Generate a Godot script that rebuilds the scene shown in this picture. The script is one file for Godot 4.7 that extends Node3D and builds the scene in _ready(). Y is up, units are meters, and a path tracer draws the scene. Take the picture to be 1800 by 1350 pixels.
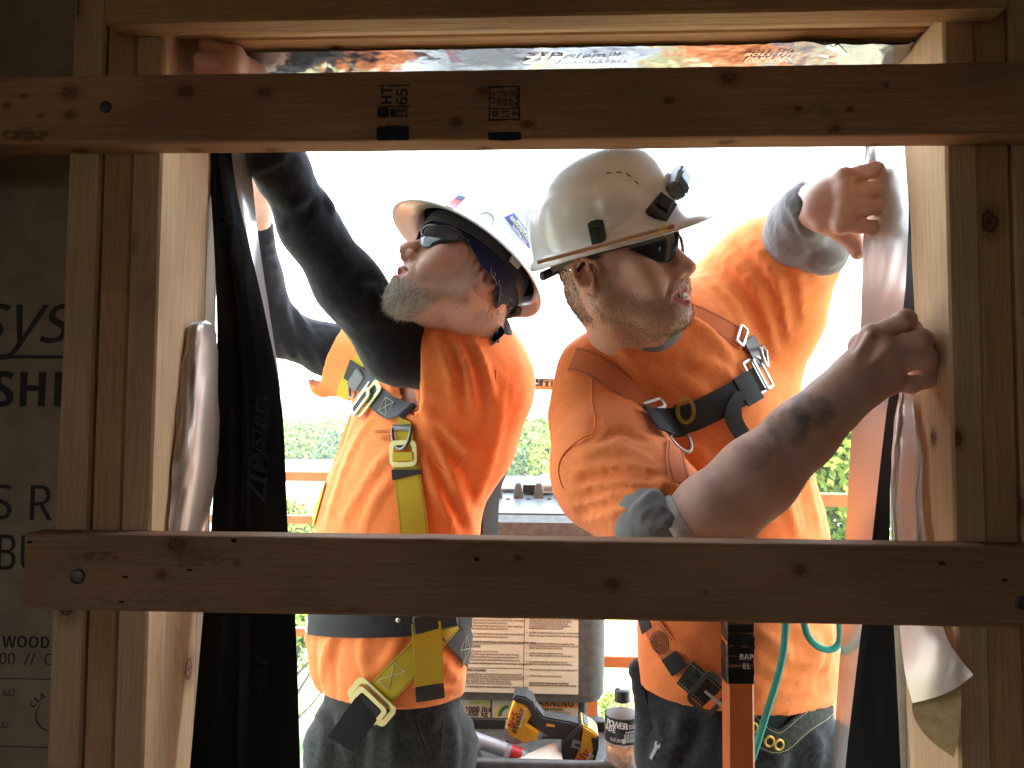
extends Node3D
# Two workers taping a rough window opening, seen from inside the framed wall.
# Focal length and frame centre are those of the 1800 x 1350 photograph.
const FOCAL := 1351.0
var eye := Vector3(0, 1.5, 0.965)
var look := Basis.from_euler(Vector3(deg_to_rad(2.94), deg_to_rad(2.67), deg_to_rad(0.39)))
var M := {}
var rng := RandomNumberGenerator.new()
var taken := {}
var t_start := 0

func P(x: float, y: float, z: float) -> Vector3:
	var d: Vector3 = look * Vector3((x - 900.0) / FOCAL, -(y - 675.0) / FOCAL, -1.0)
	return eye + d * ((z - eye.z) / d.z)

func ray(x: float, y: float) -> Vector3:
	return (look * Vector3((x - 900.0) / FOCAL, -(y - 675.0) / FOCAL, -1.0)).normalized()

func lin(r: float, g: float, b: float) -> Color:
	return Color(r, g, b).linear_to_srgb()

# ------------------------------------------------------------------ scalar field and its mesh
class Field:
	var o: Vector3
	var h: float
	var nx: int
	var ny: int
	var nz: int
	var d := PackedFloat32Array()
	var verts := PackedVector3Array()
	var idx := PackedInt32Array()
	func _init(lo: Vector3, hi: Vector3, cell: float) -> void:
		o = lo
		h = cell
		nx = int(ceil((hi.x - lo.x) / cell)) + 2
		ny = int(ceil((hi.y - lo.y) / cell)) + 2
		nz = int(ceil((hi.z - lo.z) / cell)) + 2
		d.resize(nx * ny * nz)
		d.fill(1.0)
	func clone() -> Field:
		var f := Field.new(o, o + Vector3.ONE * h, h)
		f.nx = nx
		f.ny = ny
		f.nz = nz
		f.d = d.duplicate()
		return f
	# tapered capsule, smooth union with blend k (negative k: smooth cut); flat/squash: thinner along that unit direction
	func cone(a: Vector3, b: Vector3, ra: float, rb: float, k: float, flat := Vector3.ZERO, squash := 1.0) -> void:
		var cut := k < 0.0
		var kk := absf(k)
		var m := maxf(ra, rb) + kk + h * 2.0
		var lo := a.min(b) - Vector3(m, m, m) - o
		var hi := a.max(b) + Vector3(m, m, m) - o
		var x0 := clampi(int(lo.x / h), 0, nx - 1)
		var x1 := clampi(int(hi.x / h) + 1, 0, nx - 1)
		var y0 := clampi(int(lo.y / h), 0, ny - 1)
		var y1 := clampi(int(hi.y / h) + 1, 0, ny - 1)
		var z0 := clampi(int(lo.z / h), 0, nz - 1)
		var z1 := clampi(int(hi.z / h) + 1, 0, nz - 1)
		var sq := squash != 1.0
		var ba := b - a
		if sq:
			ba += flat * (flat.dot(ba) * (squash - 1.0))
		var l2 := maxf(ba.dot(ba), 1e-12)
		var ib := ba / l2
		for iz in range(z0, z1 + 1):
			for iy in range(y0, y1 + 1):
				var i := (iz * ny + iy) * nx + x0
				var p := o + Vector3(x0 * h, iy * h, iz * h) - a
				for ix in range(x0, x1 + 1):
					var q := p
					if sq:
						q += flat * (flat.dot(p) * (squash - 1.0))
					var t := clampf(q.dot(ib), 0.0, 1.0)
					var e := (q - ba * t).length() - (ra + (rb - ra) * t)
					if cut:
						if e < kk + h:
							var c := d[i]
							var w := maxf(kk - absf(c + e), 0.0)
							d[i] = maxf(c, -e) + (w * w / (4.0 * kk) if kk > 0.0 else 0.0)
					elif e < m:
						var c2 := d[i]
						var w2 := maxf(kk - absf(c2 - e), 0.0)
						d[i] = minf(c2, e) - (w2 * w2 / (4.0 * kk) if kk > 0.0 else 0.0)
					p.x += h
					i += 1
	# ellipsoid: B has unit axes as columns, r the half sizes
	func ball(c0: Vector3, r: Vector3, k: float, B := Basis.IDENTITY) -> void:
		var cut := k < 0.0
		var kk := absf(k)
		var ext := Vector3(absf(B.x.x) * r.x + absf(B.y.x) * r.y + absf(B.z.x) * r.z, absf(B.x.y) * r.x + absf(B.y.y) * r.y + absf(B.z.y) * r.z, absf(B.x.z) * r.x + absf(B.y.z) * r.y + absf(B.z.z) * r.z)
		var m := kk + h * 2.0
		ext += Vector3(m, m, m)
		var lo := c0 - ext - o
		var hi := c0 + ext - o
		var x0 := clampi(int(lo.x / h), 0, nx - 1)
		var x1 := clampi(int(hi.x / h) + 1, 0, nx - 1)
		var y0 := clampi(int(lo.y / h), 0, ny - 1)
		var y1 := clampi(int(hi.y / h) + 1, 0, ny - 1)
		var z0 := clampi(int(lo.z / h), 0, nz - 1)
		var z1 := clampi(int(hi.z / h) + 1, 0, nz - 1)
		var T := B.transposed()
		var ir := Vector3(1.0 / r.x, 1.0 / r.y, 1.0 / r.z)
		var step := T * Vector3(h, 0, 0)
		var rm := minf(r.x, minf(r.y, r.z))
		for iz in range(z0, z1 + 1):
			for iy in range(y0, y1 + 1):
				var i := (iz * ny + iy) * nx + x0
				var p := T * (o + Vector3(x0 * h, iy * h, iz * h) - c0)
				for ix in range(x0, x1 + 1):
					var u := p * ir
					var k0 := u.length()
					var e: float
					if k0 < 0.02:
						e = -rm
					else:
						e = k0 * (k0 - 1.0) / (u * ir).length()
					if cut:
						if e < kk + h:
							var c := d[i]
							var w := maxf(kk - absf(c + e), 0.0)
							d[i] = maxf(c, -e) + (w * w / (4.0 * kk) if kk > 0.0 else 0.0)
					elif e < m:
						var c2 := d[i]
						var w2 := maxf(kk - absf(c2 - e), 0.0)
						d[i] = minf(c2, e) - (w2 * w2 / (4.0 * kk) if kk > 0.0 else 0.0)
					p += step
					i += 1
	func chain(pts: Array, radii: Array, k: float, flat := Vector3.ZERO, squash := 1.0) -> void:
		for i in pts.size() - 1:
			cone(pts[i], pts[i + 1], radii[i], radii[i + 1], k, flat, squash)
	# keep only the side the normal points away from
	func slice(at: Vector3, nrm: Vector3, k := 0.0, radius := 1e9) -> void:
		for iz in nz:
			for iy in ny:
				var i := (iz * ny + iy) * nx
				var q := o + Vector3(0, iy * h, iz * h) - at
				for ix in nx:
					var e := q.dot(nrm)
					if e > -k - h and q.length_squared() < radius * radius:
						d[i] = maxf(d[i], e)
					q.x += h
					i += 1
	func sample(p: Vector3) -> float:
		var q := (p - o) / h
		var x := int(floor(q.x))
		var y := int(floor(q.y))
		var z := int(floor(q.z))
		if x < 0 or y < 0 or z < 0 or x >= nx - 1 or y >= ny - 1 or z >= nz - 1:
			return 1.0
		var fx := q.x - x
		var fy := q.y - y
		var fz := q.z - z
		var i := (z * ny + y) * nx + x
		var s := nx
		var t := nx * ny
		var a := lerpf(lerpf(d[i], d[i + 1], fx), lerpf(d[i + s], d[i + s + 1], fx), fy)
		var b := lerpf(lerpf(d[i + t], d[i + t + 1], fx), lerpf(d[i + t + s], d[i + t + s + 1], fx), fy)
		return lerpf(a, b, fz)
	func normal(p: Vector3) -> Vector3:
		var e := h * 1.5
		var g := Vector3(sample(p + Vector3(e, 0, 0)) - sample(p - Vector3(e, 0, 0)), sample(p + Vector3(0, e, 0)) - sample(p - Vector3(0, e, 0)), sample(p + Vector3(0, 0, e)) - sample(p - Vector3(0, 0, e)))
		return g.normalized() if g.length() > 1e-9 else Vector3.UP
	# first surface point along a line; returns [hit, point, normal]
	func hit(from: Vector3, dir: Vector3, near: float, far: float) -> Array:
		var t := near
		var step := h * 0.8
		while t < far:
			var v := sample(from + dir * t)
			if v < 0.0:
				var a := t - step
				var b := t
				for k in 10:
					var m := (a + b) * 0.5
					if sample(from + dir * m) < 0.0:
						b = m
					else:
						a = m
				var p := from + dir * b
				return [true, p, normal(p)]
			t += maxf(step, minf(v * 0.6, 0.04)) if v < 0.9 else step * 2.0
		return [false, Vector3.ZERO, Vector3.UP]
	func polygonize() -> void:
		verts.clear()
		idx.clear()
		var cells := PackedInt32Array()
		cells.resize(nx * ny * nz)
		cells.fill(-1)
		var sy := nx
		var sz := nx * ny
		var band := h * 4.0
		for iz in nz - 1:
			for iy in ny - 1:
				var i := (iz * ny + iy) * nx - 1
				for ix in nx - 1:
					i += 1
					var d0 := d[i]
					if d0 > band or d0 < -band:
						continue
					var d1 := d[i + 1]
					var d2 := d[i + sy]
					var d3 := d[i + sy + 1]
					var d4 := d[i + sz]
					var d5 := d[i + sz + 1]
					var d6 := d[i + sz + sy]
					var d7 := d[i + sz + sy + 1]
					var n := int(d0 < 0.0) + int(d1 < 0.0) + int(d2 < 0.0) + int(d3 < 0.0) + int(d4 < 0.0) + int(d5 < 0.0) + int(d6 < 0.0) + int(d7 < 0.0)
					if n == 0 or n == 8:
						continue
					var s := Vector3.ZERO
					var c := 0
					if (d0 < 0.0) != (d1 < 0.0):
						s += Vector3(d0 / (d0 - d1), 0, 0); c += 1
					if (d2 < 0.0) != (d3 < 0.0):
						s += Vector3(d2 / (d2 - d3), 1, 0); c += 1
					if (d4 < 0.0) != (d5 < 0.0):
						s += Vector3(d4 / (d4 - d5), 0, 1); c += 1
					if (d6 < 0.0) != (d7 < 0.0):
						s += Vector3(d6 / (d6 - d7), 1, 1); c += 1
					if (d0 < 0.0) != (d2 < 0.0):
						s += Vector3(0, d0 / (d0 - d2), 0); c += 1
					if (d1 < 0.0) != (d3 < 0.0):
						s += Vector3(1, d1 / (d1 - d3), 0); c += 1
					if (d4 < 0.0) != (d6 < 0.0):
						s += Vector3(0, d4 / (d4 - d6), 1); c += 1
					if (d5 < 0.0) != (d7 < 0.0):
						s += Vector3(1, d5 / (d5 - d7), 1); c += 1
					if (d0 < 0.0) != (d4 < 0.0):
						s += Vector3(0, 0, d0 / (d0 - d4)); c += 1
					if (d1 < 0.0) != (d5 < 0.0):
						s += Vector3(1, 0, d1 / (d1 - d5)); c += 1
					if (d2 < 0.0) != (d6 < 0.0):
						s += Vector3(0, 1, d2 / (d2 - d6)); c += 1
					if (d3 < 0.0) != (d7 < 0.0):
						s += Vector3(1, 1, d3 / (d3 - d7)); c += 1
					cells[i] = verts.size()
					verts.append(o + (Vector3(ix, iy, iz) + s / c) * h)
		for iz in range(1, nz - 1):
			for iy in range(1, ny - 1):
				var i := (iz * ny + iy) * nx
				for ix in range(1, nx - 1):
					i += 1
					if cells[i] < 0:
						continue
					var inside := d[i] < 0.0
					if inside != (d[i + 1] < 0.0):
						_quad(cells[i], cells[i - sy], cells[i - sy - sz], cells[i - sz], inside)
					if inside != (d[i + sy] < 0.0):
						_quad(cells[i], cells[i - sz], cells[i - sz - 1], cells[i - 1], inside)
					if inside != (d[i + sz] < 0.0):
						_quad(cells[i], cells[i - 1], cells[i - 1 - sy], cells[i - sy], inside)
	func _quad(a: int, b: int, c: int, e: int, flip: bool) -> void:
		if a < 0 or b < 0 or c < 0 or e < 0:
			return
		if flip:
			idx.append_array(PackedInt32Array([a, b, c, a, c, e]))
		else:
			idx.append_array(PackedInt32Array([a, c, b, a, e, c]))
	func normals() -> PackedVector3Array:
		var n := PackedVector3Array()
		n.resize(verts.size())
		for t in range(0, idx.size(), 3):
			var a := verts[idx[t]]
			var q := (verts[idx[t + 2]] - a).cross(verts[idx[t + 1]] - a)
			n[idx[t]] += q
			n[idx[t + 1]] += q
			n[idx[t + 2]] += q
		for i in n.size():
			n[i] = n[i].normalized() if n[i].length_squared() > 1e-24 else Vector3.UP
		return n
	# shade(point, normal) -> Color ; move(point, normal) -> offset along the normal
	func build(shade = null, move = null) -> ArrayMesh:
		polygonize()
		var n := normals()
		if move != null:
			for i in verts.size():
				verts[i] += n[i] * float(move.call(verts[i], n[i]))
			n = normals()
		var arr := []
		arr.resize(Mesh.ARRAY_MAX)
		arr[Mesh.ARRAY_VERTEX] = verts
		arr[Mesh.ARRAY_NORMAL] = n
		arr[Mesh.ARRAY_INDEX] = idx
		if shade != null:
			var col := PackedColorArray()
			col.resize(verts.size())
			for i in verts.size():
				col[i] = shade.call(verts[i], n[i])
			arr[Mesh.ARRAY_COLOR] = col
		var am := ArrayMesh.new()
		am.add_surface_from_arrays(Mesh.PRIMITIVE_TRIANGLES, arr)
		return am

# ------------------------------------------------------------------ shape helpers
func begin() -> SurfaceTool:
	var st := SurfaceTool.new()
	st.begin(Mesh.PRIMITIVE_TRIANGLES)
	return st

func tri(st: SurfaceTool, a: Vector3, b: Vector3, c: Vector3, ua := Vector2.ZERO, ub := Vector2.ZERO, uc := Vector2.ZERO) -> void:
	st.set_uv(ua); st.add_vertex(a)
	st.set_uv(ub); st.add_vertex(b)
	st.set_uv(uc); st.add_vertex(c)

# corners given counter-clockwise as seen from outside
func quad(st: SurfaceTool, a: Vector3, b: Vector3, c: Vector3, d: Vector3, ua := Vector2.ZERO, ub := Vector2.ZERO, uc := Vector2.ZERO, ud := Vector2.ZERO) -> void:
	tri(st, a, c, b, ua, uc, ub)
	tri(st, a, d, c, ua, ud, uc)

func done(st: SurfaceTool) -> ArrayMesh:
	st.generate_normals()
	return st.commit()

# grid of points rows[v][u]; outward side is the one from which u runs right and v runs up
func grid(st: SurfaceTool, rows: Array, close_u := false, group := 0, flip := false) -> void:
	st.set_smooth_group(group)
	var nv := rows.size()
	var nu: int = rows[0].size()
	for v in nv - 1:
		for u in (nu if close_u else nu - 1):
			var u2 := (u + 1) % nu
			var q := [rows[v][u], rows[v][u2], rows[v + 1][u2], rows[v + 1][u]]
			var t := [Vector2(float(u) / (nu - 1), float(v) / (nv - 1)), Vector2(float(u + 1) / (nu - 1), float(v) / (nv - 1)), Vector2(float(u + 1) / (nu - 1), float(v + 1) / (nv - 1)), Vector2(float(u) / (nu - 1), float(v + 1) / (nv - 1))]
			if flip:
				quad(st, q[3], q[2], q[1], q[0], t[3], t[2], t[1], t[0])
			else:
				quad(st, q[0], q[1], q[2], q[3], t[0], t[1], t[2], t[3])

# box with chamfered edges; u follows the longest side in metres, v runs round the section
func plank(st: SurfaceTool, xf: Transform3D, size: Vector3, bevel := 0.003, uv0 := Vector2.ZERO) -> void:
	var ax := 0
	if size.y > size.x and size.y >= size.z:
		ax = 1
	elif size.z > size.x and size.z > size.y:
		ax = 2
	var L: float = size[ax]
	var A: float = size[(ax + 1) % 3] * 0.5
	var C: float = size[(ax + 2) % 3] * 0.5
	var b := minf(bevel, minf(A, C) * 0.6)
	var ring := [Vector2(A, -C + b), Vector2(A, C - b), Vector2(A - b, C), Vector2(-A + b, C), Vector2(-A, C - b), Vector2(-A, -C + b), Vector2(-A + b, -C), Vector2(A - b, -C)]
	st.set_smooth_group(-1)
	var at := func(l: float, q: Vector2) -> Vector3:
		var p := Vector3.ZERO
		p[ax] = l
		p[(ax + 1) % 3] = q.x
		p[(ax + 2) % 3] = q.y
		return xf * p
	var run := 0.0
	var e := minf(b * 0.6, L * 0.2)
	var segs := [[-L * 0.5, 1.0 - e / minf(A, C)], [-L * 0.5 + e, 1.0], [L * 0.5 - e, 1.0], [L * 0.5, 1.0 - e / minf(A, C)]]
	for i in 8:
		var p: Vector2 = ring[i]
		var q: Vector2 = ring[(i + 1) % 8]
		var w := p.distance_to(q)
		for s in 3:
			var l0: float = segs[s][0]
			var l1: float = segs[s + 1][0]
			var k0: float = segs[s][1]
			var k1: float = segs[s + 1][1]
			quad(st, at.call(l0, p * k0), at.call(l0, q * k0), at.call(l1, q * k1), at.call(l1, p * k1), uv0 + Vector2(l0, run), uv0 + Vector2(l0, run + w), uv0 + Vector2(l1, run + w), uv0 + Vector2(l1, run))
		run += w
	for s in [-1.0, 1.0]:
		var k: float = segs[0][1]
		for i in range(1, 7):
			var a: Vector3 = at.call(L * 0.5 * s, ring[0] * k)
			var p2: Vector3 = at.call(L * 0.5 * s, ring[i] * k)
			var q2: Vector3 = at.call(L * 0.5 * s, ring[i + 1] * k)
			if s > 0.0:
				tri(st, a, q2, p2, uv0, uv0 + ring[i + 1] * 0.4, uv0 + ring[i] * 0.4)
			else:
				tri(st, a, p2, q2, uv0, uv0 + ring[i] * 0.4, uv0 + ring[i + 1] * 0.4)

func plank_mesh(size: Vector3, bevel := 0.003, uv0 := Vector2.ZERO) -> ArrayMesh:
	var st := begin()
	plank(st, Transform3D.IDENTITY, size, bevel, uv0)
	return done(st)

func catmull(pts: Array, n: int) -> Array:
	var out := []
	var m := pts.size() - 1
	for i in n + 1:
		var t := float(i) / n * m
		var k := mini(int(t), m - 1)
		var f := t - k
		var p0 = pts[maxi(k - 1, 0)]
		var p1 = pts[k]
		var p2 = pts[k + 1]
		var p3 = pts[mini(k + 2, m)]
		out.append((p1 * 2.0 + (p2 - p0) * f + (p0 * 2.0 - p1 * 5.0 + p2 * 4.0 - p3) * (f * f) + (p1 * 3.0 - p0 - p2 * 3.0 + p3) * (f * f * f)) * 0.5)
	return out

# round tube along a path
func tube(st: SurfaceTool, path: Array, radius, sides := 10, closed := false, squash := Vector2.ONE) -> void:
	var n := path.size()
	var up := Vector3.UP
	var rows := []
	for i in n:
		var a: Vector3 = path[i - 1] if i > 0 else (path[n - 1] if closed else path[0])
		var b: Vector3 = path[i + 1] if i < n - 1 else (path[0] if closed else path[n - 1])
		var t := (b - a).normalized()
		if i == 0:
			up = Vector3.UP if absf(t.y) < 0.9 else Vector3.RIGHT
		up = (up - t * up.dot(t)).normalized()
		var s := t.cross(up)
		var r: float = radius[i] if radius is Array else radius
		var ring := []
		for k in sides:
			var w := TAU * k / sides
			ring.append(path[i] + (s * (cos(w) * squash.x) + up * (sin(w) * squash.y)) * r)
		rows.append(ring)
	if closed:
		rows.append(rows[0])
	grid(st, rows, true, 0)
	if not closed:
		st.set_smooth_group(-1)
		for e in [0, n - 1]:
			var c: Vector3 = path[e]
			for k in sides:
				var p: Vector3 = rows[e][k]
				var q: Vector3 = rows[e][(k + 1) % sides]
				if e == 0:
					tri(st, c, p, q)
				else:
					tri(st, c, q, p)

# band with thickness along a path; wide[i] is the unit direction across, nrm = tangent x wide is kept outward
func band(st: SurfaceTool, path: Array, wide: Array, outward: Array, width, thick: float) -> void:
	var n := path.size()
	var top := []
	var bot := []
	var run := 0.0
	for i in n:
		var w: float = (width[i] if width is Array else width) * 0.5
		var c: Vector3 = path[i]
		var x: Vector3 = wide[i] * w
		var o: Vector3 = outward[i] * thick
		top.append([c - x + o, c - x * 0.5 + o * 1.15, c + o * 1.2, c + x * 0.5 + o * 1.15, c + x + o])
		bot.append([c - x, c + x])
	for i in n - 1:
		var l: float = path[i].distance_to(path[i + 1])
		var t: Vector3 = path[i + 1] - path[i]
		var good: bool = t.cross(wide[i]).dot(outward[i]) < 0.0
		var A: int = i if good else i + 1
		var B: int = i + 1 if good else i
		var ra := run if good else run + l
		var rb := run + l if good else run
		st.set_smooth_group(1)
		for k in 4:
			quad(st, top[A][k], top[A][k + 1], top[B][k + 1], top[B][k], Vector2(ra, k * 0.25), Vector2(ra, k * 0.25 + 0.25), Vector2(rb, k * 0.25 + 0.25), Vector2(rb, k * 0.25))
		st.set_smooth_group(2)
		quad(st, bot[A][1], bot[A][0], bot[B][0], bot[B][1], Vector2(ra, 1), Vector2(ra, 0), Vector2(rb, 0), Vector2(rb, 1))
		st.set_smooth_group(3)
		quad(st, top[A][4], bot[A][1], bot[B][1], top[B][4], Vector2(ra, 1), Vector2(ra, 1), Vector2(rb, 1), Vector2(rb, 1))
		st.set_smooth_group(4)
		quad(st, bot[A][0], top[A][0], top[B][0], bot[B][0], Vector2(ra, 0), Vector2(ra, 0), Vector2(rb, 0), Vector2(rb, 0))
		run += l
	st.set_smooth_group(-1)
	for e in [0, n - 1]:
		quad(st, bot[e][0], bot[e][1], top[e][4], top[e][0])

# sheet of points with a thickness, both faces and rim
func sheet(st: SurfaceTool, rows: Array, thick: float, group := 0) -> void:
	var nv := rows.size()
	var nu: int = rows[0].size()
	var back := []
	for v in nv:
		var r := []
		for u in nu:
			var du: Vector3 = rows[v][mini(u + 1, nu - 1)] - rows[v][maxi(u - 1, 0)]
			var dv: Vector3 = rows[mini(v + 1, nv - 1)][u] - rows[maxi(v - 1, 0)][u]
			r.append(rows[v][u] - du.cross(dv).normalized() * thick)
		back.append(r)
	grid(st, rows, false, group)
	grid(st, back, false, group + 1, true)
	st.set_smooth_group(-1)
	for u in nu - 1:
		quad(st, back[0][u], back[0][u + 1], rows[0][u + 1], rows[0][u])
		quad(st, rows[nv - 1][u], rows[nv - 1][u + 1], back[nv - 1][u + 1], back[nv - 1][u])
	for v in nv - 1:
		quad(st, back[v][0], rows[v][0], rows[v + 1][0], back[v + 1][0])
		quad(st, rows[v][nu - 1], back[v][nu - 1], back[v + 1][nu - 1], rows[v + 1][nu - 1])

# lathe: profile of (radius, height) turned about xf.y
func lathe(st: SurfaceTool, xf: Transform3D, prof: Array, sides := 24, group := 0) -> void:
	var rows := []
	for q in prof:
		var ring := []
		for k in sides:
			var w := TAU * k / sides
			ring.append(xf * Vector3(cos(w) * q.x, q.y, -sin(w) * q.x))
		rows.append(ring)
	grid(st, rows, true, group)

# flat plate from a 2-D outline (counter-clockwise), optional hole, with depth along xf.z
func plate(st: SurfaceTool, xf: Transform3D, outline: PackedVector2Array, depth: float, hole := PackedVector2Array(), group := -1) -> void:
	st.set_smooth_group(group)
	var face := func(polyg: PackedVector2Array, z: float, up: bool) -> void:
		var ids := Geometry2D.triangulate_polygon(polyg)
		for t in range(0, ids.size(), 3):
			var a := polyg[ids[t]]
			var b := polyg[ids[t + 1]]
			var c := polyg[ids[t + 2]]
			if ((b - a).cross(c - a) > 0.0) != up:
				var s := b
				b = c
				c = s
			tri(st, xf * Vector3(a.x, a.y, z), xf * Vector3(c.x, c.y, z), xf * Vector3(b.x, b.y, z), a, c, b)
	if hole.is_empty():
		face.call(outline, depth, true)
		face.call(outline, 0.0, false)
	else:
		var n := outline.size()
		for i in n:
			var j := (i + 1) % n
			quad(st, xf * Vector3(outline[i].x, outline[i].y, depth), xf * Vector3(outline[j].x, outline[j].y, depth), xf * Vector3(hole[j].x, hole[j].y, depth), xf * Vector3(hole[i].x, hole[i].y, depth))
			quad(st, xf * Vector3(outline[j].x, outline[j].y, 0), xf * Vector3(outline[i].x, outline[i].y, 0), xf * Vector3(hole[i].x, hole[i].y, 0), xf * Vector3(hole[j].x, hole[j].y, 0))
			quad(st, xf * Vector3(hole[i].x, hole[i].y, depth), xf * Vector3(hole[j].x, hole[j].y, depth), xf * Vector3(hole[j].x, hole[j].y, 0), xf * Vector3(hole[i].x, hole[i].y, 0))
	for i in outline.size():
		var a2 := outline[i]
		var b2 := outline[(i + 1) % outline.size()]
		quad(st, xf * Vector3(a2.x, a2.y, 0), xf * Vector3(b2.x, b2.y, 0), xf * Vector3(b2.x, b2.y, depth), xf * Vector3(a2.x, a2.y, depth))

func rrect(w: float, hh: float, r: float, n := 5, at := Vector2.ZERO) -> PackedVector2Array:
	var out := PackedVector2Array()
	for q in 4:
		var c := Vector2([w * 0.5 - r, -w * 0.5 + r, -w * 0.5 + r, w * 0.5 - r][q], [hh * 0.5 - r, hh * 0.5 - r, -hh * 0.5 + r, -hh * 0.5 + r][q])
		for k in n + 1:
			var a := PI * 0.5 * (q + float(k) / n)
			out.append(at + c + Vector2(cos(a), sin(a)) * r)
	return out

func axes(at: Vector3, x: Vector3, z: Vector3) -> Transform3D:
	var zz := z.normalized()
	var xx := (x - zz * x.dot(zz)).normalized()
	return Transform3D(Basis(xx, zz.cross(xx), zz), at)

# ------------------------------------------------------------------ objects
func numbered(called: String) -> String:
	var n: int = taken.get(called, 0)
	taken[called] = n + 1
	return called if n == 0 else "%s_%03d" % [called, n]

func tag(o: Node, label: String, category: String, group := "") -> void:
	o.set_meta("label", label)
	o.set_meta("category", category)
	if group:
		o.set_meta("group", group)

func thing(called: String, label: String, category: String, at := Vector3.ZERO, group := "") -> Node3D:
	var o := Node3D.new()
	o.name = numbered(called)
	add_child(o)
	o.position = at
	tag(o, label, category, group)
	return o

func obj(called: String, mesh: Mesh, mat: Material, parent: Node = null, xf := Transform3D.IDENTITY) -> MeshInstance3D:
	var o := MeshInstance3D.new()
	o.name = numbered(called) if parent == null else called
	o.mesh = mesh
	o.material_override = mat
	if parent == null:
		add_child(o)
	else:
		parent.add_child(o, true)
		# vertices are in world space: undo the parent's place
		var up: Node = parent
		while up != self:
			xf = up.transform.affine_inverse() * xf
			up = up.get_parent()
	o.transform = xf
	return o

func structure(called: String, mesh: Mesh, mat: Material, xf := Transform3D.IDENTITY) -> MeshInstance3D:
	var o := obj(called, mesh, mat, null, xf)
	o.set_meta("kind", "structure")
	return o

func letters(text: String, size: float, mat: Material, parent: Node, xf: Transform3D, bold := false, align := HORIZONTAL_ALIGNMENT_CENTER, slant := 0.0, stretch := 1.0, face := "Droid Sans") -> MeshInstance3D:
	var t := TextMesh.new()
	var f := SystemFont.new()
	f.font_names = PackedStringArray([face])
	f.font_weight = 700 if bold else 400
	t.font = f
	t.text = text
	t.font_size = 64
	t.pixel_size = size / 46.0
	t.depth = 0.0003
	t.curve_step = 3.0
	t.horizontal_alignment = align
	var B := Basis(Vector3(stretch, 0, 0), Vector3(slant, 1, 0), Vector3(0, 0, 1))
	return obj("lettering", t, mat, parent, xf * Transform3D(B, Vector3.ZERO))

# ------------------------------------------------------------------ materials
func mat(called: String, c: Color, rough := 0.8, metal := 0.0) -> StandardMaterial3D:
	var m := StandardMaterial3D.new()
	m.resource_name = called
	m.albedo_color = c
	m.roughness = rough
	m.metallic = metal
	M[called] = m
	return m

func noise_tex(freq: float, seed_: int, size := 256, octaves := 4, as_normal := false, bump := 4.0) -> NoiseTexture2D:
	var n := FastNoiseLite.new()
	n.noise_type = FastNoiseLite.TYPE_SIMPLEX_SMOOTH
	n.frequency = freq
	n.seed = seed_
	n.fractal_octaves = octaves
	var t := NoiseTexture2D.new()
	t.width = size
	t.height = size
	t.seamless = true
	t.noise = n
	t.as_normal_map = as_normal
	t.bump_strength = bump
	return t

func ramp_tex(freq: float, seed_: int, lo: Color, hi: Color, size := 256, octaves := 4) -> NoiseTexture2D:
	var t := noise_tex(freq, seed_, size, octaves)
	var g := Gradient.new()
	g.offsets = PackedFloat32Array([0.25, 0.75])
	g.colors = PackedColorArray([lo, hi])
	t.color_ramp = g
	return t

func triplanar(m: StandardMaterial3D, s: float) -> StandardMaterial3D:
	m.uv1_triplanar = true
	m.uv1_scale = Vector3(s, s, s)
	return m

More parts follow.
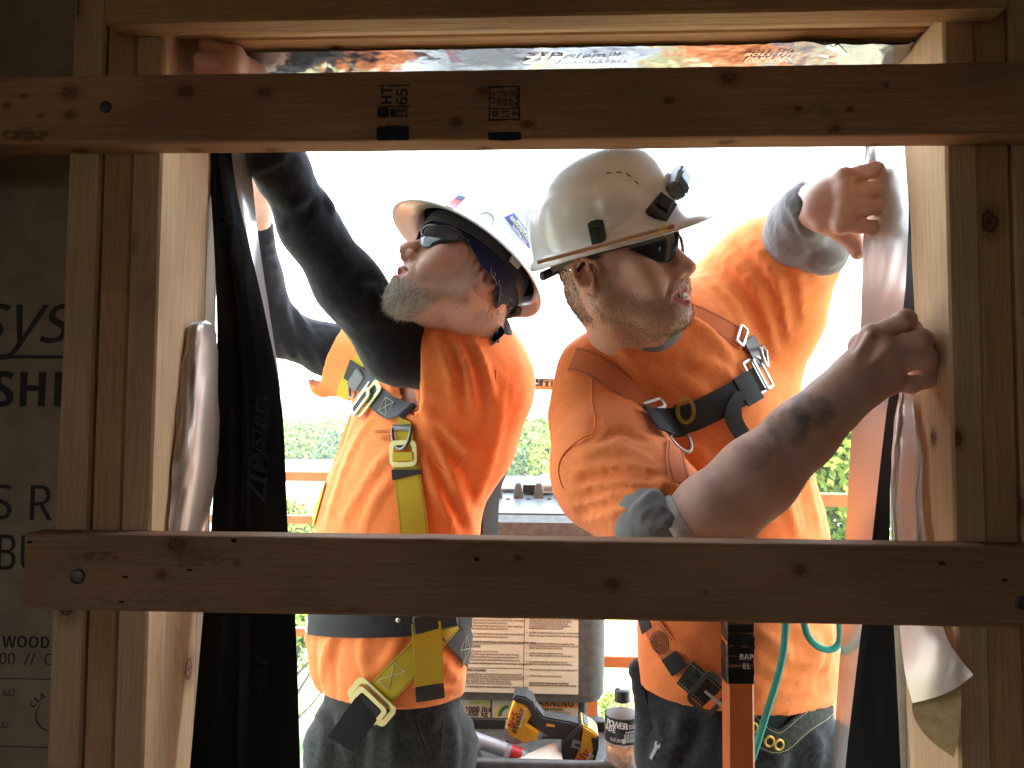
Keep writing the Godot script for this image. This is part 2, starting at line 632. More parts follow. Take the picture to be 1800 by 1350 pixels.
# pine board: long grain along u. knots: [u, v, radius, darkness] in 0..1 of the picture (radius in picture heights)
func wood(called: String, seed_: int, w: int, hh: int, lo: Color, hi: Color, knots := [], marks := [], span := Vector2(1.2, 0.3)) -> StandardMaterial3D:
	var n := FastNoiseLite.new()
	n.seed = seed_
	n.frequency = 0.01
	n.fractal_octaves = 3
	var f := FastNoiseLite.new()
	f.seed = seed_ + 7
	f.frequency = 0.02
	f.fractal_octaves = 2
	var data := PackedByteArray()
	data.resize(w * hh * 3)
	var bump := PackedByteArray()
	bump.resize(w * hh)
	var asp := float(w) / hh * (span.y / span.x) / (span.y / span.x)
	var px_u := span.x / w
	var px_v := span.y / hh
	for y in hh:
		for x in w:
			var u := x * px_u
			var v := y * px_v
			var warp := n.get_noise_2d(u * 110.0, v * 700.0) * 0.035
			var dark := 0.0
			for kn in knots:
				var dx: float = u - kn[0]
				var dy: float = v - kn[1]
				var r: float = kn[2]
				var q := dx * dx / 1.9 + dy * dy
				if q < r * r * 36.0:
					var e := sqrt(q) / r
					warp += signf(dy) * r * 0.9 * exp(-e * e * 0.12) * exp(-absf(dy) / (r * 2.5))
					var edge := e + f.get_noise_2d(u * 9000.0, v * 9000.0) * 0.35
					if edge < 1.15:
						dark = maxf(dark, float(kn[3]) * (0.75 + 0.25 * sin(edge * 9.0)) * smoothstep(1.15, 0.95, edge))
					dark = maxf(dark, float(kn[3]) * 0.3 * smoothstep(2.6, 1.0, edge))
			var ring := (v + warp) * 210.0 + n.get_noise_2d(u * 20.0, v * 240.0 + 500.0) * 3.5
			var s := ring - floorf(ring)
			var band_ := s * s * s * 0.9
			var fibre := f.get_noise_2d(u * 260.0, v * 9000.0)
			var blotch := n.get_noise_2d(u * 260.0 + 300.0, v * 500.0)
			var t := clampf(0.52 + blotch * 0.55 + fibre * 0.28 - band_ * 0.34, 0.0, 1.0)
			var c := lo.lerp(hi, t)
			c = c.lerp(Color(0.20, 0.10, 0.055), clampf(dark, 0.0, 0.95))
			for mk in marks:  # stains: [u, v, ru, rv, strength]
				var a: float = (u - mk[0]) / mk[2]
				var b: float = (v - mk[1]) / mk[3]
				var g := a * a + b * b + f.get_noise_2d(u * 2500.0, v * 6000.0) * 1.4 + n.get_noise_2d(u * 3000.0, v * 900.0) * 0.8
				if g < 1.0:
					c = c.lerp(Color(0.17, 0.10, 0.07), float(mk[4]) * clampf((1.0 - g) * 1.2, 0.0, 1.0))
			var i := (y * w + x) * 3
			data[i] = int(clampf(c.r, 0, 1) * 255.0)
			data[i + 1] = int(clampf(c.g, 0, 1) * 255.0)
			data[i + 2] = int(clampf(c.b, 0, 1) * 255.0)
			bump[y * w + x] = int(clampf(0.5 + fibre * 0.45 - band_ * 0.2 - dark * 0.2, 0, 1) * 255.0)
	var m := mat(called, Color.WHITE, 0.78)
	m.albedo_texture = ImageTexture.create_from_image(Image.create_from_data(w, hh, false, Image.FORMAT_RGB8, data))
	m.heightmap_enabled = true
	m.heightmap_texture = ImageTexture.create_from_image(Image.create_from_data(w, hh, false, Image.FORMAT_L8, bump))
	m.heightmap_scale = 0.06
	m.metallic_specular = 0.35
	m.uv1_scale = Vector3(1.0 / span.x, 1.0 / span.y, 1)
	return m

func stage(s: String) -> void:
	print("%6.1f s  %s" % [(Time.get_ticks_msec() - t_start) / 1000.0, s])

func _ready() -> void:
	t_start = Time.get_ticks_msec()
	rng.seed = 11
	camera_and_light()
	make_materials()
	stage("materials")
	build_building()
	stage("building")
	build_background()
	stage("background")
	build_platform()
	stage("platform")
	build_people()
	stage("people")
	build_tapes()
	stage("tapes")
	build_small_things()
	stage("small things")

func camera_and_light() -> void:
	var c := Camera3D.new()
	c.name = "camera"
	c.fov = rad_to_deg(2.0 * atan(675.0 / FOCAL))
	c.near = 0.02
	c.far = 4000.0
	c.transform = Transform3D(look, eye)
	add_child(c)
	c.current = true
	var sm := ProceduralSkyMaterial.new()
	sm.sky_top_color = Color(0.86, 0.93, 1.0)
	sm.sky_horizon_color = Color(1.0, 1.0, 1.0)
	sm.sky_curve = 0.15
	sm.ground_bottom_color = Color(0.35, 0.36, 0.30)
	sm.ground_horizon_color = Color(0.8, 0.82, 0.8)
	sm.sun_angle_max = 1.0
	sm.energy_multiplier = 1.0
	var sky := Sky.new()
	sky.sky_material = sm
	var e := Environment.new()
	e.background_mode = Environment.BG_SKY
	e.sky = sky
	e.background_energy_multiplier = 1.0
	e.tonemap_mode = Environment.TONE_MAPPER_LINEAR
	e.tonemap_exposure = 9.0
	# summer haze over the town
	e.fog_enabled = true
	e.fog_density = 0.0009
	e.fog_light_color = Color(0.93, 0.96, 1.0)
	e.sdfgi_enabled = true
	e.ssao_enabled = true
	e.ssil_enabled = true
	var we := WorldEnvironment.new()
	we.name = "world_environment"
	we.environment = e
	add_child(we)
	var sun := DirectionalLight3D.new()
	sun.name = "sun"
	sun.light_energy = 1.0
	sun.light_color = Color(1.0, 0.96, 0.88)
	sun.light_angular_distance = 0.5
	sun.shadow_enabled = true
	add_child(sun)
	# the sun stands high behind the building, so that the near side of the wall is in shade
	sun.look_at_from_position(Vector3(6, 30, 18), Vector3.ZERO)

func make_materials() -> void:
	wood("pine", 3, 1024, 256, Color(0.72, 0.585, 0.44), Color(0.88, 0.76, 0.605), [[0.2, 0.07, 0.011, 0.75], [0.78, 0.21, 0.008, 0.7], [0.55, 0.12, 0.006, 0.8], [0.98, 0.05, 0.009, 0.6]])
	wood("pine_b", 17, 1024, 256, Color(0.66, 0.51, 0.36), Color(0.84, 0.69, 0.51), [[0.35, 0.2, 0.010, 0.8], [0.9, 0.1, 0.007, 0.7], [0.1, 0.11, 0.005, 0.8]])
	mat("subfloor", lin(0.46, 0.33, 0.21), 0.9)
	mat("plaster", lin(0.52, 0.42, 0.31), 0.9)
	mat("ink", lin(0.012, 0.012, 0.013), 0.6)
	var z := mat("panel_inside", Color.WHITE, 0.75)
	z.albedo_texture = ramp_tex(0.03, 5, lin(0.34, 0.27, 0.185), lin(0.41, 0.33, 0.235), 256, 5)
	triplanar(z, 2.0)
	mat("panel_outside", lin(0.58, 0.61, 0.56), 0.7)  # unseen face, kept pale to reflect fill light onto the workers
	mat("steel_head", lin(0.10, 0.10, 0.105), 0.45, 0.8)

# ------------------------------------------------------------------ the building
func board(parent: Node, called: String, x0: float, x1: float, y0: float, y1: float, z0: float, z1: float, m: Material, bevel := 0.003) -> MeshInstance3D:
	var size := Vector3(x1 - x0, y1 - y0, z1 - z0)
	return obj(called, plank_mesh(size, bevel, Vector2(rng.randf() * 3.0, rng.randf() * 2.0)), m, parent, Transform3D(Basis(), Vector3(x0 + x1, y0 + y1, z0 + z1) * 0.5))

func build_building() -> void:
	var jl: float = P(272, 675, 0).x          # inner edges of the opening on the room side
	var jr: float = P(1672, 675, 0).x
	var top: float = P(900, 35, 0).y          # underside of the lintel
	var t := 0.0385
	print("opening ", jl, " ", jr, " top ", top)
	var wall := thing("framed_wall", "open stud wall of pale pine framing around the rough window opening", "wall", Vector3(jl, 0, 0))
	var deep := 0.14
	var sill := 0.62
	var head := 0.24
	# studs of the left pack, from the opening outwards
	board(wall, "stud", jl - t, jl, 0.04, top, -deep, 0, M.pine)
	board(wall, "stud", jl - 2 * t - 0.001, jl - t - 0.001, 0.04, 2.66, -deep, -0.001, M.pine_b)
	board(wall, "stud", jl - 3.15 * t - 0.003, jl - 2 * t - 0.004, 0.04, 2.66, -deep, 0.001, M.pine)
	board(wall, "stud", jr, jr + t, 0.04, top, -deep, 0, M.pine)
	board(wall, "stud", jr + t + 0.001, jr + 2 * t + 0.001, 0.04, 2.66, -deep, -0.002, M.pine_b)
	board(wall, "stud", jr + 2 * t + 0.004, jr + 3 * t + 0.004, 0.04, 2.66, -deep, 0, M.pine)
	for x in [-2.9, -2.5, -2.1, -1.7, -1.3, -0.92, 1.15, 1.55, 1.95, 2.35, 2.75, 3.15]:
		board(wall, "stud", x, x + t, 0.04, 2.66, -deep, 0, M.pine if rng.randf() < 0.5 else M.pine_b)
	board(wall, "bottom_plate", -3.2, 3.4, 0.0, 0.0385, -deep, 0, M.pine_b)
	board(wall, "top_plate", -3.2, 3.4, 2.66, 2.6985, -deep, 0, M.pine)
	# lintel of three boards on edge
	board(wall, "lintel_board", jl - t, jr + t, top + 0.001, top + head, -t, 0, M.pine)
	board(wall, "lintel_board", jl - t, jr + t, top + 0.003, top + head, -2 * t - 0.006, -t - 0.006, M.pine_b)
	board(wall, "lintel_board", jl - t, jr + t, top + 0.001, top + head, -deep, -2 * t - 0.010, M.pine)
	board(wall, "sill_board", jl, jr, sill - t, sill, -deep, 0, M.pine_b)
	for x in [jl + 0.3, jl + 0.7]:
		board(wall, "stud", x, x + t, 0.04, sill - t - 0.001, -deep, 0, M.pine)
	# board over the lintel on the room side
	var hb: float = P(900, 28, 0.038).y
	board(wall, "cross_board", P(183, 30, 0.038).x, P(1773, 8, 0.038).x, hb, hb + 0.089, 0.0015, 0.0385, M.pine_b)
	# sheathing: four panels round the opening, brown inside, outer face paled to bounce light
	var zs := -deep - 0.0005
	var zo := zs - 0.037
	for p in [[-6.0, jl - 0.001, -12.0, 7.0], [jr + 0.001, 6.0, -12.0, 7.0], [jl, jr, -12.0, sill - t], [jl, jr, top + 0.003, 7.0]]:
		var s := begin()
		plank(s, Transform3D(Basis(), Vector3((p[0] + p[1]) * 0.5, (p[2] + p[3]) * 0.5, (zs + zo) * 0.5 + 0.003)), Vector3(p[1] - p[0], p[3] - p[2], zs - zo - 0.006), 0.0005)
		obj("sheathing_panel", done(s), M.panel_inside, wall)
		s = begin()
		plank(s, Transform3D(Basis(), Vector3((p[0] + p[1]) * 0.5, (p[2] + p[3]) * 0.5, zo + 0.002)), Vector3(p[1] - p[0], p[3] - p[2], 0.004), 0.0005)
		obj("sheathing_face", done(s), M.panel_outside, wall)
	sheathing_print(wall, zs)
	guard_boards()
	# the room behind the camera; its unseen openings are sized to brighten the framing
	var room := begin()
	plank(room, Transform3D(Basis(), Vector3(0, -0.15, 3.0)), Vector3(9.0, 0.3, 6.3), 0.001)
	structure("floor", done(room), M.subfloor)
	room = begin()
	plank(room, Transform3D(Basis(), Vector3(0, 2.82, 3.0)), Vector3(9.0, 0.24, 6.3), 0.001)
	structure("ceiling", done(room), M.plaster)
	wall_with_opening("wall_left", -4.5, -4.35, 0.0, 2.7, 0.0, 6.0, 1.2, 1.9, 1.5, 2.0)
	wall_with_opening("wall_right", 4.35, 4.5, 0.0, 2.7, 0.0, 6.0, 1.2, 1.8, 4.0, 4.3)
	room = begin()
	for q in [[-4.5, 4.5, 0.0, 1.05], [-4.5, 4.5, 1.95, 2.7], [-4.5, -3.2, 1.05, 1.95], [-2.05, 4.5, 1.05, 1.95]]:
		plank(room, Transform3D(Basis(), Vector3((q[0] + q[1]) * 0.5, (q[2] + q[3]) * 0.5, 6.075)), Vector3(q[1] - q[0], q[3] - q[2], 0.15), 0.001)
	structure("wall_back", done(room), M.plaster)
	room = begin()
	plank(room, Transform3D(Basis(), Vector3(0, 6.9, 3.0)), Vector3(12.6, 0.2, 7.5), 0.001)
	structure("roof", done(room), M.plaster)

func wall_with_opening(called: String, x0: float, x1: float, y0: float, y1: float, z0: float, z1: float, oy0: float, oy1: float, oz0: float, oz1: float) -> void:
	var s := begin()
	for r in [[y0, oy0, z0, z1], [oy1, y1, z0, z1], [oy0, oy1, z0, oz0], [oy0, oy1, oz1, z1]]:
		plank(s, Transform3D(Basis(), Vector3((x0 + x1) * 0.5, (r[0] + r[1]) * 0.5, (r[2] + r[3]) * 0.5)), Vector3(x1 - x0, r[1] - r[0], r[3] - r[2]), 0.0005)
	structure(called, done(s), M.plaster)

func sheathing_print(wall: Node3D, zs: float) -> void:
	var z := zs + 0.0006
	var put := func(text: String, px: float, py: float, hpx: float, bold := false, slant := 0.0, stretch := 1.0) -> void:
		# right edge of the text at px, baseline at py
		var a := P(px, py, z)
		var l := letters(text, hpx * 1.12 / FOCAL, M.ink, wall, Transform3D(Basis(), a), bold, HORIZONTAL_ALIGNMENT_RIGHT, slant, stretch)
		l.position.y += hpx * 1.12 / FOCAL * 0.5
	put.call("ZIPsys", 132, 604, 92, false, 0.32, 1.0)
	put.call("R-SHE", 133, 716, 62, true)
	put.call("AS R", 92, 916, 62)
	put.call("TO BU", 76, 1004, 62, false, 0.0, 0.8)
	put.call("ED WOOD", 88, 1140, 20, true)
	put.call("300  //  C", 92, 1170, 20)
	put.call("652", 27, 1224, 10)
	put.call("82", 16, 1280, 10)
	for r in [[-60, 118, 627, 4.0], [-60, 100, 1191, 1.0], [-60, 90, 1310, 1.0]]:
		var a := P(r[0], r[2], z)
		var b := P(r[1], r[2], z)
		var s := begin()
		plank(s, Transform3D(Basis(), Vector3((a.x + b.x) * 0.5, a.y, z)), Vector3(b.x - a.x, r[3] * 1.7 / FOCAL, 0.0004), 0.00005)
		obj("printed_line", done(s), M.ink, wall)
	var c := P(88, 1258, z)
	var s2 := begin()
	var path := []
	for k in 32:
		var w := TAU * k / 32.0
		path.append(c + Vector3(cos(w), sin(w), 0) * 0.021)
	tube(s2, path, 0.0016, 6, true, Vector2(1, 0.15))
	obj("printed_ring", done(s2), M.ink, wall)
	for k in 3:
		var w := deg_to_rad(150.0 - k * 18.0)
		letters(["C", "L", "A"][k], 0.009, M.ink, wall, Transform3D(Basis(Vector3.BACK, w - PI * 0.5), c + Vector3(cos(w), sin(w), 0) * 0.030), true)

func nail(parent: Node, at: Vector3, r: float, m: Material) -> void:
	var s := begin()
	lathe(s, Transform3D(Basis(Vector3.RIGHT, PI * 0.5), at), [Vector2(0.0001, 0.0022), Vector2(r * 0.6, 0.0020), Vector2(r * 0.95, 0.0012), Vector2(r, 0.0), Vector2(r * 0.98, -0.003)], 18)
	obj("nail_head", done(s), m, parent)

func guard_boards() -> void:
	var zf := 0.0385
	# upper board
	var yt: float = P(900, 120, zf).y
	var x0: float = P(-420, 200, zf).x
	var x1: float = P(2200, 200, zf).x
	var kn := []
	for k in [[122, 163, 11], [122, 203, 8], [326, 161, 10], [463, 162, 9], [848, 160, 7], [800, 214, 7], [925, 219, 7], [1280, 138, 10], [1466, 228, 7], [1493, 193, 4], [1175, 177, 6], [40, 170, 4], [10, 187, 5], [70, 204, 4], [1556, 150, 4], [1402, 192, 4]]:
		var q := P(k[0], k[1], zf)
		kn.append([q.x - x0, q.y, k[2] * 0.00064, 0.55])
	var w := thing("guard_board", "upper pine guard board across the opening with black grade stamps", "board", Vector3((x0 + x1) * 0.5, yt - 0.089, 0.02))
	var mt := board_wood("pine_upper", 31, x1 - x0, yt - 0.089, 0.089, kn, [[P(45, 245, zf).x - x0, 0.012, 0.03, 0.012, 0.4], [P(1410, 160, zf).x - x0, 0.03, 0.05, 0.01, 0.12]])
	guard_mesh(w, x0, x1, yt - 0.089, yt, zf, mt)
	for q in [[186, 188, 6.5]]:
		nail(w, P(q[0], q[1], zf), q[2] * 0.00115, M.steel_head)
	grade_stamps(w, zf)
	# lower board
	var yt2: float = P(900, 949, zf).y
	var yb2: float = P(900, 1088, zf).y
	var x2: float = P(43, 1000, zf).x
	kn = []
	for k in [[310, 958, 12], [283, 1010, 7], [1075, 1027, 9], [620, 1090, 12], [1404, 1002, 8], [910, 980, 4], [415, 990, 4], [1240, 1042, 3]]:
		var q := P(k[0], k[1], zf)
		kn.append([q.x - x2, q.y, k[2] * 0.00064, 0.55])
	w = thing("guard_board", "lower rough pine guard board with a sawn left end and nail holes", "board", Vector3((x2 + x1) * 0.5, yb2, 0.02))
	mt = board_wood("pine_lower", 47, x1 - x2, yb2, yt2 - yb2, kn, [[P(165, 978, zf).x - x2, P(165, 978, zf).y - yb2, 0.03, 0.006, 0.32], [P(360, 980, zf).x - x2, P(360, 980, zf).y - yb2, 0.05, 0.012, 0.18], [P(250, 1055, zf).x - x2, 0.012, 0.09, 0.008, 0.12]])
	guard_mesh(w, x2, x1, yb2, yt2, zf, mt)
	for q in [[137, 1013, 13.5], [1797, 1060, 12]]:
		nail(w, P(q[0], q[1], zf), q[2] * 0.00069, M.steel_head)
	var hole := mat("nail_hole", lin(0.01, 0.008, 0.006), 0.9)
	for q in [[52, 953, 5, 2.5], [220, 1014, 6, 2.2], [213, 1058, 5, 2], [333, 1002, 6, 2.5], [411, 950, 5.5, 4], [838, 983, 5, 4], [1656, 990, 6, 3], [1766, 1020, 5, 2.6]]:
		var s := begin()
		lathe(s, Transform3D(Basis(Vector3.RIGHT, PI * 0.5) * Basis.from_scale(Vector3(q[2], 1, q[3]) * Vector3(0.00069, 1, 0.00069)), P(q[0], q[1], zf + 0.0004)), [Vector2(0.0001, 0.0), Vector2(1.0, 0.0), Vector2(1.0, -0.002)], 10)
		obj("nail_hole", done(s), hole, w)

# wood picture laid once along the board's front face
func board_wood(called: String, seed_: int, length: float, y0: float, height: float, knots: Array, marks: Array) -> StandardMaterial3D:
	var kk := []
	for k in knots:
		kk.append([k[0], k[1] - y0, k[2], k[3]])
	var tone := 0.86 if seed_ == 47 else 1.0  # lower board coloured a little darker overall than the upper
	return wood(called, seed_, 1024, 160, Color(0.62, 0.465, 0.35) * tone, Color(0.80, 0.635, 0.485) * tone, kk, marks, Vector2(length, 0.16))

func guard_mesh(w: Node3D, x0: float, x1: float, y0: float, y1: float, zf: float, mt: Material) -> void:
	var s := begin()
	var n := 160
	var r := 0.004
	var wob := FastNoiseLite.new()
	wob.seed = int(y0 * 1000.0)
	wob.frequency = 4.0
	var rows := []
	var prof := []   # (y, z, v) round the section, starting at the lower front corner, going up the front
	var zb := 0.0005
	for q in [[y0 + r, zf], [y1 - r, zf], [y1 - r * 0.3, zf - r * 0.3], [y1, zf - r], [y1, zb], [y0, zb], [y0, zf - r], [y0 + r * 0.3, zf - r * 0.3], [y0 + r, zf]]:
		prof.append(q)
	s.set_smooth_group(-1)
	var uvs := []
	var run := 0.004
	for i in prof.size():
		uvs.append(run)
		if i < prof.size() - 1:
			run += Vector2(prof[i + 1][0] - prof[i][0], prof[i + 1][1] - prof[i][1]).length()
	for i in n:
		for j in prof.size() - 1:
			var c := []
			for e in [[i, j], [i + 1, j], [i + 1, j + 1], [i, j + 1]]:
				var x := lerpf(x0, x1, float(e[0]) / n)
				var g := wob.get_noise_2d(x * 3.0, 0.0) * 0.0008
				var q: Array = prof[e[1]]
				var yy: float = q[0] + (g if q[0] > (y0 + y1) * 0.5 else wob.get_noise_2d(x * 3.0, 50.0) * 0.0006)
				c.append([Vector3(x, yy, q[1]), Vector2(x - x0, uvs[e[1]])])
			quad(s, c[0][0], c[1][0], c[2][0], c[3][0], c[0][1], c[1][1], c[2][1], c[3][1])
	for e in [[x0, true], [x1, false]]:
		for j in range(1, prof.size() - 2):
			var a := Vector3(e[0], prof[0][0], prof[0][1])
			var b := Vector3(e[0], prof[j][0], prof[j][1])
			var c2 := Vector3(e[0], prof[j + 1][0], prof[j + 1][1])
			var ua := Vector2(0.01, 0.0)
			if e[1]:
				tri(s, a, c2, b, ua, ua + Vector2(0.0, prof[j + 1][0] - y0), ua + Vector2(0.0, prof[j][0] - y0))
			else:
				tri(s, a, b, c2, ua, ua, ua)
	obj("plank", done(s), mt, w)

func grade_stamps(w: Node3D, zf: float) -> void:
	var z := zf + 0.0004
	var ink := mat("stamp_ink", lin(0.018, 0.022, 0.035), 0.8)
	var blot := func(x0: float, y0: float, x1: float, y1: float) -> void:
		var a := P(x0, y1, z)
		var b := P(x1, y0, z)
		var s := begin()
		var pts := PackedVector2Array()
		for e in 4:
			for k in 9:
				var f := k / 9.0
				var q := Vector2([lerpf(a.x, b.x, f), b.x, lerpf(b.x, a.x, f), a.x][e], [a.y, lerpf(a.y, b.y, f), b.y, lerpf(b.y, a.y, f)][e])
				pts.append(q + Vector2(rng.randf_range(-1, 1), rng.randf_range(-1, 1)) * 0.0007)
		plate(s, Transform3D(Basis(), Vector3(0, 0, z)), pts, 0.0002)
		obj("stamp", done(s), ink, w)
	# turned lettering reads upwards
	var turned := func(text: String, px: float, py: float, hpx: float, bold: bool, stretch := 1.0) -> void:
		letters(text, hpx * 0.93 / FOCAL, ink, w, Transform3D(Basis(Vector3.BACK, PI * 0.5), P(px, py, z)), bold, HORIZONTAL_ALIGNMENT_CENTER, 0.0, stretch)
	blot.call(666, 149, 720, 152)
	blot.call(664, 186, 719, 189)
	turned.call("HT", 680, 168, 20, true, 1.0)
	turned.call("65", 707, 170, 21, true, 1.0)
	blot.call(664, 190, 684, 207)
	blot.call(686, 191, 696, 206)
	turned.call("E8", 707, 198, 20, true, 0.6)
	blot.call(662, 221, 719, 247)
	for r in [[859, 151, 914, 154], [859, 152, 862, 213], [911, 152, 914, 212], [860, 209, 914, 212], [860, 190, 914, 192]]:
		blot.call(r[0], r[1], r[2], r[3])
	for k in 5:
		turned.call(["S-P-F", "NO. 2", "KD-HT", "UP LG", "66 MIN"][k], 868 + k * 10.2, 172, 8.5, true, 0.85)
	for k in 3:
		turned.call(["M", "L1", "B"][k], 871 + k * 17.5, 200, 13, true, 0.7)
	blot.call(858, 232, 916, 247)

# ------------------------------------------------------------------ the town beyond
const GROUND := -11.0

func crown_mesh(seed_: int, size: Vector3, leaves: int, leaf: float, lo: Color, hi: Color) -> ArrayMesh:
	var r := RandomNumberGenerator.new()
	r.seed = seed_
	var lobes := []
	for k in 16:
		var a := r.randf() * TAU
		var e := r.randf_range(-0.75, 0.95)
		var q := sqrt(1.0 - e * e * 0.8)
		lobes.append([Vector3(cos(a) * q, e, sin(a) * q) * 0.58 * size, r.randf_range(0.32, 0.52)])
	var v := PackedVector3Array()
	var nn := PackedVector3Array()
	var col := PackedColorArray()
	for i in leaves:
		var L: Array = lobes[r.randi() % lobes.size()]
		var d := Vector3(r.randfn(), r.randfn(), r.randfn()).normalized()
		var p: Vector3 = L[0] + d * size * float(L[1]) * (0.72 + 0.30 * r.randf())
		var n := (d + Vector3(r.randfn(), r.randfn(), r.randfn()) * 0.45).normalized()
		var t := n.cross(Vector3(r.randfn(), r.randfn(), r.randfn())).normalized()
		var b := n.cross(t)
		var s := leaf * r.randf_range(0.6, 1.3)
		var c := lo.lerp(hi, r.randf())
		var q4 := [p - t * s, p - b * s * 0.6, p + t * s, p + b * s * 0.6]
		for k in [0, 2, 1, 0, 3, 2]:
			v.append(q4[k])
			nn.append(n)
			col.append(c)
	var arr := []
	arr.resize(Mesh.ARRAY_MAX)
	arr[Mesh.ARRAY_VERTEX] = v
	arr[Mesh.ARRAY_NORMAL] = nn
	arr[Mesh.ARRAY_COLOR] = col
	var am := ArrayMesh.new()
	am.add_surface_from_arrays(Mesh.PRIMITIVE_TRIANGLES, arr)
	return am

func trunk_mesh(height: float, r: float, seed_: int) -> ArrayMesh:
	var q := RandomNumberGenerator.new()
	q.seed = seed_
	var s := begin()
	tube(s, [Vector3(0, -0.3, 0), Vector3(0.05, height * 0.3, 0), Vector3(-0.08, height * 0.65, 0.06), Vector3(0, height, 0)], [r * 1.3, r, r * 0.7, r * 0.25], 9)
	for k in 7:
		var y := height * q.randf_range(0.35, 0.8)
		var a := q.randf() * TAU
		var d := Vector3(cos(a), 0.7, sin(a))
		tube(s, [Vector3(0, y, 0), Vector3(0, y, 0) + d * height * 0.12, Vector3(0, y, 0) + d * height * 0.27 + Vector3(0, 0.3, 0)], [r * 0.4, r * 0.28, r * 0.1], 6)
	return done(s)

func build_background() -> void:
	var leafm := mat("foliage", Color.WHITE, 0.75)
	leafm.vertex_color_use_as_albedo = true
	leafm.backlight_enabled = true
	leafm.backlight = Color(0.5, 0.55, 0.3)
	mat("bark", lin(0.11, 0.085, 0.06), 0.9)
	var gm := mat("grass", Color.WHITE, 0.95)
	gm.albedo_texture = ramp_tex(0.02, 9, lin(0.09, 0.13, 0.04), lin(0.34, 0.32, 0.25), 512, 5)
	triplanar(gm, 0.012)
	# ground sheet that rises into the hill behind the town
	var rows := []
	var hn := FastNoiseLite.new()
	hn.seed = 4
	hn.frequency = 0.006
	for v in 46:
		var row := []
		var z := -0.2 - 900.0 * pow(v / 45.0, 2.0)
		for u in 41:
			var x := (u - 20) / 20.0 * lerpf(60.0, 900.0, v / 45.0)
			row.append(Vector3(x, height_at(x, z, hn), z))
		rows.append(row)
	var s := begin()
	grid(s, rows, false, 0)
	structure("ground", done(s), gm)
	s = begin()
	plank(s, Transform3D(Basis(), Vector3(0, GROUND - 0.3, 20)), Vector3(120, 0.2, 40), 0.01)
	structure("ground", done(s), gm)
	var kinds := [
		[crown_mesh(1, Vector3(4.2, 4.0, 4.0), 5200, 0.26, Color(0.055, 0.12, 0.012), Color(0.19, 0.30, 0.035)), "rounded bright green broadleaf tree"],
		[crown_mesh(2, Vector3(3.2, 4.6, 3.2), 4400, 0.26, Color(0.07, 0.12, 0.012), Color(0.24, 0.30, 0.03)), "tall yellowish green tree"],
		[crown_mesh(3, Vector3(3.8, 3.4, 3.8), 4200, 0.28, Color(0.03, 0.075, 0.018), Color(0.10, 0.17, 0.04)), "dark green spreading tree"]]
	var trunks := [trunk_mesh(8.0, 0.22, 5), trunk_mesh(9.0, 0.2, 6), trunk_mesh(7.0, 0.24, 7)]
	# crown centre in the photograph, depth, kind, size
	var spots := [
		[900, 812, -66, 0, 1.25, "beside the brick chimney"], [985, 838, -58, 1, 0.8, "in front of the white flat-roofed house"], [1010, 800, -75, 0, 1.1, "behind the white flat-roofed house"],
		[862, 822, -62, 2, 0.9, "left of the brick chimney"], [956, 778, -150, 1, 1.3, "at the foot of the wooded hill"], [905, 760, -210, 2, 1.7, "below the hill crest"], [985, 762, -190, 0, 1.5, "on the hill above the white house"],
		[520, 795, -95, 0, 1.35, "beyond the pale low roof"], [545, 772, -160, 2, 1.6, "between the hillside houses"], [575, 780, -120, 1, 1.2, "past the pale low roof"], [600, 800, -90, 2, 1.0, "behind the parking yard"], [508, 768, -190, 0, 1.6, "near the white hillside cottages"],
		[1500, 800, -24, 1, 0.52, "standing close beyond the lift railing"], [1500, 830, -20, 1, 0.55, "low beside the lift railing"], [1462, 900, -22, 0, 0.4, "below the lift railing"], [1570, 800, -30, 0, 0.7, "next to the railing tree"],
		[512, 935, -40, 1, 0.5, "at the edge of the yard"], [520, 1096, -24, 0, 0.55, "small one down in the yard"], [1085, 1258, -26, 1, 0.22, "young one in front of the yellow house"]]
	for q in spots:
		var c := P(q[0], q[1], q[2])
		var g := height_at(c.x, c.z, hn)
		var hgt := maxf(c.y - g, 0.6)
		var o := thing("broadleaf_tree", String(kinds[q[3]][1]) + " " + String(q[5]), "tree", Vector3(c.x, g, c.z), "trees of the town")
		obj("trunk", trunks[q[3]], M.bark, o, Transform3D(Basis.from_scale(Vector3(q[4], hgt / 8.0, q[4])), Vector3(c.x, g, c.z)))
		obj("crown", kinds[q[3]][0], leafm, o, Transform3D(Basis(Vector3.UP, rng.randf() * TAU).scaled(Vector3.ONE * float(q[4])), c))
	# the wooded hill: one mass of crowns
	var mm := MultiMesh.new()
	mm.transform_format = MultiMesh.TRANSFORM_3D
	mm.use_colors = true
	mm.mesh = crown_mesh(8, Vector3(4.5, 4.5, 4.5), 700, 0.75, Color(0.045, 0.10, 0.02), Color(0.13, 0.22, 0.045))
	var put := []
	for i in 2600:
		var z := -rng.randf_range(120.0, 640.0)
		var x := rng.randf_range(-0.62, 0.62) * (-z)
		var y := height_at(x, z, hn)
		if z > -240.0 and rng.randf() < 0.55:
			continue
		if hn.get_noise_2d(x * 2.0, z * 2.0) > 0.28 and z > -420.0:
			continue
		var sc := rng.randf_range(0.7, 1.5)
		put.append([Transform3D(Basis(Vector3.UP, rng.randf() * TAU).scaled(Vector3(sc, sc * rng.randf_range(0.8, 1.3), sc)), Vector3(x, y + 3.6 * sc, z)), Color(rng.randf_range(0.7, 1.25), rng.randf_range(0.85, 1.1), rng.randf_range(0.7, 1.3))])
	mm.instance_count = put.size()
	for i in put.size():
		mm.set_instance_transform(i, put[i][0])
		mm.set_instance_color(i, put[i][1])
	var mi := MultiMeshInstance3D.new()
	mi.name = "wooded_hill_trees"
	mi.multimesh = mm
	mi.material_override = leafm
	add_child(mi)
	mi.set_meta("kind", "stuff")
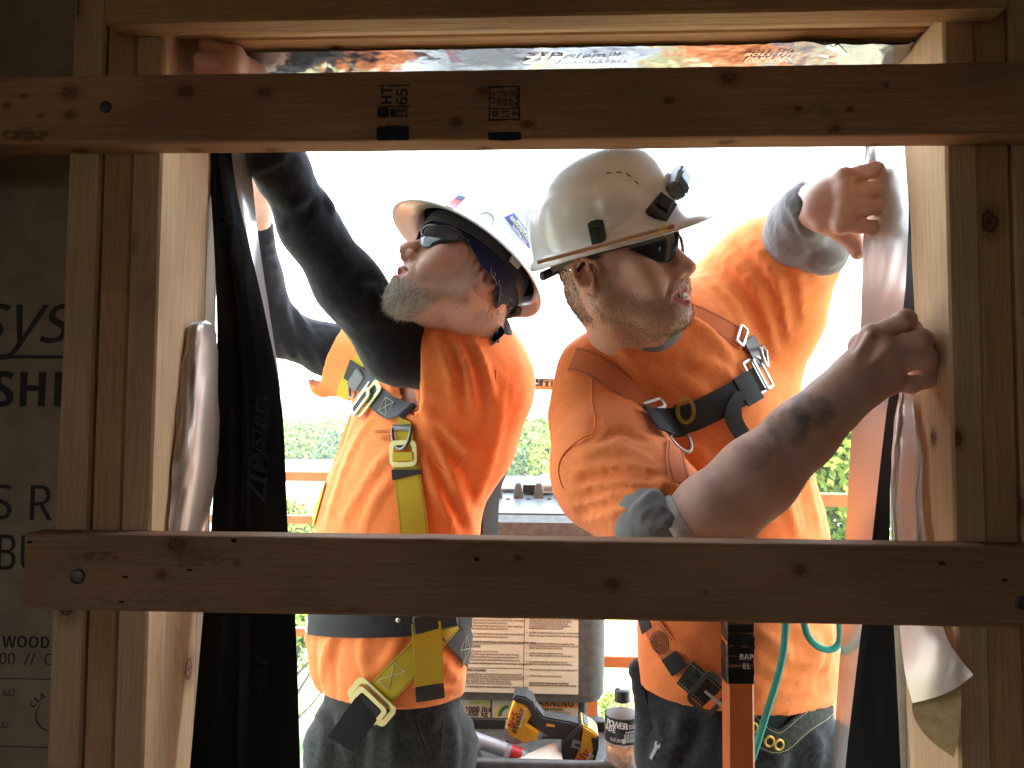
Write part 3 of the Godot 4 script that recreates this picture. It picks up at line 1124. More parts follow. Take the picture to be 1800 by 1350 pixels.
	mi.set_meta("label", "far wooded hillside of massed green treetops")
	mi.set_meta("category", "woods")
	# houses
	mat("house_white", lin(0.78, 0.77, 0.74), 0.85)
	mat("house_yellow", lin(0.78, 0.60, 0.20), 0.8)
	mat("house_grey", lin(0.45, 0.47, 0.48), 0.85)
	mat("roof_tan", Color.WHITE, 0.9).albedo_texture = ramp_tex(0.06, 21, lin(0.34, 0.28, 0.21), lin(0.50, 0.42, 0.33), 256, 4)
	triplanar(M.roof_tan, 0.6)
	mat("roof_grey", lin(0.30, 0.30, 0.31), 0.9)
	mat("roof_pale", lin(0.62, 0.61, 0.58), 0.85)
	mat("brick", Color.WHITE, 0.9).albedo_texture = ramp_tex(0.09, 22, lin(0.30, 0.12, 0.075), lin(0.42, 0.20, 0.13), 256, 4)
	triplanar(M.brick, 0.8)
	mat("trim_white", lin(0.82, 0.83, 0.83), 0.5)
	mat("window_glass", lin(0.10, 0.13, 0.15), 0.08)
	var hs := [
		[555, 741, -310, 9.0, 6.0, M.house_white, M.roof_grey, 0.3, "white cottage high on the left hillside"], [568, 738, -330, 8.0, 5.5, M.house_white, M.roof_pale, -0.4, "small white house beside the hillside cottage"], [522, 750, -260, 8.0, 5.0, M.house_white, M.roof_grey, 0.1, "white house among trees under the hill crest"],
		[512, 752, -270, 6.0, 4.5, M.house_grey, M.roof_grey, 0.5, "grey house among trees under the hill crest"], [550, 753, -235, 7.0, 5.0, M.house_white, M.roof_pale, -0.2, "white house with a pale roof halfway up the hill"], [940, 737, -330, 8.0, 5.5, M.house_white, M.roof_grey, 0.2, "white house on the hill between the two workers"],
		[946, 736, -345, 7.0, 5.0, M.house_white, M.roof_pale, -0.3, "pale-roofed house beside the white hill house"], [1465, 850, -42, 6.0, 3.5, M.house_grey, M.roof_pale, 0.2, "grey building behind the railing tree"]]
	for q in hs:
		var c := P(q[0], q[1], q[2])
		var g := height_at(c.x, c.z, hn)
		house(String(q[8]), Vector3(c.x, minf(g, c.y - float(q[4])), c.z), q[3], 7.0, c.y - minf(g, c.y - float(q[4])), q[5], q[6], q[7], 2.2)
	# long pale roof in the yard to the left, behind the railing
	var lr := P(555, 812, -72)
	house("long low shed with a wide pale roof behind the lift railing", Vector3(lr.x, GROUND, lr.z), 14.0, 9.0, lr.y - GROUND - 1.0, M.house_white, M.roof_pale, 0.15, 1.2)
	var l2 := P(552, 768, -130)
	house("long white commercial building among the left trees", Vector3(l2.x, GROUND, l2.z), 10.0, 8.0, l2.y - GROUND, M.house_white, M.roof_pale, 0.05, 1.0)
	# white flat-roofed house with its big chimney
	var fh := P(952, 788, -80)
	var fo := thing("flat_roofed_house", "white house with a flat roof edge standing in front of the hill trees", "house", Vector3(fh.x, GROUND, fh.z))
	boxp(fo, "wall", Vector3(fh.x, (fh.y - 1.0 + GROUND) * 0.5, fh.z), Vector3(6.5, fh.y - 1.0 - GROUND, 6), M.house_white)
	boxp(fo, "roof", Vector3(fh.x, fh.y - 0.85, fh.z), Vector3(7.1, 0.3, 6.6), M.roof_tan)
	for k in 3:
		window(fo, Vector3(fh.x - 2.0 + k * 1.9, fh.y - 2.4, fh.z + 3.0), 1.3, 1.6)
	boxp(fo, "brick_base", Vector3(fh.x, fh.y - 4.6, fh.z + 3.1), Vector3(6.4, 1.2, 0.12), M.brick)
	var bc := P(919, 772, -74)
	var co := thing("brick_chimney", "square red brick chimney stack rising above the bright trees", "chimney", Vector3(bc.x, GROUND, bc.z))
	boxp(co, "shaft", Vector3(bc.x, (bc.y + 0.3 + GROUND) * 0.5, bc.z), Vector3(0.66, bc.y + 0.3 - GROUND, 0.66), M.brick)
	boxp(co, "cap", Vector3(bc.x, bc.y + 0.36, bc.z), Vector3(0.76, 0.12, 0.76), M.roof_tan)
	yellow_house()

func height_at(x: float, z: float, hn: FastNoiseLite) -> float:
	var t := clampf((-z - 180.0) / 420.0, 0.0, 1.0)
	return GROUND + (t * t * (3.0 - 2.0 * t)) * (16.0 + hn.get_noise_2d(x, z) * 9.0 + 3.0 * sin(x * 0.012 + 1.0)) + hn.get_noise_2d(x * 3.0, z * 3.0) * 0.3 * t

func boxp(parent: Node, called: String, c: Vector3, size: Vector3, m: Material, turn := 0.0, bevel := 0.002) -> MeshInstance3D:
	return obj(called, plank_mesh(size, bevel, Vector2(rng.randf(), rng.randf())), m, parent, Transform3D(Basis(Vector3.UP, turn), c))

func window(parent: Node, at: Vector3, w: float, hh: float) -> void:
	var s := begin()
	plate(s, Transform3D(Basis(), at), rrect(w, hh, 0.01, 1), 0.09, rrect(w - 0.2, hh - 0.2, 0.01, 1))
	plank(s, Transform3D(Basis(), at + Vector3(0, 0, 0.055)), Vector3(w - 0.2, 0.07, 0.05), 0.002)
	var f := obj("window", done(s), M.trim_white, parent)
	boxp(f, "pane", at + Vector3(0, 0, 0.02), Vector3(w - 0.2, hh - 0.2, 0.02), M.window_glass)

func house(label: String, at: Vector3, w: float, d: float, hh: float, wm: Material, rm: Material, turn: float, rise: float) -> void:
	var o := thing("house", label, "house", at, "houses of the town")
	var T := Transform3D(Basis(Vector3.UP, turn), at)
	obj("wall", plank_mesh(Vector3(w, hh, d), 0.01), wm, o, T * Transform3D(Basis(), Vector3(0, hh * 0.5, 0)))
	var s := begin()
	plate(s, Transform3D(Basis(Vector3.UP, PI * 0.5), Vector3(-w * 0.5 - 0.3, hh + 0.003, 0)), PackedVector2Array([Vector2(-d * 0.5 - 0.4, 0), Vector2(d * 0.5 + 0.4, 0), Vector2(0, rise)]), w + 0.6)
	obj("roof", done(s), rm, o, T)
	for k in int(w / 2.4):
		var x := -w * 0.5 + 1.2 + k * 2.4
		s = begin()
		plank(s, Transform3D(Basis(), Vector3(x, hh - 1.4, d * 0.5 + 0.02)), Vector3(1.0, 1.3, 0.1), 0.01)
		var f := obj("window", done(s), M.trim_white, o, T)
		s = begin()
		plank(s, Transform3D(Basis(), Vector3(x, hh - 1.4, d * 0.5 + 0.05)), Vector3(0.8, 1.1, 0.08), 0.002)
		obj("pane", done(s), M.window_glass, f, T)

func yellow_house() -> void:
	var c := P(1100, 1150, -36)
	var o := thing("yellow_house", "yellow clapboard house with a white double-hung window and tan porch roof", "house", Vector3(c.x, GROUND, c.z))
	boxp(o, "wall", Vector3(c.x, GROUND + 3.2, c.z - 3.0), Vector3(9.0, 6.4, 6.0), M.house_yellow)
	# clapboards
	for k in 26:
		obj("clapboard", plank_mesh(Vector3(9.04, 0.15, 0.03), 0.006), M.house_yellow, o, Transform3D(Basis(Vector3.RIGHT, 0.09), Vector3(c.x, GROUND + 2.2 + k * 0.16, c.z + 0.014)))
	var s := begin()
	plate(s, Transform3D(Basis(Vector3.UP, PI * 0.5), Vector3(c.x - 4.9, GROUND + 6.4, c.z - 3.0)), PackedVector2Array([Vector2(-3.5, 0), Vector2(3.5, 0), Vector2(0, 2.4)]), 9.8)
	obj("roof", done(s), M.roof_tan, o)
	var w := P(1103, 1115, -35.9)
	window(o, w, 0.66, 1.12)
	# gabled porch roof coming forward, with its shingle courses
	var apex := P(1130, 1120, -35.8)
	var depth := 5.5
	for sgn in [-1.0, 1.0]:
		for k in 14:
			var f0 := k / 14.0
			var p := Vector3(apex.x + sgn * (f0 + 0.036) * 3.4, apex.y - (f0 + 0.036) * 1.5, apex.z + depth * 0.5)
			obj("shingle_course", plank_mesh(Vector3(0.30, 0.03, depth), 0.005, Vector2(rng.randf() * 4.0, rng.randf())), M.roof_tan, o, Transform3D(Basis(Vector3.BACK, -sgn * 0.40), p))
	s = begin()
	plate(s, Transform3D(Basis(), Vector3(apex.x, apex.y - 1.5, apex.z + depth - 0.1)), PackedVector2Array([Vector2(-3.3, -0.05), Vector2(3.3, -0.05), Vector2(0, 1.42)]), 0.08)
	obj("gable", done(s), M.house_yellow, o)
	# white porch rail in the foreground of the house
	for k in 9:
		boxp(o, "porch_post", Vector3(c.x - 3.4 + k * 0.6, GROUND + 0.6, c.z + depth + 0.3), Vector3(0.07, 1.2, 0.07), M.trim_white)
	for y in [0.25, 0.7, 1.15]:
		boxp(o, "porch_rail", Vector3(c.x - 1.0, GROUND + y, c.z + depth + 0.37), Vector3(5.0, 0.07, 0.05), M.trim_white)

# ------------------------------------------------------------------ boom lift platform
const DECK := 0.20

func bar(parent: Node, called: String, a: Vector3, b: Vector3, r: float, m: Material, sides := 4) -> MeshInstance3D:
	var s := begin()
	if sides == 4:
		var d := b - a
		var x := axes((a + b) * 0.5, d.normalized(), Vector3.UP if absf(d.normalized().y) < 0.9 else Vector3.BACK)
		plank(s, x, Vector3(d.length(), r * 2.0, r * 2.0), r * 0.16)
	else:
		tube(s, [a, b], r, sides)
	return obj(called, done(s), m, parent)

func build_platform() -> void:
	var om := mat("orange_paint", Color.WHITE, 0.42)
	om.albedo_texture = ramp_tex(0.02, 33, lin(0.56, 0.13, 0.028), lin(0.66, 0.165, 0.035), 256, 5)
	triplanar(om, 1.5)
	om.clearcoat_enabled = true
	om.clearcoat = 0.3
	om.clearcoat_roughness = 0.3
	var cm := mat("console_grey", Color.WHITE, 0.5)
	cm.albedo_texture = ramp_tex(0.05, 34, lin(0.066, 0.066, 0.062), lin(0.105, 0.103, 0.096), 256, 6)
	triplanar(cm, 3.0)
	mat("console_top", lin(0.16, 0.18, 0.20), 0.38)
	mat("black_plastic", lin(0.022, 0.022, 0.022), 0.5)
	mat("decal_cream", lin(0.70, 0.66, 0.53), 0.55)
	mat("decal_black", lin(0.02, 0.02, 0.022), 0.4)
	mat("decal_orange", lin(0.72, 0.28, 0.08), 0.5)
	mat("decal_white", lin(0.75, 0.75, 0.73), 0.5)
	mat("decal_green", lin(0.05, 0.20, 0.10), 0.5)
	mat("decal_yellow", lin(0.70, 0.60, 0.10), 0.5)
	mat("deck_steel", lin(0.22, 0.21, 0.20), 0.6, 0.3)
	mat("toggle_metal", lin(0.35, 0.33, 0.30), 0.4, 0.6)
	var L := thing("lift_platform", "orange railed work platform with a grey control console", "lift platform", Vector3(0, DECK, -1.0))
	# deck and toe boards
	boxp(L, "deck", Vector3(0.05, DECK - 0.03, -0.97), Vector3(2.7, 0.06, 1.4), M.deck_steel)
	var zn := -0.275
	var yr := DECK + 1.085
	var xl := -1.25
	var xr := 1.32
	# corner and side posts, far rail follows the swung platform
	var farl := P(300, 836, -2.05)
	var farr := P(1700, 877, -1.16)
	bar(L, "top_rail", Vector3(xl, yr, zn), Vector3(xr, yr, zn), 0.019, om)
	bar(L, "mid_rail", Vector3(xl, DECK + 0.55, zn), Vector3(xr, DECK + 0.55, zn), 0.016, om)
	bar(L, "top_rail", P(300, 837, -2.07), P(880, 838, -2.07), 0.0185, om)
	bar(L, "top_rail", P(1000, 876, -1.30), P(1720, 879, -1.30), 0.0185, om)
	bar(L, "mid_rail", P(300, 913, -2.07), P(760, 913, -2.07), 0.016, om)
	bar(L, "mid_rail", P(1040, 1165, -1.32), P(1720, 1170, -1.32), 0.0165, om)
	bar(L, "mid_rail", P(300, 1110, -2.07), P(760, 1110, -2.07), 0.016, om)
	for q in [[310, 837, -2.07], [760, 837, -2.07], [1040, 876, -1.30], [1715, 876, -1.30]]:
		var a := P(q[0], q[1], q[2])
		bar(L, "post", Vector3(a.x, DECK, a.z), a, 0.018, om)
	for q in [xl, xr]:
		bar(L, "post", Vector3(q, DECK, zn), Vector3(q, yr, zn), 0.018, om)
	bar(L, "brace", P(1118, 1212, -1.28), P(1160, 1330, -1.2), 0.012, om)
	# upright near the window, wrapped in black tape
	var pt := P(1296, 1098, zn)
	var pb := P(1290, 1350, zn)
	var post := bar(L, "post", Vector3(pt.x, DECK, zn), Vector3(pt.x, yr - 0.02, zn), 0.0205, om)
	tape_wrap(post, Vector3(pt.x, 0, zn), P(1296, 1100, zn).y, P(1296, 1196, zn).y)
	# boom that carries the platform
	bar(L, "boom_arm", Vector3(-0.1, DECK - 0.14, -1.3), Vector3(-4.0, GROUND + 1.6, -13.0), 0.11, om)
	boxp(L, "boom_base", Vector3(-4.2, GROUND + 0.8, -13.5), Vector3(2.2, 1.6, 3.6), M.deck_steel)
	console(L)

func tape_wrap(post: Node, at: Vector3, y1: float, y0: float) -> void:
	var tm := mat("vinyl_tape", lin(0.012, 0.012, 0.013), 0.28)
	var s := begin()
	var k := 0
	var y := y0
	while y < y1 + 0.06:
		var w := 0.019
		if k == 4:
			y += 0.008
		plank(s, Transform3D(Basis(Vector3.BACK, rng.randf_range(-0.05, 0.05)) * Basis(Vector3.RIGHT, rng.randf_range(-0.05, 0.05)), at + Vector3(0, y + w * 0.4, 0)), Vector3(0.0432 + 0.0012 * (k % 2), w, 0.0432 + 0.0012 * (k % 2)), 0.004)
		y += w * 0.75
		k += 1
	# wrinkled loose end
	var rows := []
	for v in 5:
		var row := []
		for u in 12:
			row.append(Vector3(at.x - 0.021 + u * 0.0038, y0 + 0.058 + v * 0.0045 + 0.003 * sin(u * 1.1 + v), at.z + 0.0235 + 0.0028 * sin(u * 1.9 + v * 2.3)))
		rows.append(row)
	sheet(s, rows, 0.0006)
	obj("vinyl_tape", done(s), tm, post)
	letters("RAP\nEL", 0.0085, M.decal_white, post, Transform3D(Basis(), Vector3(at.x + 0.008, y0 + 0.036, at.z + 0.0232)), true)

func console(L: Node3D) -> void:
	var zc := -1.0
	var xl: float = P(690, 1000, zc).x
	var xr: float = P(1066, 1000, zc).x
	var y0: float = P(900, 1232, zc).y
	var y1: float = P(900, 905, zc).y
	var w := xr - xl
	# main box: rounded corners, slightly narrower below
	var s := begin()
	var rows := []
	for q in [[y0, 0.955], [y0 + 0.015, 0.985], [y0 + 0.05, 0.99], [y1 - 0.14, 1.0], [y1 - 0.12, 1.0]]:
		var ring := []
		for p in rrect(w * float(q[1]), 0.26, 0.04, 6):
			ring.append(Vector3((xl + xr) * 0.5 + p.x, q[0], zc - 0.13 - p.y))
		rows.append(ring)
	grid(s, rows, true, 0)
	var box := obj("console_box", done(s), M.console_grey, L)
	# sloped head with its overhanging front edge
	var prof := PackedVector2Array()
	var zb := -1.36
	var ytop: float = P(900, 836, zb).y
	for q in [[zc + 0.05, y1 - 0.115], [zc + 0.062, y1 - 0.05], [zc + 0.055, y1 - 0.012], [zc + 0.03, y1], [zb + 0.05, ytop - 0.012], [zb, ytop], [zb - 0.03, ytop - 0.02], [zb - 0.03, y1 - 0.115]]:
		prof.append(Vector2(-float(q[0]), q[1]))
	s = begin()
	var poly := PackedVector2Array()
	for i in prof.size():
		poly.append(prof[prof.size() - 1 - i])
	var hx0: float = P(650, 905, zc).x
	var hx1: float = P(1062, 905, zc).x
	plate(s, Transform3D(Basis(Vector3(0, 0, -1), Vector3.UP, Vector3.RIGHT), Vector3(hx0, 0, 0)), poly, hx1 - hx0)
	var head := obj("console_head", done(s), M.console_grey, L)
	# faces of the head: control panel sheet
	var slope := Vector3(0, ytop - 0.012 - y1, (zb + 0.05) - (zc + 0.03))
	var nrm := slope.cross(Vector3.LEFT).normalized()
	if nrm.y < 0.0:
		nrm = -nrm
	var mid := Vector3((hx0 + hx1) * 0.5, (y1 + ytop - 0.012) * 0.5, (zc + 0.03 + zb + 0.05) * 0.5)
	var T := axes(mid, Vector3.RIGHT, nrm)
	obj("control_panel", plank_mesh(Vector3(hx1 - hx0 - 0.03, slope.length() - 0.03, 0.004), 0.001), M.console_top, head, T * Transform3D(Basis(), Vector3(0, 0, 0.002)))
	obj("panel_ridge", plank_mesh(Vector3(hx1 - hx0 - 0.03, 0.012, 0.014), 0.003), M.console_grey, head, T * Transform3D(Basis(), Vector3(0, 0.035, 0.008)))
	var bl := mat("panel_blue", lin(0.10, 0.15, 0.24), 0.35)
	obj("panel_strip", plank_mesh(Vector3(hx1 - hx0 - 0.10, 0.085, 0.004), 0.001), bl, head, T * Transform3D(Basis(), Vector3(-0.05, 0.095, 0.004)))
	for k in 3:
		s = begin()
		plate(s, T * Transform3D(Basis(), Vector3(-0.22 + k * 0.16, 0.09, 0.0065)), rrect(0.055, 0.05, 0.004, 2), 0.0008, rrect(0.049, 0.044, 0.003, 2))
		obj("printed_frame", done(s), M.decal_white, head)
		for j in 3:
			obj("printed_line", plank_mesh(Vector3(0.03, 0.004, 0.0008), 0.0001), M.decal_white, head, T * Transform3D(Basis(), Vector3(-0.22 + k * 0.16, 0.078 + j * 0.012, 0.007)))
	# toggle guards on the slope
	for px in [875, 911, 947, 982, 1016]:
		var f := head_point(px, 877, T)
		s = begin()
		var pr := []
		for q in [[0.013, 0.011, 0.0], [0.011, 0.010, 0.02], [0.0085, 0.008, 0.036], [0.007, 0.006, 0.04], [0.001, 0.001, 0.041]]:
			var ring := []
			for p in rrect(float(q[0]) * 2.0, float(q[1]) * 2.0, float(q[1]) * 0.4, 3):
				ring.append(T.basis * Vector3(p.x, p.y, 0.004 + float(q[2])) + f)
			pr.append(ring)
		grid(s, pr, true, 0)
		obj("toggle_guard", done(s), M.console_grey, head)
		s = begin()
		lathe(s, Transform3D(T.basis * Basis(Vector3.RIGHT, PI * 0.5), head_point(px + 18, 880, T) + nrm * 0.0045), [Vector2(0.0001, 0.002), Vector2(0.006, 0.0015), Vector2(0.0065, -0.001)], 14)
		obj("indicator", done(s), M.black_plastic, head)
	# knob at the far right and a brass toggle
	s = begin()
	lathe(s, Transform3D(T.basis * Basis(Vector3.RIGHT, PI * 0.5), head_point(962, 848, T) + nrm * 0.004), [Vector2(0.0001, 0.02), Vector2(0.018, 0.018), Vector2(0.024, 0.01), Vector2(0.026, 0.0)], 24)
	obj("dial", done(s), M.decal_white, head)
	s = begin()
	lathe(s, Transform3D(T.basis * Basis(Vector3.RIGHT, PI * 0.5), head_point(1000, 886, T) + nrm * 0.002), [Vector2(0.0001, 0.03), Vector2(0.004, 0.028), Vector2(0.005, 0.01), Vector2(0.009, 0.008), Vector2(0.009, 0.0)], 12)
	var brass := mat("brass", lin(0.55, 0.36, 0.10), 0.35, 0.9)
	obj("brass_toggle", done(s), brass, head)
	# worn paint chips along the front edge
	var chip := mat("chipped_primer", lin(0.42, 0.36, 0.28), 0.9)
	for k in 14:
		var x := rng.randf_range(-0.1, 0.24)
		var pts := PackedVector2Array()
		var rr := rng.randf_range(0.004, 0.011)
		for j in 9:
			var a := TAU * j / 9.0
			pts.append(Vector2(cos(a) * rr * rng.randf_range(0.8, 1.8), sin(a) * rr * rng.randf_range(0.25, 0.6)))
		s = begin()
		plate(s, Transform3D(Basis(), Vector3(x, y1 - rng.randf_range(0.055, 0.1), zc + 0.0615)), pts, 0.0006)
		obj("paint_chip", done(s), chip, head)
	# instruction plate on the front
	var zf := zc + 0.0015
	var plate_at := func(called: String, x0: float, py0: float, x1: float, py1: float, m: Material, zf_: float) -> MeshInstance3D:
		var a := P(x0, py1, zf_)
		var b := P(x1, py0, zf_)
		return obj(called, plank_mesh(Vector3(b.x - a.x, b.y - a.y, 0.002), 0.0004), m, L, Transform3D(Basis(), Vector3((a.x + b.x) * 0.5, (a.y + b.y) * 0.5, zf_ + 0.001)))
	var ip: MeshInstance3D = plate_at.call("instruction_plate", 730, 1030, 1017, 1214, M.decal_cream, zf)
	var zt := zf + 0.0026
	var px_m := 1.97 / FOCAL
	# rules of the table
	for r in [[732, 1132, 922, 1132], [732, 1173, 920, 1175], [923, 1035, 920, 1209]]:
		var a := P(r[0], r[1], zt)
		var b := P(r[2], r[3], zt)
		var d := b - a
		obj("printed_line", plank_mesh(Vector3(d.length(), 0.0012, 0.0004), 0.00005), M.decal_black, ip, axes((a + b) * 0.5, d, Vector3.BACK))
	# lines of small print
	var words := "do not operate this machine unless you have been properly trained and authorised keep clear of moving parts and electrical power lines never exceed rated capacity of the platform maintain safe clearance"
	var pool := words.split(" ")
	var line := func(x0: float, x1: float, y: float, size: float, bold := false) -> void:
		var t := ""
		var want := int((x1 - x0) * px_m / (size * 0.62))
		while t.length() < want:
			t += pool[rng.randi() % pool.size()] + " "
		t = t.substr(0, want)
		letters(t, size, M.decal_black, ip, Transform3D(Basis(), P(x0, y, zt)), bold, HORIZONTAL_ALIGNMENT_LEFT)
	for y in [1064, 1069, 1074, 1083, 1088, 1093, 1098, 1103, 1112, 1117, 1126]:
		line.call(745, 915 - rng.randf() * 40.0, y, 0.0042, y == 1126)
	letters("HAZARD", 0.0058, M.decal_black, ip, Transform3D(Basis(), P(834, 1136, zt)), true)
	for y in [1143, 1148, 1153, 1158, 1164]:
		line.call(760, 905 - rng.randf() * 40.0, y, 0.0042, y == 1164)
	letters("CRUSHING HAZARD", 0.0058, M.decal_black, ip, Transform3D(Basis(), P(828, 1178, zt)), true)
	for y in [1183, 1187, 1191, 1195, 1199, 1205]:
		line.call(760, 905 - rng.randf() * 40.0, y, 0.0040, y == 1205)
	for y in [1088, 1092, 1096, 1100, 1104, 1112, 1117, 1131, 1135, 1139, 1148, 1152, 1163, 1167, 1177, 1188, 1200, 1204]:
		line.call(930, 1012 - rng.randf() * 30.0, y, 0.0042, y >= 1200)
	for y in [1087, 1112, 1131, 1148, 1163, 1177, 1188]:
		obj("printed_dot", plank_mesh(Vector3(0.002, 0.002, 0.0004), 0.0002), M.decal_black, ip, Transform3D(Basis(), P(926, y, zt)))
	# lower sill with the load plates
	var a0 := P(690, 1265, zc - 0.02)
	var b0 := P(1032, 1225, zc - 0.02)
	boxp(L, "console_skirt", Vector3((a0.x + b0.x) * 0.5, (a0.y + b0.y) * 0.5 - 0.05, zc - 0.1), Vector3(b0.x - a0.x, b0.y - a0.y + 0.1, 0.15), M.console_grey, 0.0, 0.01)
	zf = zc - 0.0235
	zt = zf + 0.0032
	var lp: MeshInstance3D = plate_at.call("load_plate", 790, 1222, 862, 1240, M.decal_cream, zf)
	letters("500 lbs", 0.0125, M.decal_yellow, lp, Transform3D(Basis(), P(842, 1227, zt)), true)
	letters("230 kg", 0.0125, M.decal_yellow, lp, Transform3D(Basis(), P(842, 1235, zt)), true)
	lp = plate_at.call("load_plate", 790, 1242, 862, 1260, M.decal_cream, zf)
	letters("1000 lbs", 0.0125, M.decal_black, lp, Transform3D(Basis(), P(840, 1247, zt)), true)
	letters("450 kg", 0.0125, M.decal_black, lp, Transform3D(Basis(), P(840, 1255, zt)), true)
	var gp: MeshInstance3D = plate_at.call("gauge_plate", 865, 1222, 930, 1262, M.decal_cream, zf)
	for r in [[0.036, 0.030, M.decal_yellow, 2.2, 3.1], [0.030, 0.021, M.decal_green, 1.7, 3.1]]:
		var pts := PackedVector2Array()
		var c := Vector2.ZERO
		for k in 13:
			var w2 := lerpf(r[3], r[4], k / 12.0)
			pts.append(Vector2(cos(w2), sin(w2)) * r[0])
		for k in 13:
			var w3 := lerpf(r[4], r[3], k / 12.0)
			pts.append(Vector2(cos(w3), sin(w3)) * r[1])
		s = begin()
		plate(s, Transform3D(Basis(), P(896, 1260, zt)), pts, 0.0004)
		obj("printed_arc", done(s), r[2], gp)
	var wp: MeshInstance3D = plate_at.call("warning_plate", 934, 1227, 1016, 1263, M.decal_cream, zf)
	var oa := P(934, 1243, zt)
	var ob := P(1016, 1229, zt)
	obj("warning_band", plank_mesh(Vector3(ob.x - oa.x, ob.y - oa.y, 0.0006), 0.0001), M.decal_orange, wp, Transform3D(Basis(), Vector3((oa.x + ob.x) * 0.5, (oa.y + ob.y) * 0.5, zt)))
	letters("WARNING", 0.0165, M.decal_black, wp, Transform3D(Basis(), P(970, 1236, zt + 0.0006)), true)
	letters("TIP OVER HAZARD", 0.0062, M.decal_black, wp, Transform3D(Basis(), P(965, 1247, zt)), true)
	for y in [1252, 1256, 1260]:
		letters("platform occupied do not drive", 0.004, M.decal_black, wp, Transform3D(Basis(), P(972, y, zt)))
	# tool tray in front of the console
	var tray_z0 := -0.98
	var tray_z1 := -0.70
	var tx0: float = P(700, 1340, tray_z1).x
	var tx1: float = P(1098, 1340, tray_z1).x
	var ty: float = P(900, 1372, tray_z1).y
	boxp(L, "tray_floor", Vector3((tx0 + tx1) * 0.5, ty - 0.006, (tray_z0 + tray_z1) * 0.5), Vector3(tx1 - tx0, 0.012, tray_z1 - tray_z0), M.console_grey)
	var lip: float = P(900, 1336, tray_z1).y
	s = begin()
	tube(s, [Vector3(tx0, lip - 0.008, tray_z1), Vector3(tx1 - 0.03, lip - 0.008, tray_z1), Vector3(tx1, lip - 0.02, tray_z1 - 0.01), Vector3(tx1 + 0.002, lip - 0.05, tray_z1 - 0.012)], 0.011, 10)
	plank(s, Transform3D(Basis(), Vector3((tx0 + tx1) * 0.5, (lip + ty) * 0.5 - 0.008, tray_z1 + 0.001)), Vector3(tx1 - tx0, lip - ty - 0.004, 0.012), 0.003)
	obj("tray_front", done(s), M.console_grey, L)
	for x in [tx0, tx1]:
		boxp(L, "tray_side", Vector3(x, (lip + ty) * 0.5, (tray_z0 + tray_z1) * 0.5), Vector3(0.012, lip - ty, tray_z1 - tray_z0 - 0.02), M.console_grey)
	boxp(L, "tray_back", Vector3((tx0 + tx1) * 0.5, ty + 0.012, tray_z0 + 0.004), Vector3(tx1 - tx0, 0.024, 0.012), M.black_plastic)
	boxp(L, "tray_rib", P(975, 1294, -0.93), Vector3(0.06, 0.01, 0.02), M.black_plastic)
	# bottle holder beside the tray
	s = begin()
	lathe(s, Transform3D(Basis(), Vector3(P(1094, 1320, -0.72).x, ty - 0.03, -0.72)), [Vector2(0.044, 0.0), Vector2(0.045, 0.06), Vector2(0.047, 0.065), Vector2(0.042, 0.065), Vector2(0.041, 0.003), Vector2(0.001, 0.003)], 24)
	obj("bottle_holder", done(s), M.console_grey, L)
	# column under the console
	boxp(L, "console_column", Vector3((xl + xr) * 0.5, (DECK + y0) * 0.5 - 0.02, -1.12), Vector3(0.2, y0 - DECK - 0.04, 0.12), M.orange_paint)
	boxp(L, "tray_bracket", Vector3(0.0, ty - 0.03, -0.95), Vector3(0.3, 0.04, 0.3), M.black_plastic)
	# bar with the control decals over the console
	var bz := -1.36
	var ba := P(760, 670, bz)
	var bb := P(1120, 682, bz)
	var hood := bar(L, "control_bar", ba, bb, 0.016, M.orange_paint)
	bar(L, "bar_post", Vector3(ba.x, y1 - 0.1, bz), ba, 0.014, M.orange_paint)
	bar(L, "bar_post", Vector3(bb.x, y1 - 0.1, bz), bb, 0.014, M.orange_paint)
	var along := (bb - ba).normalized()
	var texts := ["Emergency\nStop\nDescent", "Main\nTelescope", "Fuel Select", "Drive"]
	for k in 4:
		var c := P([905, 934, 961, 988][k], [671.5, 672.5, 673.5, 674.5][k], bz + 0.0165)
		var w4: float = [0.036, 0.044, 0.045, 0.044][k]
		var d := obj("decal", plank_mesh(Vector3(w4, 0.0235, 0.001), 0.0002), M.decal_black, hood, axes(c + Vector3(0, 0.002, 0), along, Vector3.BACK))
		letters(texts[k], 0.0045, M.decal_orange if k == 2 else M.decal_white, d, axes(c + Vector3(0.006, 0.002 + (0.006 if k == 2 else 0.0), 0.0012), along, Vector3.BACK), true)
		if k == 0:
			s = begin()
			lathe(s, Transform3D(Basis(Vector3.RIGHT, PI * 0.5), c + Vector3(-0.011, 0.002, 0.0012)), [Vector2(0.0001, 0.0006), Vector2(0.0065, 0.0005), Vector2(0.0067, 0.0)], 16)
			obj("printed_dot", done(s), M.orange_paint, d)
		if k == 2:
			for j in 2:
				obj("printed_icon", plank_mesh(Vector3(0.007, 0.011, 0.0006), 0.0002), M.decal_orange, d, axes(c + Vector3(-0.008 + j * 0.017, -0.003, 0.0012), along, Vector3.BACK))

func head_point(px: float, py: float, T: Transform3D) -> Vector3:
	var d := ray(px, py)
	var n := T.basis.z
	return eye + d * ((T.origin - eye).dot(n) / d.dot(n))

# ------------------------------------------------------------------ people
var shirt_r: Field        # shirt of the worker on the right, kept so that straps can lie on it
var shirt_l: Field
var trousers_r: Field
var trousers_l: Field
var head_r: Transform3D
var head_l: Transform3D

func pp(a: Array) -> Vector3:
	return P(a[0], a[1], a[2])

# surface point of a field under a pixel: [point, normal]
func on(f: Field, x: float, y: float, lift := 0.0) -> Array:
	var h := f.hit(eye, ray(x, y), 0.9, 2.6)
	if h[0]:
		return [h[1] + h[2] * lift, h[2]]
	return []

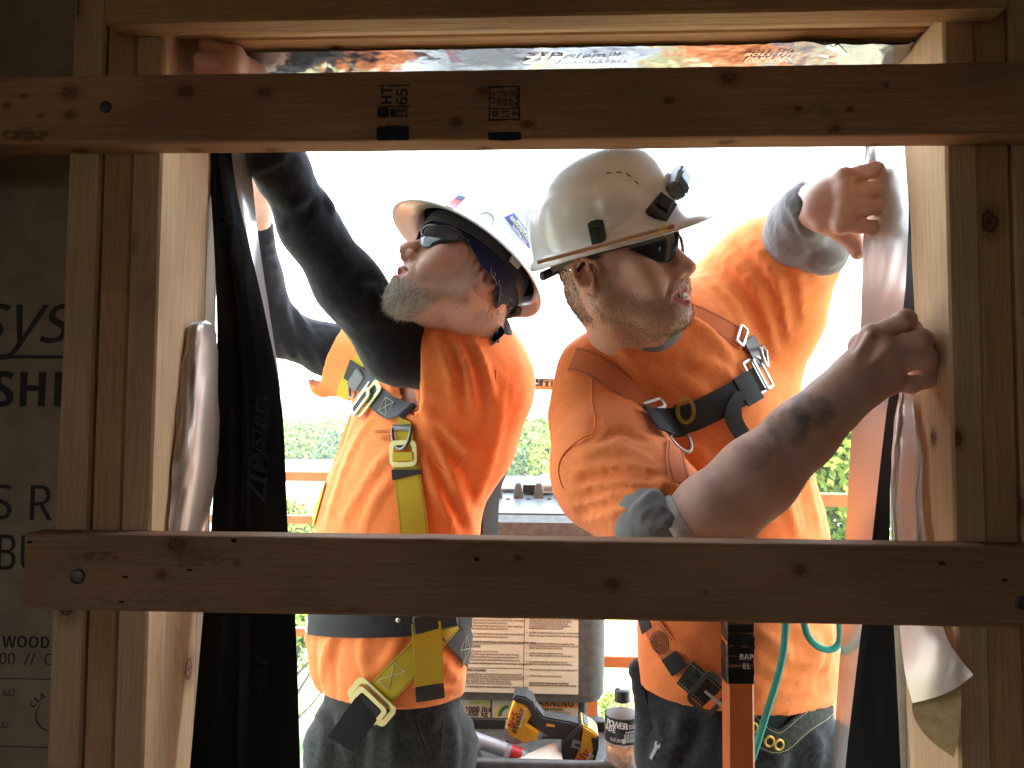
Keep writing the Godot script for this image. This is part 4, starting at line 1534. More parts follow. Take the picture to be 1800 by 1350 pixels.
func on_path(f: Field, px: Array, n: int, lift := 0.0) -> Array:
	var pts := []
	var nrm := []
	for q in catmull(px.map(func(e): return Vector2(e[0], e[1])), n):
		var r := on(f, q.x, q.y, lift)
		if not r.is_empty():
			pts.append(r[0])
			nrm.append(r[1])
	return [pts, nrm]

# folds traced on the cloth: ridges (positive) and creases (negative)
func folds(base: Field, f: Field, list: Array) -> void:
	for e in list:
		var r: float = absf(e[1])
		var rise: float = e[2] * 0.75
		var got := on_path(base, e[0], 8)
		var c := []
		var rr := []
		for i in got[0].size():
			var t := float(i) / maxi(got[0].size() - 1, 1)
			var fade := sin(PI * clampf(t * 0.9 + 0.07, 0.0, 1.0))
			if e[1] > 0.0:
				c.append(got[0][i] - got[1][i] * (r - rise * fade))
			else:
				c.append(got[0][i] + got[1][i] * (r - rise * fade))
			rr.append(r)
		for i in c.size() - 1:
			f.cone(c[i], c[i + 1], r, r, 0.010 if e[1] > 0.0 else -0.008)

func merged(fields: Array, shade) -> ArrayMesh:
	var v := PackedVector3Array()
	var n := PackedVector3Array()
	var c := PackedColorArray()
	var ix := PackedInt32Array()
	for f in fields:
		f.polygonize()
		var b := v.size()
		var fn: PackedVector3Array = f.normals()
		v.append_array(f.verts)
		n.append_array(fn)
		for i in f.verts.size():
			c.append(shade.call(f.verts[i], fn[i]))
		for i in f.idx:
			ix.append(i + b)
	var arr := []
	arr.resize(Mesh.ARRAY_MAX)
	arr[Mesh.ARRAY_VERTEX] = v
	arr[Mesh.ARRAY_NORMAL] = n
	arr[Mesh.ARRAY_COLOR] = c
	arr[Mesh.ARRAY_INDEX] = ix
	var am := ArrayMesh.new()
	am.add_surface_from_arrays(Mesh.PRIMITIVE_TRIANGLES, arr)
	return am

func bounds(pts: Array, m: float) -> Array:
	var lo: Vector3 = pts[0]
	var hi: Vector3 = pts[0]
	for p in pts:
		lo = lo.min(p)
		hi = hi.max(p)
	return [lo - Vector3.ONE * m, hi + Vector3.ONE * m]

func cloth(called: String, lo: Color, hi: Color, weave := 220.0, rough := 0.95) -> StandardMaterial3D:
	var m := mat(called, Color.WHITE, rough)
	m.albedo_texture = ramp_tex(0.05, called.length() * 7 + 3, lo, hi, 256, 6)
	m.heightmap_enabled = true
	m.heightmap_texture = noise_tex(0.09, called.length() * 5 + 1, 256, 4)
	m.heightmap_scale = 0.035
	triplanar(m, 7.0)
	m.metallic_specular = 0.25
	m.rim_enabled = true
	m.rim = 0.25
	m.rim_tint = 0.6
	return m

func build_people() -> void:
	cloth("orange_cotton", lin(0.85, 0.235, 0.070), lin(0.90, 0.262, 0.082))
	cloth("grey_knit", lin(0.20, 0.193, 0.193), lin(0.222, 0.213, 0.213))
	cloth("black_jersey", lin(0.010, 0.010, 0.014), lin(0.018, 0.018, 0.023), 200.0, 0.8)
	cloth("charcoal_denim", lin(0.021, 0.021, 0.019), lin(0.038, 0.038, 0.035))
	cloth("black_denim", lin(0.022, 0.024, 0.029), lin(0.044, 0.047, 0.054))
	cloth("white_band", lin(0.55, 0.54, 0.52), lin(0.66, 0.65, 0.63))
	var sk := mat("skin", Color.WHITE, 0.52)
	sk.vertex_color_use_as_albedo = true
	sk.metallic_specular = 0.4
	sk.subsurf_scatter_enabled = true
	sk.subsurf_scatter_strength = 0.12
	sk.heightmap_enabled = true
	sk.heightmap_texture = noise_tex(0.06, 61, 256, 5)
	sk.heightmap_scale = 0.018
	triplanar(sk, 14.0)
	var hm := mat("hair", Color.WHITE, 0.55)
	hm.vertex_color_use_as_albedo = true
	mat("teeth", lin(0.62, 0.56, 0.44), 0.3)
	mat("mouth_inside", lin(0.10, 0.02, 0.018), 0.5)
	mat("boot_leather", lin(0.09, 0.05, 0.028), 0.6)
	mat("boot_sole", lin(0.02, 0.02, 0.02), 0.8)
	worker_right()
	stage("worker right")
	worker_left()
	stage("worker left")

# five-fingered hand: palm corners and finger joints are points; radii in metres
func hand(f: Field, wrist: Vector3, wr: float, knuckles: Array, fingers: Array, thumb: Array, fr: float) -> void:
	for k in knuckles.size():
		f.cone(wrist.lerp(knuckles[k], 0.12) , knuckles[k], wr * 0.62, fr * 1.12, 0.016)
	for k in knuckles.size() - 1:
		f.cone(knuckles[k], knuckles[k + 1], fr * 1.05, fr * 1.05, 0.010)
		f.cone(wrist.lerp(knuckles[k], 0.55), wrist.lerp(knuckles[k + 1], 0.55), fr * 1.25, fr * 1.25, 0.012)
	for k in fingers.size():
		var q: Array = fingers[k]
		var s: float = [1.0, 1.04, 1.0, 0.88][k]
		var prev: Vector3 = knuckles[k]
		for j in q.size():
			var r0: float = fr * s * [1.0, 0.97, 0.93, 0.88][j]
			var r1: float = fr * s * [0.97, 0.93, 0.88, 0.84][j]
			f.cone(prev, q[j], r0, r1, 0.0025)
			if j < q.size() - 1:
				f.cone(q[j], q[j], r1 * 1.09, r1 * 1.09, 0.004)   # knuckle
			prev = q[j]
	for j in thumb.size() - 1:
		f.cone(thumb[j], thumb[j + 1], fr * [1.7, 1.18, 1.08][j], fr * [1.18, 1.08, 0.92][j], 0.006)

func worker_right() -> void:
	var base := P(1300, 1200, -0.48)
	var who := thing("person", "orange-shirted person with a tattooed forearm pressing tape to the right jamb", "person", Vector3(base.x, DECK, base.z))
	# ---- head placement: the right ear is turned to us
	var yaw := deg_to_rad(41.0)
	var pit := deg_to_rad(6.0)
	var fw := Vector3(cos(yaw) * cos(pit), sin(pit), sin(yaw) * cos(pit))
	var rt := fw.cross(Vector3.UP).normalized()
	var up := rt.cross(fw).normalized()
	var roll := deg_to_rad(15.0)
	var up2 := (up * cos(roll) + rt * sin(roll)).normalized()
	var lf := up2.cross(fw).normalized()
	var ear := P(1047, 484, -0.215)
	head_r = Transform3D(Basis(lf, up2, fw) * Basis.from_scale(Vector3.ONE * 1.02), ear + lf * 0.074)
	# ---- shirt
	var lo := P(930, 1290, -0.60).min(P(930, 1290, -0.1))
	var hi := P(1500, 350, -0.62).max(P(1480, 350, -0.1))
	var b := Field.new(Vector3(P(940, 700, -0.4).x, P(1300, 1275, -0.48).y, -0.70), Vector3(P(1500, 1000, -0.48).x, P(1380, 345, -0.4).y, -0.08), 0.0068)
	var fr := Vector3(0.40, 0.10, 0.91).normalized()
	var spine := [P(1205, 640, -0.42), P(1258, 790, -0.44), P(1288, 950, -0.46), P(1298, 1120, -0.47), P(1300, 1290, -0.47)]
	b.chain(spine, [0.150, 0.168, 0.176, 0.182, 0.186], 0.05, fr, 1.42)
	b.chain([P(1060, 665, -0.40), P(1150, 620, -0.43), P(1300, 530, -0.52)], [0.085, 0.085, 0.088], 0.05)
	b.cone(P(1110, 640, -0.40), P(1118, 592, -0.37), 0.078, 0.066, 0.035)
	# right sleeve, hanging wide at the elbow
	b.chain([P(1050, 735, -0.385), P(1080, 830, -0.29), P(1160, 905, -0.175)], [0.086, 0.096, 0.084], 0.035)
	# left sleeve, arm raised to the right
	b.chain([P(1290, 530, -0.52), P(1350, 480, -0.45), P(1405, 440, -0.385)], [0.100, 0.092, 0.074], 0.045)
	b.chain([P(1400, 490, -0.40), P(1388, 560, -0.44), P(1340, 680, -0.46)], [0.045, 0.050, 0.060], 0.05)
	# sleeve ends
	var nr := ((P(1215, 850, -0.12) - P(1110, 934, -0.17)).cross(ray(1163, 891)) + Vector3(0.01, 0, 0.02)).normalized()
	if nr.x < 0.0:
		nr = -nr
	var cr := P(1163, 891, -0.155)
	b.slice(cr, nr, 0.0, 0.16)
	var nl := (P(1440, 400, -0.33) - P(1350, 480, -0.45)).normalized()
	var cl := P(1412, 420, -0.365)
	b.slice(cl, nl, 0.0, 0.13)
	# hem
	b.slice(P(1310, 1246, -0.36), Vector3(-0.08, -1.0, 0.03).normalized())
	shirt_r = b.clone()
	var wob := FastNoiseLite.new()
	wob.seed = 5
	wob.frequency = 9.0
	wob.fractal_octaves = 3
	folds(shirt_r, b, [
		[[[1230, 480], [1290, 540], [1335, 640]], 0.010, 0.006], [[[1270, 445], [1330, 510], [1365, 620]], 0.010, 0.008], [[[1310, 415], [1365, 490], [1385, 590]], 0.009, 0.008], [[[1345, 395], [1395, 460], [1408, 560]], 0.008, 0.006],
		[[[1250, 460], [1310, 520], [1350, 630]], -0.008, 0.004], [[[1290, 430], [1348, 500], [1376, 605]], -0.008, 0.005], [[[1330, 402], [1382, 475], [1398, 575]], -0.008, 0.005],
		[[[1010, 865], [1080, 850], [1150, 850], [1200, 862]], 0.009, 0.007], [[[1005, 890], [1080, 872], [1140, 872]], 0.008, 0.006], [[[1030, 915], [1085, 895], [1125, 893]], 0.008, 0.006], [[[1010, 832], [1080, 822], [1150, 832]], 0.010, 0.006], [[[1020, 800], [1080, 790], [1140, 812]], 0.010, 0.005],
		[[[1010, 878], [1080, 861], [1150, 861]], -0.007, 0.004], [[[1020, 903], [1085, 884], [1130, 882]], -0.007, 0.004], [[[1015, 845], [1085, 836], [1150, 841]], -0.007, 0.004],
		[[[1052, 775], [1090, 760], [1130, 775]], -0.008, 0.004], [[[985, 770], [1040, 770], [1045, 730]], -0.006, 0.003],
		[[[1215, 560], [1260, 600], [1290, 640]], 0.012, 0.006], [[[1080, 590], [1120, 640], [1190, 690]], 0.012, 0.005], [[[1225, 640], [1270, 650], [1300, 690]], 0.012, 0.005], [[[1180, 660], [1230, 690], [1290, 740]], 0.012, 0.005],
		[[[1210, 780], [1250, 830], [1260, 900]], 0.014, 0.006], [[[1300, 760], [1290, 820], [1300, 900]], 0.012, 0.006], [[[1400, 720], [1410, 800], [1440, 930]], 0.010, 0.007], [[[1375, 700], [1400, 820], [1420, 930]], -0.010, 0.005], [[[1350, 820], [1380, 880], [1400, 940]], 0.012, 0.005],
		[[[1140, 1120], [1190, 1135], [1230, 1170]], 0.012, 0.006], [[[1160, 1170], [1200, 1190], [1260, 1230]], 0.012, 0.006], [[[1330, 1110], [1380, 1150], [1350, 1200]], 0.012, 0.006], [[[1400, 1100], [1440, 1150], [1400, 1190]], 0.014, 0.008], [[[1460, 1110], [1450, 1180], [1420, 1220]], 0.012, 0.006], [[[1345, 1150], [1390, 1180], [1450, 1190]], -0.010, 0.005], [[[1330, 1190], [1380, 1205], [1450, 1205]], -0.008, 0.003],
		[[[1120, 1220], [1200, 1236], [1300, 1238], [1400, 1232], [1470, 1215]], -0.005, 0.0015]])
	var sm := b.build(null, func(p: Vector3, _n: Vector3) -> float: return wob.get_noise_3dv(p * 1.6) * 0.0018 + wob.get_noise_3dv(p * 5.0) * 0.0008)
	obj("t_shirt", sm, M.orange_cotton, who)
	# collar rib
	collar(who, b, [[1040, 560], [1052, 585], [1075, 606], [1110, 618], [1150, 617], [1180, 606], [1198, 580], [1203, 552]], 0.021, M.orange_cotton)
	seam(who, shirt_r, [[1042, 648], [1040, 700], [1046, 755], [1020, 772], [990, 800], [982, 830], [990, 858]], M.orange_cotton)
	stage("  shirt r")
	# ---- grey undershirt: cuffs and neck
	var g := Field.new(P(1080, 960, -0.25).min(P(1100, 960, -0.05)) - Vector3.ONE * 0.05, P(1255, 820, -0.25).max(P(1255, 820, -0.05)) + Vector3.ONE * 0.05, 0.0045)
	var el := P(1172, 958, -0.115)
	g.chain([P(1120, 885, -0.20), P(1160, 925, -0.135), el.lerp(P(1255, 905, -0.10), 0.5)], [0.058, 0.0585, 0.0575], 0.02)
	var gd := (P(1255, 905, -0.10) - el).normalized()
	g.slice(el.lerp(P(1255, 905, -0.10), 0.43), gd)
	var gb := g.clone()
	folds(gb, g, [[[[1125, 915], [1150, 890], [1185, 868]], 0.006, 0.004], [[[1140, 930], [1165, 900], [1195, 870]], 0.006, 0.004], [[[1115, 900], [1140, 878], [1170, 862]], 0.006, 0.004], [[[1155, 935], [1180, 910], [1200, 880]], 0.005, 0.003]])
	obj("undershirt_cuff", g.build(null, func(p: Vector3, _n: Vector3) -> float: return wob.get_noise_3dv(p * 4.0) * 0.002), M.grey_knit, who)
	var wb := begin()
	var fdir := (P(1255, 905, -0.10) - el).normalized()
	lathe(wb, Transform3D(axes(Vector3.ZERO, Vector3.UP, fdir).basis * Basis(Vector3.RIGHT, PI * 0.5), el.lerp(P(1255, 905, -0.10), 0.44)), [Vector2(0.0500, -0.012), Vector2(0.0590, -0.011), Vector2(0.0600, 0.0), Vector2(0.0580, 0.010), Vector2(0.0560, 0.012), Vector2(0.050, 0.009)], 40)
	obj("cuff_band", done(wb), M.white_band, who)
	g = Field.new(P(1370, 480, -0.424).min(P(1370, 480, -0.204)) - Vector3.ONE * 0.04, P(1500, 320, -0.424).max(P(1500, 320, -0.204)) + Vector3.ONE * 0.04, 0.0045)
	g.chain([P(1385, 455, -0.424), P(1412, 400, -0.314), P(1424, 372, -0.256)], [0.062, 0.056, 0.049], 0.02)
	g.chain([P(1415, 430, -0.364), P(1455, 450, -0.304), P(1478, 440, -0.279)], [0.036, 0.026, 0.012], 0.025)
	g.slice(P(1432, 362, -0.242), Vector3(0.75, 0.30, 0.55).normalized(), 0.0, 0.06)
	gb = g.clone()
	folds(gb, g, [[[[1385, 345], [1400, 375], [1420, 420]], 0.006, 0.004], [[[1400, 335], [1413, 370], [1432, 415]], 0.006, 0.004], [[[1435, 425], [1455, 440], [1475, 448]], 0.006, 0.005], [[[1440, 455], [1460, 460], [1480, 452]], 0.005, 0.004]])
	obj("undershirt_cuff", g.build(null, func(p: Vector3, _n: Vector3) -> float: return wob.get_noise_3dv(p * 4.0) * 0.002), M.grey_knit, who)
	g = Field.new(P(1050, 660, -0.42) - Vector3.ONE * 0.06, P(1210, 560, -0.28) + Vector3.ONE * 0.04, 0.005)
	g.cone(P(1128, 625, -0.395), P(1140, 578, -0.345), 0.068, 0.064, 0.02)
	g.slice(P(1140, 590, -0.29), (P(1140, 560, -0.30) - P(1130, 630, -0.36)).normalized())
	obj("undershirt_neck", g.build(), M.grey_knit, who)
	stage("  undershirt r")
	# ---- trousers and boots
	trousers_r = legs(who, [P(1300, 1190, -0.47), 0.165], P(1205, 1260, -0.47), P(1395, 1260, -0.47), fr, M.black_denim, 0.93, [[P(1131, 1180, -0.45), P(1168, 1400, -0.45), 0.026, 0.034]],
		[[[[1150, 1230], [1165, 1280], [1150, 1350]], 0.014, 0.008], [[[1200, 1250], [1190, 1300], [1165, 1350]], 0.014, 0.008], [[[1230, 1260], [1215, 1310], [1190, 1350]], -0.012, 0.007], [[[1360, 1320], [1365, 1335], [1362, 1350]], 0.014, 0.008], [[[1420, 1270], [1435, 1310], [1430, 1350]], 0.014, 0.008], [[[1390, 1290], [1400, 1320], [1395, 1350]], -0.012, 0.007]],
		[[[1124, 1180], [1136, 1230], [1146, 1300], [1150, 1350]], [[1145, 1200], [1147, 1260], [1144, 1320], [1142, 1350]], [[1103, 1165], [1112, 1172], [1124, 1176]]])
	stage("  trousers r")
	# ---- body: torso and limbs under the clothes, then head and hands
	var body := Field.new(b.o, b.o + Vector3(b.nx, b.ny, b.nz) * b.h, 0.014)
	body.chain(spine, [0.12, 0.135, 0.14, 0.145, 0.145], 0.05, fr, 1.5)
	body.chain([P(1070, 670, -0.41), P(1150, 630, -0.43), P(1300, 535, -0.52)], [0.05, 0.06, 0.05], 0.05)
	body.chain([P(1060, 740, -0.385), el], [0.055, 0.045], 0.03)
	body.chain([P(1300, 530, -0.52), P(1375, 465, -0.42)], [0.045, 0.03], 0.03)
	var fore := Field.new(P(1130, 990, -0.13) - Vector3.ONE * 0.06, P(1500, 640, -0.02) + Vector3.ONE * 0.07, 0.0042)
	fore.chain([el, P(1255, 905, -0.10), P(1330, 838, -0.09), P(1410, 762, -0.08), P(1462, 712, -0.07)], [0.050, 0.055, 0.052, 0.043, 0.037], 0.02)
	fore.chain([P(1462, 712, -0.07), P(1500, 676, -0.06)], [0.037, 0.036], 0.012)
	var hr := Field.new(P(1420, 770, -0.12) - Vector3.ONE * 0.03, P(1655, 540, 0.02) + Vector3.ONE * 0.02, 0.0026)
	var W := P(1468, 706, -0.068)
	hr.chain([P(1430, 742, -0.078), W, P(1500, 676, -0.06)], [0.0395, 0.0365, 0.036], 0.01)
	var kn := [P(1533, 590, -0.052), P(1561, 614, -0.038), P(1569, 643, -0.042), P(1566, 672, -0.052)]
	hand(hr, W, 0.036, kn, [[P(1592, 562, -0.030), P(1603, 580, -0.050), P(1597, 596, -0.074)], [P(1620, 597, -0.022), P(1627, 616, -0.048), P(1616, 630, -0.070)], [P(1628, 629, -0.024), P(1632, 645, -0.048), P(1620, 655, -0.068)], [P(1602, 676, -0.046), P(1628, 668, -0.042), P(1638, 663, -0.046)]], [P(1520, 610, -0.085), P(1560, 585, -0.098), P(1596, 590, -0.105), P(1612, 602, -0.10)], 0.0128)
	# tendons
	hr.cone(P(1490, 660, -0.046), P(1528, 590, -0.036), 0.004, 0.004, 0.008)
	hr.cone(P(1505, 672, -0.040), P(1556, 616, -0.024), 0.004, 0.004, 0.008)
	var hl := Field.new(P(1395, 475, -0.297) - Vector3.ONE * 0.02, P(1570, 285, -0.127) + Vector3.ONE * 0.03, 0.0026)
	var W2 := P(1422, 368, -0.242)
	hl.chain([P(1395, 400, -0.287), W2, P(1450, 360, -0.202)], [0.031, 0.034, 0.036], 0.01)
	var kl := [P(1484, 312, -0.169), P(1488, 338, -0.163), P(1488, 366, -0.163), P(1482, 394, -0.169)]
	hand(hl, W2, 0.040, kl, [[P(1515, 305, -0.160), P(1536, 299, -0.163), P(1549, 296, -0.167)], [P(1520, 335, -0.154), P(1545, 334, -0.158), P(1558, 333, -0.163)], [P(1521, 365, -0.154), P(1546, 363, -0.158), P(1560, 362, -0.163)], [P(1513, 397, -0.160), P(1534, 400, -0.164), P(1546, 402, -0.168)]], [P(1452, 388, -0.197), P(1482, 408, -0.202), P(1500, 424, -0.202), P(1508, 444, -0.198)], 0.0122)
	stage("  hands r")
	var hd := make_head(head_r, "smile", P(1112, 640, -0.40))
	stage("  head r")
	var blot := FastNoiseLite.new()
	blot.seed = 3
	blot.frequency = 30.0
	blot.fractal_octaves = 3
	var tat := FastNoiseLite.new()
	tat.seed = 8
	tat.noise_type = FastNoiseLite.TYPE_CELLULAR
	tat.frequency = 90.0
	var inv := head_r.affine_inverse()
	var ink := [[P(1424, 722, -0.05), 0.021, 0.62], [P(1387, 752, -0.05), 0.022, 0.62], [P(1352, 778, -0.05), 0.016, 0.4], [P(1322, 800, -0.05), 0.018, 0.35], [P(1290, 822, -0.05), 0.016, 0.2], [P(1258, 842, -0.05), 0.016, 0.2]]
	var arm_lo: Vector3 = fore.o
	var shade := func(p: Vector3, _n: Vector3) -> Color:
		var q := inv * p
		var c := Color(0.68, 0.43, 0.33)
		var m := blot.get_noise_3dv(p)
		if q.length() < 0.24 and q.y > -0.19:
			c = face_color(q, m, false)
		else:
			c = c.lerp(Color(0.63, 0.335, 0.245), clampf(0.3 + m * 0.6, 0, 1))
			for t in ink:
				var e: float = Vector2(p.x - t[0].x, p.y - t[0].y).length() / t[1]
				if e < 1.3:
					var line := clampf((tat.get_noise_3dv(p) + 0.75) * 2.6, 0.0, 1.0)
					c = c.lerp(Color(0.07, 0.08, 0.09), float(t[2]) * smoothstep(1.3, 0.75, e + m * 0.5) * (0.45 + 0.55 * line))
		return c
	obj("body", merged([hd, body, fore, hr, hl], shade), M.skin, who)
	nails(who, [[P(1549, 296, -0.167), P(1536, 299, -0.163)], [P(1558, 333, -0.163), P(1545, 334, -0.158)], [P(1560, 362, -0.163), P(1546, 363, -0.158)], [P(1546, 402, -0.168), P(1534, 400, -0.164)]], hl)
	stage("  body r")
	face_parts(who, head_r, hd, false)
	arm_hair(who, fore)
	stage("  hair r")

func nails(who: Node, list: Array, f: Field) -> void:
	var nm := mat("nail", lin(0.62, 0.36, 0.28), 0.3)
	for e in list:
		var tip: Vector3 = e[0]
		var d: Vector3 = (e[0] - e[1]).normalized()
		var outw: Vector3 = (eye - tip).normalized()
		outw = (outw - d * outw.dot(d)).normalized()
		outw = (outw + Vector3(0, 0.2, 0)).normalized()
		var r := 0.0112
		var x := axes(tip - d * 0.001 + outw * (r - 0.0012), d, outw)
		var rows := []
		for v in 5:
			var row := []
			for u in 6:
				var a := (u / 5.0 - 0.5) * 2.0
				row.append(x * Vector3((v / 4.0 - 0.5) * 0.0105, a * 0.0052, 0.0012 - a * a * 0.0026))
			rows.append(row)
		var s := begin()
		grid(s, rows, false, 0)
		obj("finger_nail", done(s), nm, who)

func collar(who: Node, f: Field, px: Array, width: float, m: Material) -> void:
	var got := on_path(f, px, 26, 0.0005)
	var pts: Array = got[0]
	var nrm: Array = got[1]
	var wide := []
	for i in pts.size():
		var t: Vector3 = (pts[mini(i + 1, pts.size() - 1)] - pts[maxi(i - 1, 0)]).normalized()
		wide.append(nrm[i].cross(t).normalized())
	var s := begin()
	band(s, pts, wide, nrm, width, 0.0022)
	obj("collar", done(s), m, who)

func seam(who: Node, f: Field, px: Array, m: Material) -> void:
	var got := on_path(f, px, 30, 0.0004)
	if got[0].size() > 3:
		var s := begin()
		tube(s, got[0], 0.0013, 5)
		obj("seam", done(s), m, who)

# hips, two legs to the deck and boots; returns the trouser field
func legs(who: Node, hips: Array, lh: Vector3, rh: Vector3, fr: Vector3, m: Material, k: float, more: Array, creases: Array, lines: Array) -> Field:
	var c: Vector3 = hips[0]
	var r: float = hips[1]
	var f := Field.new(Vector3(minf(lh.x, rh.x) - 0.14, DECK + 0.02, c.z - 0.2), Vector3(maxf(lh.x, rh.x) + 0.14, c.y + 0.06, c.z + 0.22), 0.009)
	f.cone(c, c - Vector3(0, 0.14, 0), r, r * 0.98, 0.05, fr, 1.35)
	for h in [lh, rh]:
		var a: Vector3 = h + Vector3(0, -0.06, 0.0)
		var kx: float = lerpf(h.x, c.x, -0.05)
		var knee := Vector3(kx, DECK + 0.50, c.z + 0.03)
		var ank := Vector3(kx + (0.01 if h.x > c.x else -0.01), DECK + 0.05, c.z - 0.03)
		f.chain([a, knee, ank], [0.098 * k, 0.078 * k, 0.073 * k], 0.03)
		var s := begin()
		var toe := Vector3(ank.x, DECK, ank.z) + fr * Vector3(1, 0, 1) * 0.19
		var heel := Vector3(ank.x, DECK, ank.z) - fr * Vector3(1, 0, 1) * 0.07
		var bf := Field.new(toe.min(heel) - Vector3(0.07, 0.0, 0.07), toe.max(heel) + Vector3(0.07, 0.2, 0.07), 0.009)
		bf.cone(heel + Vector3(0, 0.045, 0), toe + Vector3(0, 0.04, 0), 0.042, 0.042, 0.02)
		bf.cone(heel + Vector3(0, 0.05, 0) + fr * 0.04, Vector3(ank.x, DECK + 0.13, ank.z), 0.045, 0.05, 0.03)
		bf.slice(Vector3(0, DECK + 0.012, 0), Vector3.DOWN)
		obj("boot", bf.build(), M.boot_leather, who)
	for e in more:
		f.cone(e[0], e[1], e[2], e[3], 0.02)
	var keep := f.clone()
	folds(keep, f, creases)
	var wn := FastNoiseLite.new()
	wn.seed = 12
	wn.frequency = 12.0
	f.slice(c + Vector3(0, 0.04, 0), Vector3.UP)
	obj("trousers", f.build(null, func(p: Vector3, _n: Vector3) -> float: return wn.get_noise_3d(p.x, p.y * 2.2, p.z) * 0.006), m, who)
	for e in lines:
		seam(who, keep, e, m)
	return keep

func worker_left() -> void:
	var base := P(685, 1200, -0.61)
	var who := thing("person", "orange-shirted person with a grey beard and black sleeves reaching up to the lintel", "person", Vector3(base.x, DECK, base.z))
	var yaw := deg_to_rad(35.0)
	var pit := deg_to_rad(34.0)
	var fw := Vector3(-cos(yaw) * cos(pit), sin(pit), sin(yaw) * cos(pit))
	var rt := fw.cross(Vector3.UP).normalized()
	var up := rt.cross(fw).normalized()
	var lf := up.cross(fw).normalized()
	var ear := P(846, 484, -0.37)
	head_l = Transform3D(Basis(lf, up, fw) * Basis.from_scale(Vector3.ONE * 1.03), ear - lf * 0.077)
	var fr := Vector3(-0.50, 0.05, 0.86).normalized()
	var b := Field.new(Vector3(P(515, 1000, -0.62).x - 0.02, P(690, 1255, -0.62).y, -0.86), Vector3(P(915, 700, -0.55).x + 0.03, P(800, 545, -0.5).y, -0.36), 0.0068)
	var spine := [P(790, 660, -0.60), P(742, 780, -0.61), P(695, 930, -0.62), P(680, 1100, -0.62), P(686, 1290, -0.62)]
	b.chain(spine, [0.140, 0.160, 0.176, 0.172, 0.166], 0.05, fr, 1.38)
	b.chain([P(850, 660, -0.55), P(800, 640, -0.50), P(735, 630, -0.465)], [0.095, 0.090, 0.070], 0.05)
	b.chain([P(850, 700, -0.56), P(840, 780, -0.58)], [0.085, 0.075], 0.06)
	b.chain([P(835, 640, -0.60), P(660, 640, -0.72), P(588, 628, -0.73)], [0.085, 0.085, 0.064], 0.05)
	b.chain([P(620, 650, -0.73), P(568, 676, -0.73)], [0.05, 0.030], 0.03)
	b.chain([P(745, 690, -0.47), P(770, 720, -0.50)], [0.045, 0.05], 0.04)
	b.slice(P(733, 632, -0.462), Vector3(-0.96, -0.06, 0.26).normalized(), 0.0, 0.10)
	b.slice(P(586, 625, -0.72), Vector3(-0.92, 0.36, 0.1).normalized(), 0.0, 0.075)
	b.slice(P(690, 1243, -0.50), Vector3(0.0, -1.0, 0.0).normalized())
	shirt_l = b.clone()
	var wob := FastNoiseLite.new()
	wob.seed = 6
	wob.frequency = 9.0
	wob.fractal_octaves = 3
	folds(shirt_l, b, [
		[[[625, 710], [590, 790], [550, 920]], 0.010, 0.007], [[[650, 740], [615, 800], [575, 920]], 0.010, 0.006], [[[690, 790], [655, 830], [600, 920]], 0.012, 0.006], [[[640, 720], [604, 790], [562, 920]], -0.009, 0.004], [[[690, 840], [660, 880], [640, 930]], 0.012, 0.005],
		[[[765, 575], [790, 640], [800, 720]], 0.009, 0.006], [[[795, 585], [822, 650], [835, 730]], 0.010, 0.006], [[[825, 595], [852, 650], [868, 720]], 0.010, 0.006], [[[780, 582], [806, 645], [818, 725]], -0.008, 0.004], [[[810, 590], [838, 650], [852, 725]], -0.008, 0.004],
		[[[745, 720], [790, 770], [850, 800]], 0.012, 0.006], [[[750, 760], [790, 830], [830, 930]], 0.012, 0.007], [[[765, 745], [815, 820], [845, 900]], -0.010, 0.005], [[[745, 800], [770, 860], [800, 930]], 0.012, 0.006], [[[755, 780], [780, 850], [815, 930]], -0.010, 0.005],
		[[[880, 700], [870, 780], [840, 880]], 0.012, 0.006],
		[[[545, 1100], [540, 1150], [560, 1210]], 0.012, 0.007], [[[590, 1105], [570, 1160], [565, 1220]], 0.012, 0.007], [[[610, 1100], [590, 1150], [590, 1220]], -0.009, 0.005], [[[640, 1110], [640, 1160], [660, 1200]], 0.014, 0.006], [[[560, 1105], [553, 1160], [566, 1215]], -0.009, 0.005],
		[[[740, 1120], [800, 1190], [825, 1200]], 0.012, 0.006], [[[720, 1200], [770, 1215], [820, 1215]], 0.010, 0.006], [[[660, 1180], [690, 1150], [700, 1110]], 0.012, 0.005], [[[700, 1195], [750, 1222], [810, 1222]], -0.008, 0.004], [[[535, 1215], [600, 1236], [690, 1236], [760, 1238], [825, 1225]], -0.005, 0.0015]])
	b.cone(P(752, 690, -0.475), P(712, 696, -0.455), 0.024, 0.030, -0.004)
	var sm := b.build(null, func(p: Vector3, _n: Vector3) -> float: return wob.get_noise_3dv(p * 1.6) * 0.0018 + wob.get_noise_3dv(p * 5.0) * 0.0008)
	obj("t_shirt", sm, M.orange_cotton, who)
	seam(who, shirt_l, [[872, 650], [868, 690], [850, 740], [825, 790], [808, 818], [785, 826], [768, 815]], M.orange_cotton)
	stage("  shirt l")
	# ---- black sleeves
	var n1 := [P(800, 645, -0.50), P(700, 612, -0.45), P(612, 500, -0.375), P(545, 400, -0.305), P(492, 292, -0.225), P(462, 222, -0.165)]
	var g := Field.new(Vector3(P(430, 200, -0.15).x - 0.03, P(700, 720, -0.5).y - 0.02, -0.58), Vector3(P(810, 640, -0.5).x + 0.05, P(480, 190, -0.15).y + 0.03, -0.10), 0.0050)
	g.chain(n1, [0.062, 0.0635, 0.0555, 0.0465, 0.0405, 0.0375], 0.03)
	g.slice(n1[5], (n1[5] - n1[4]).normalized(), 0.0, 0.1)
	var gb := g.clone()
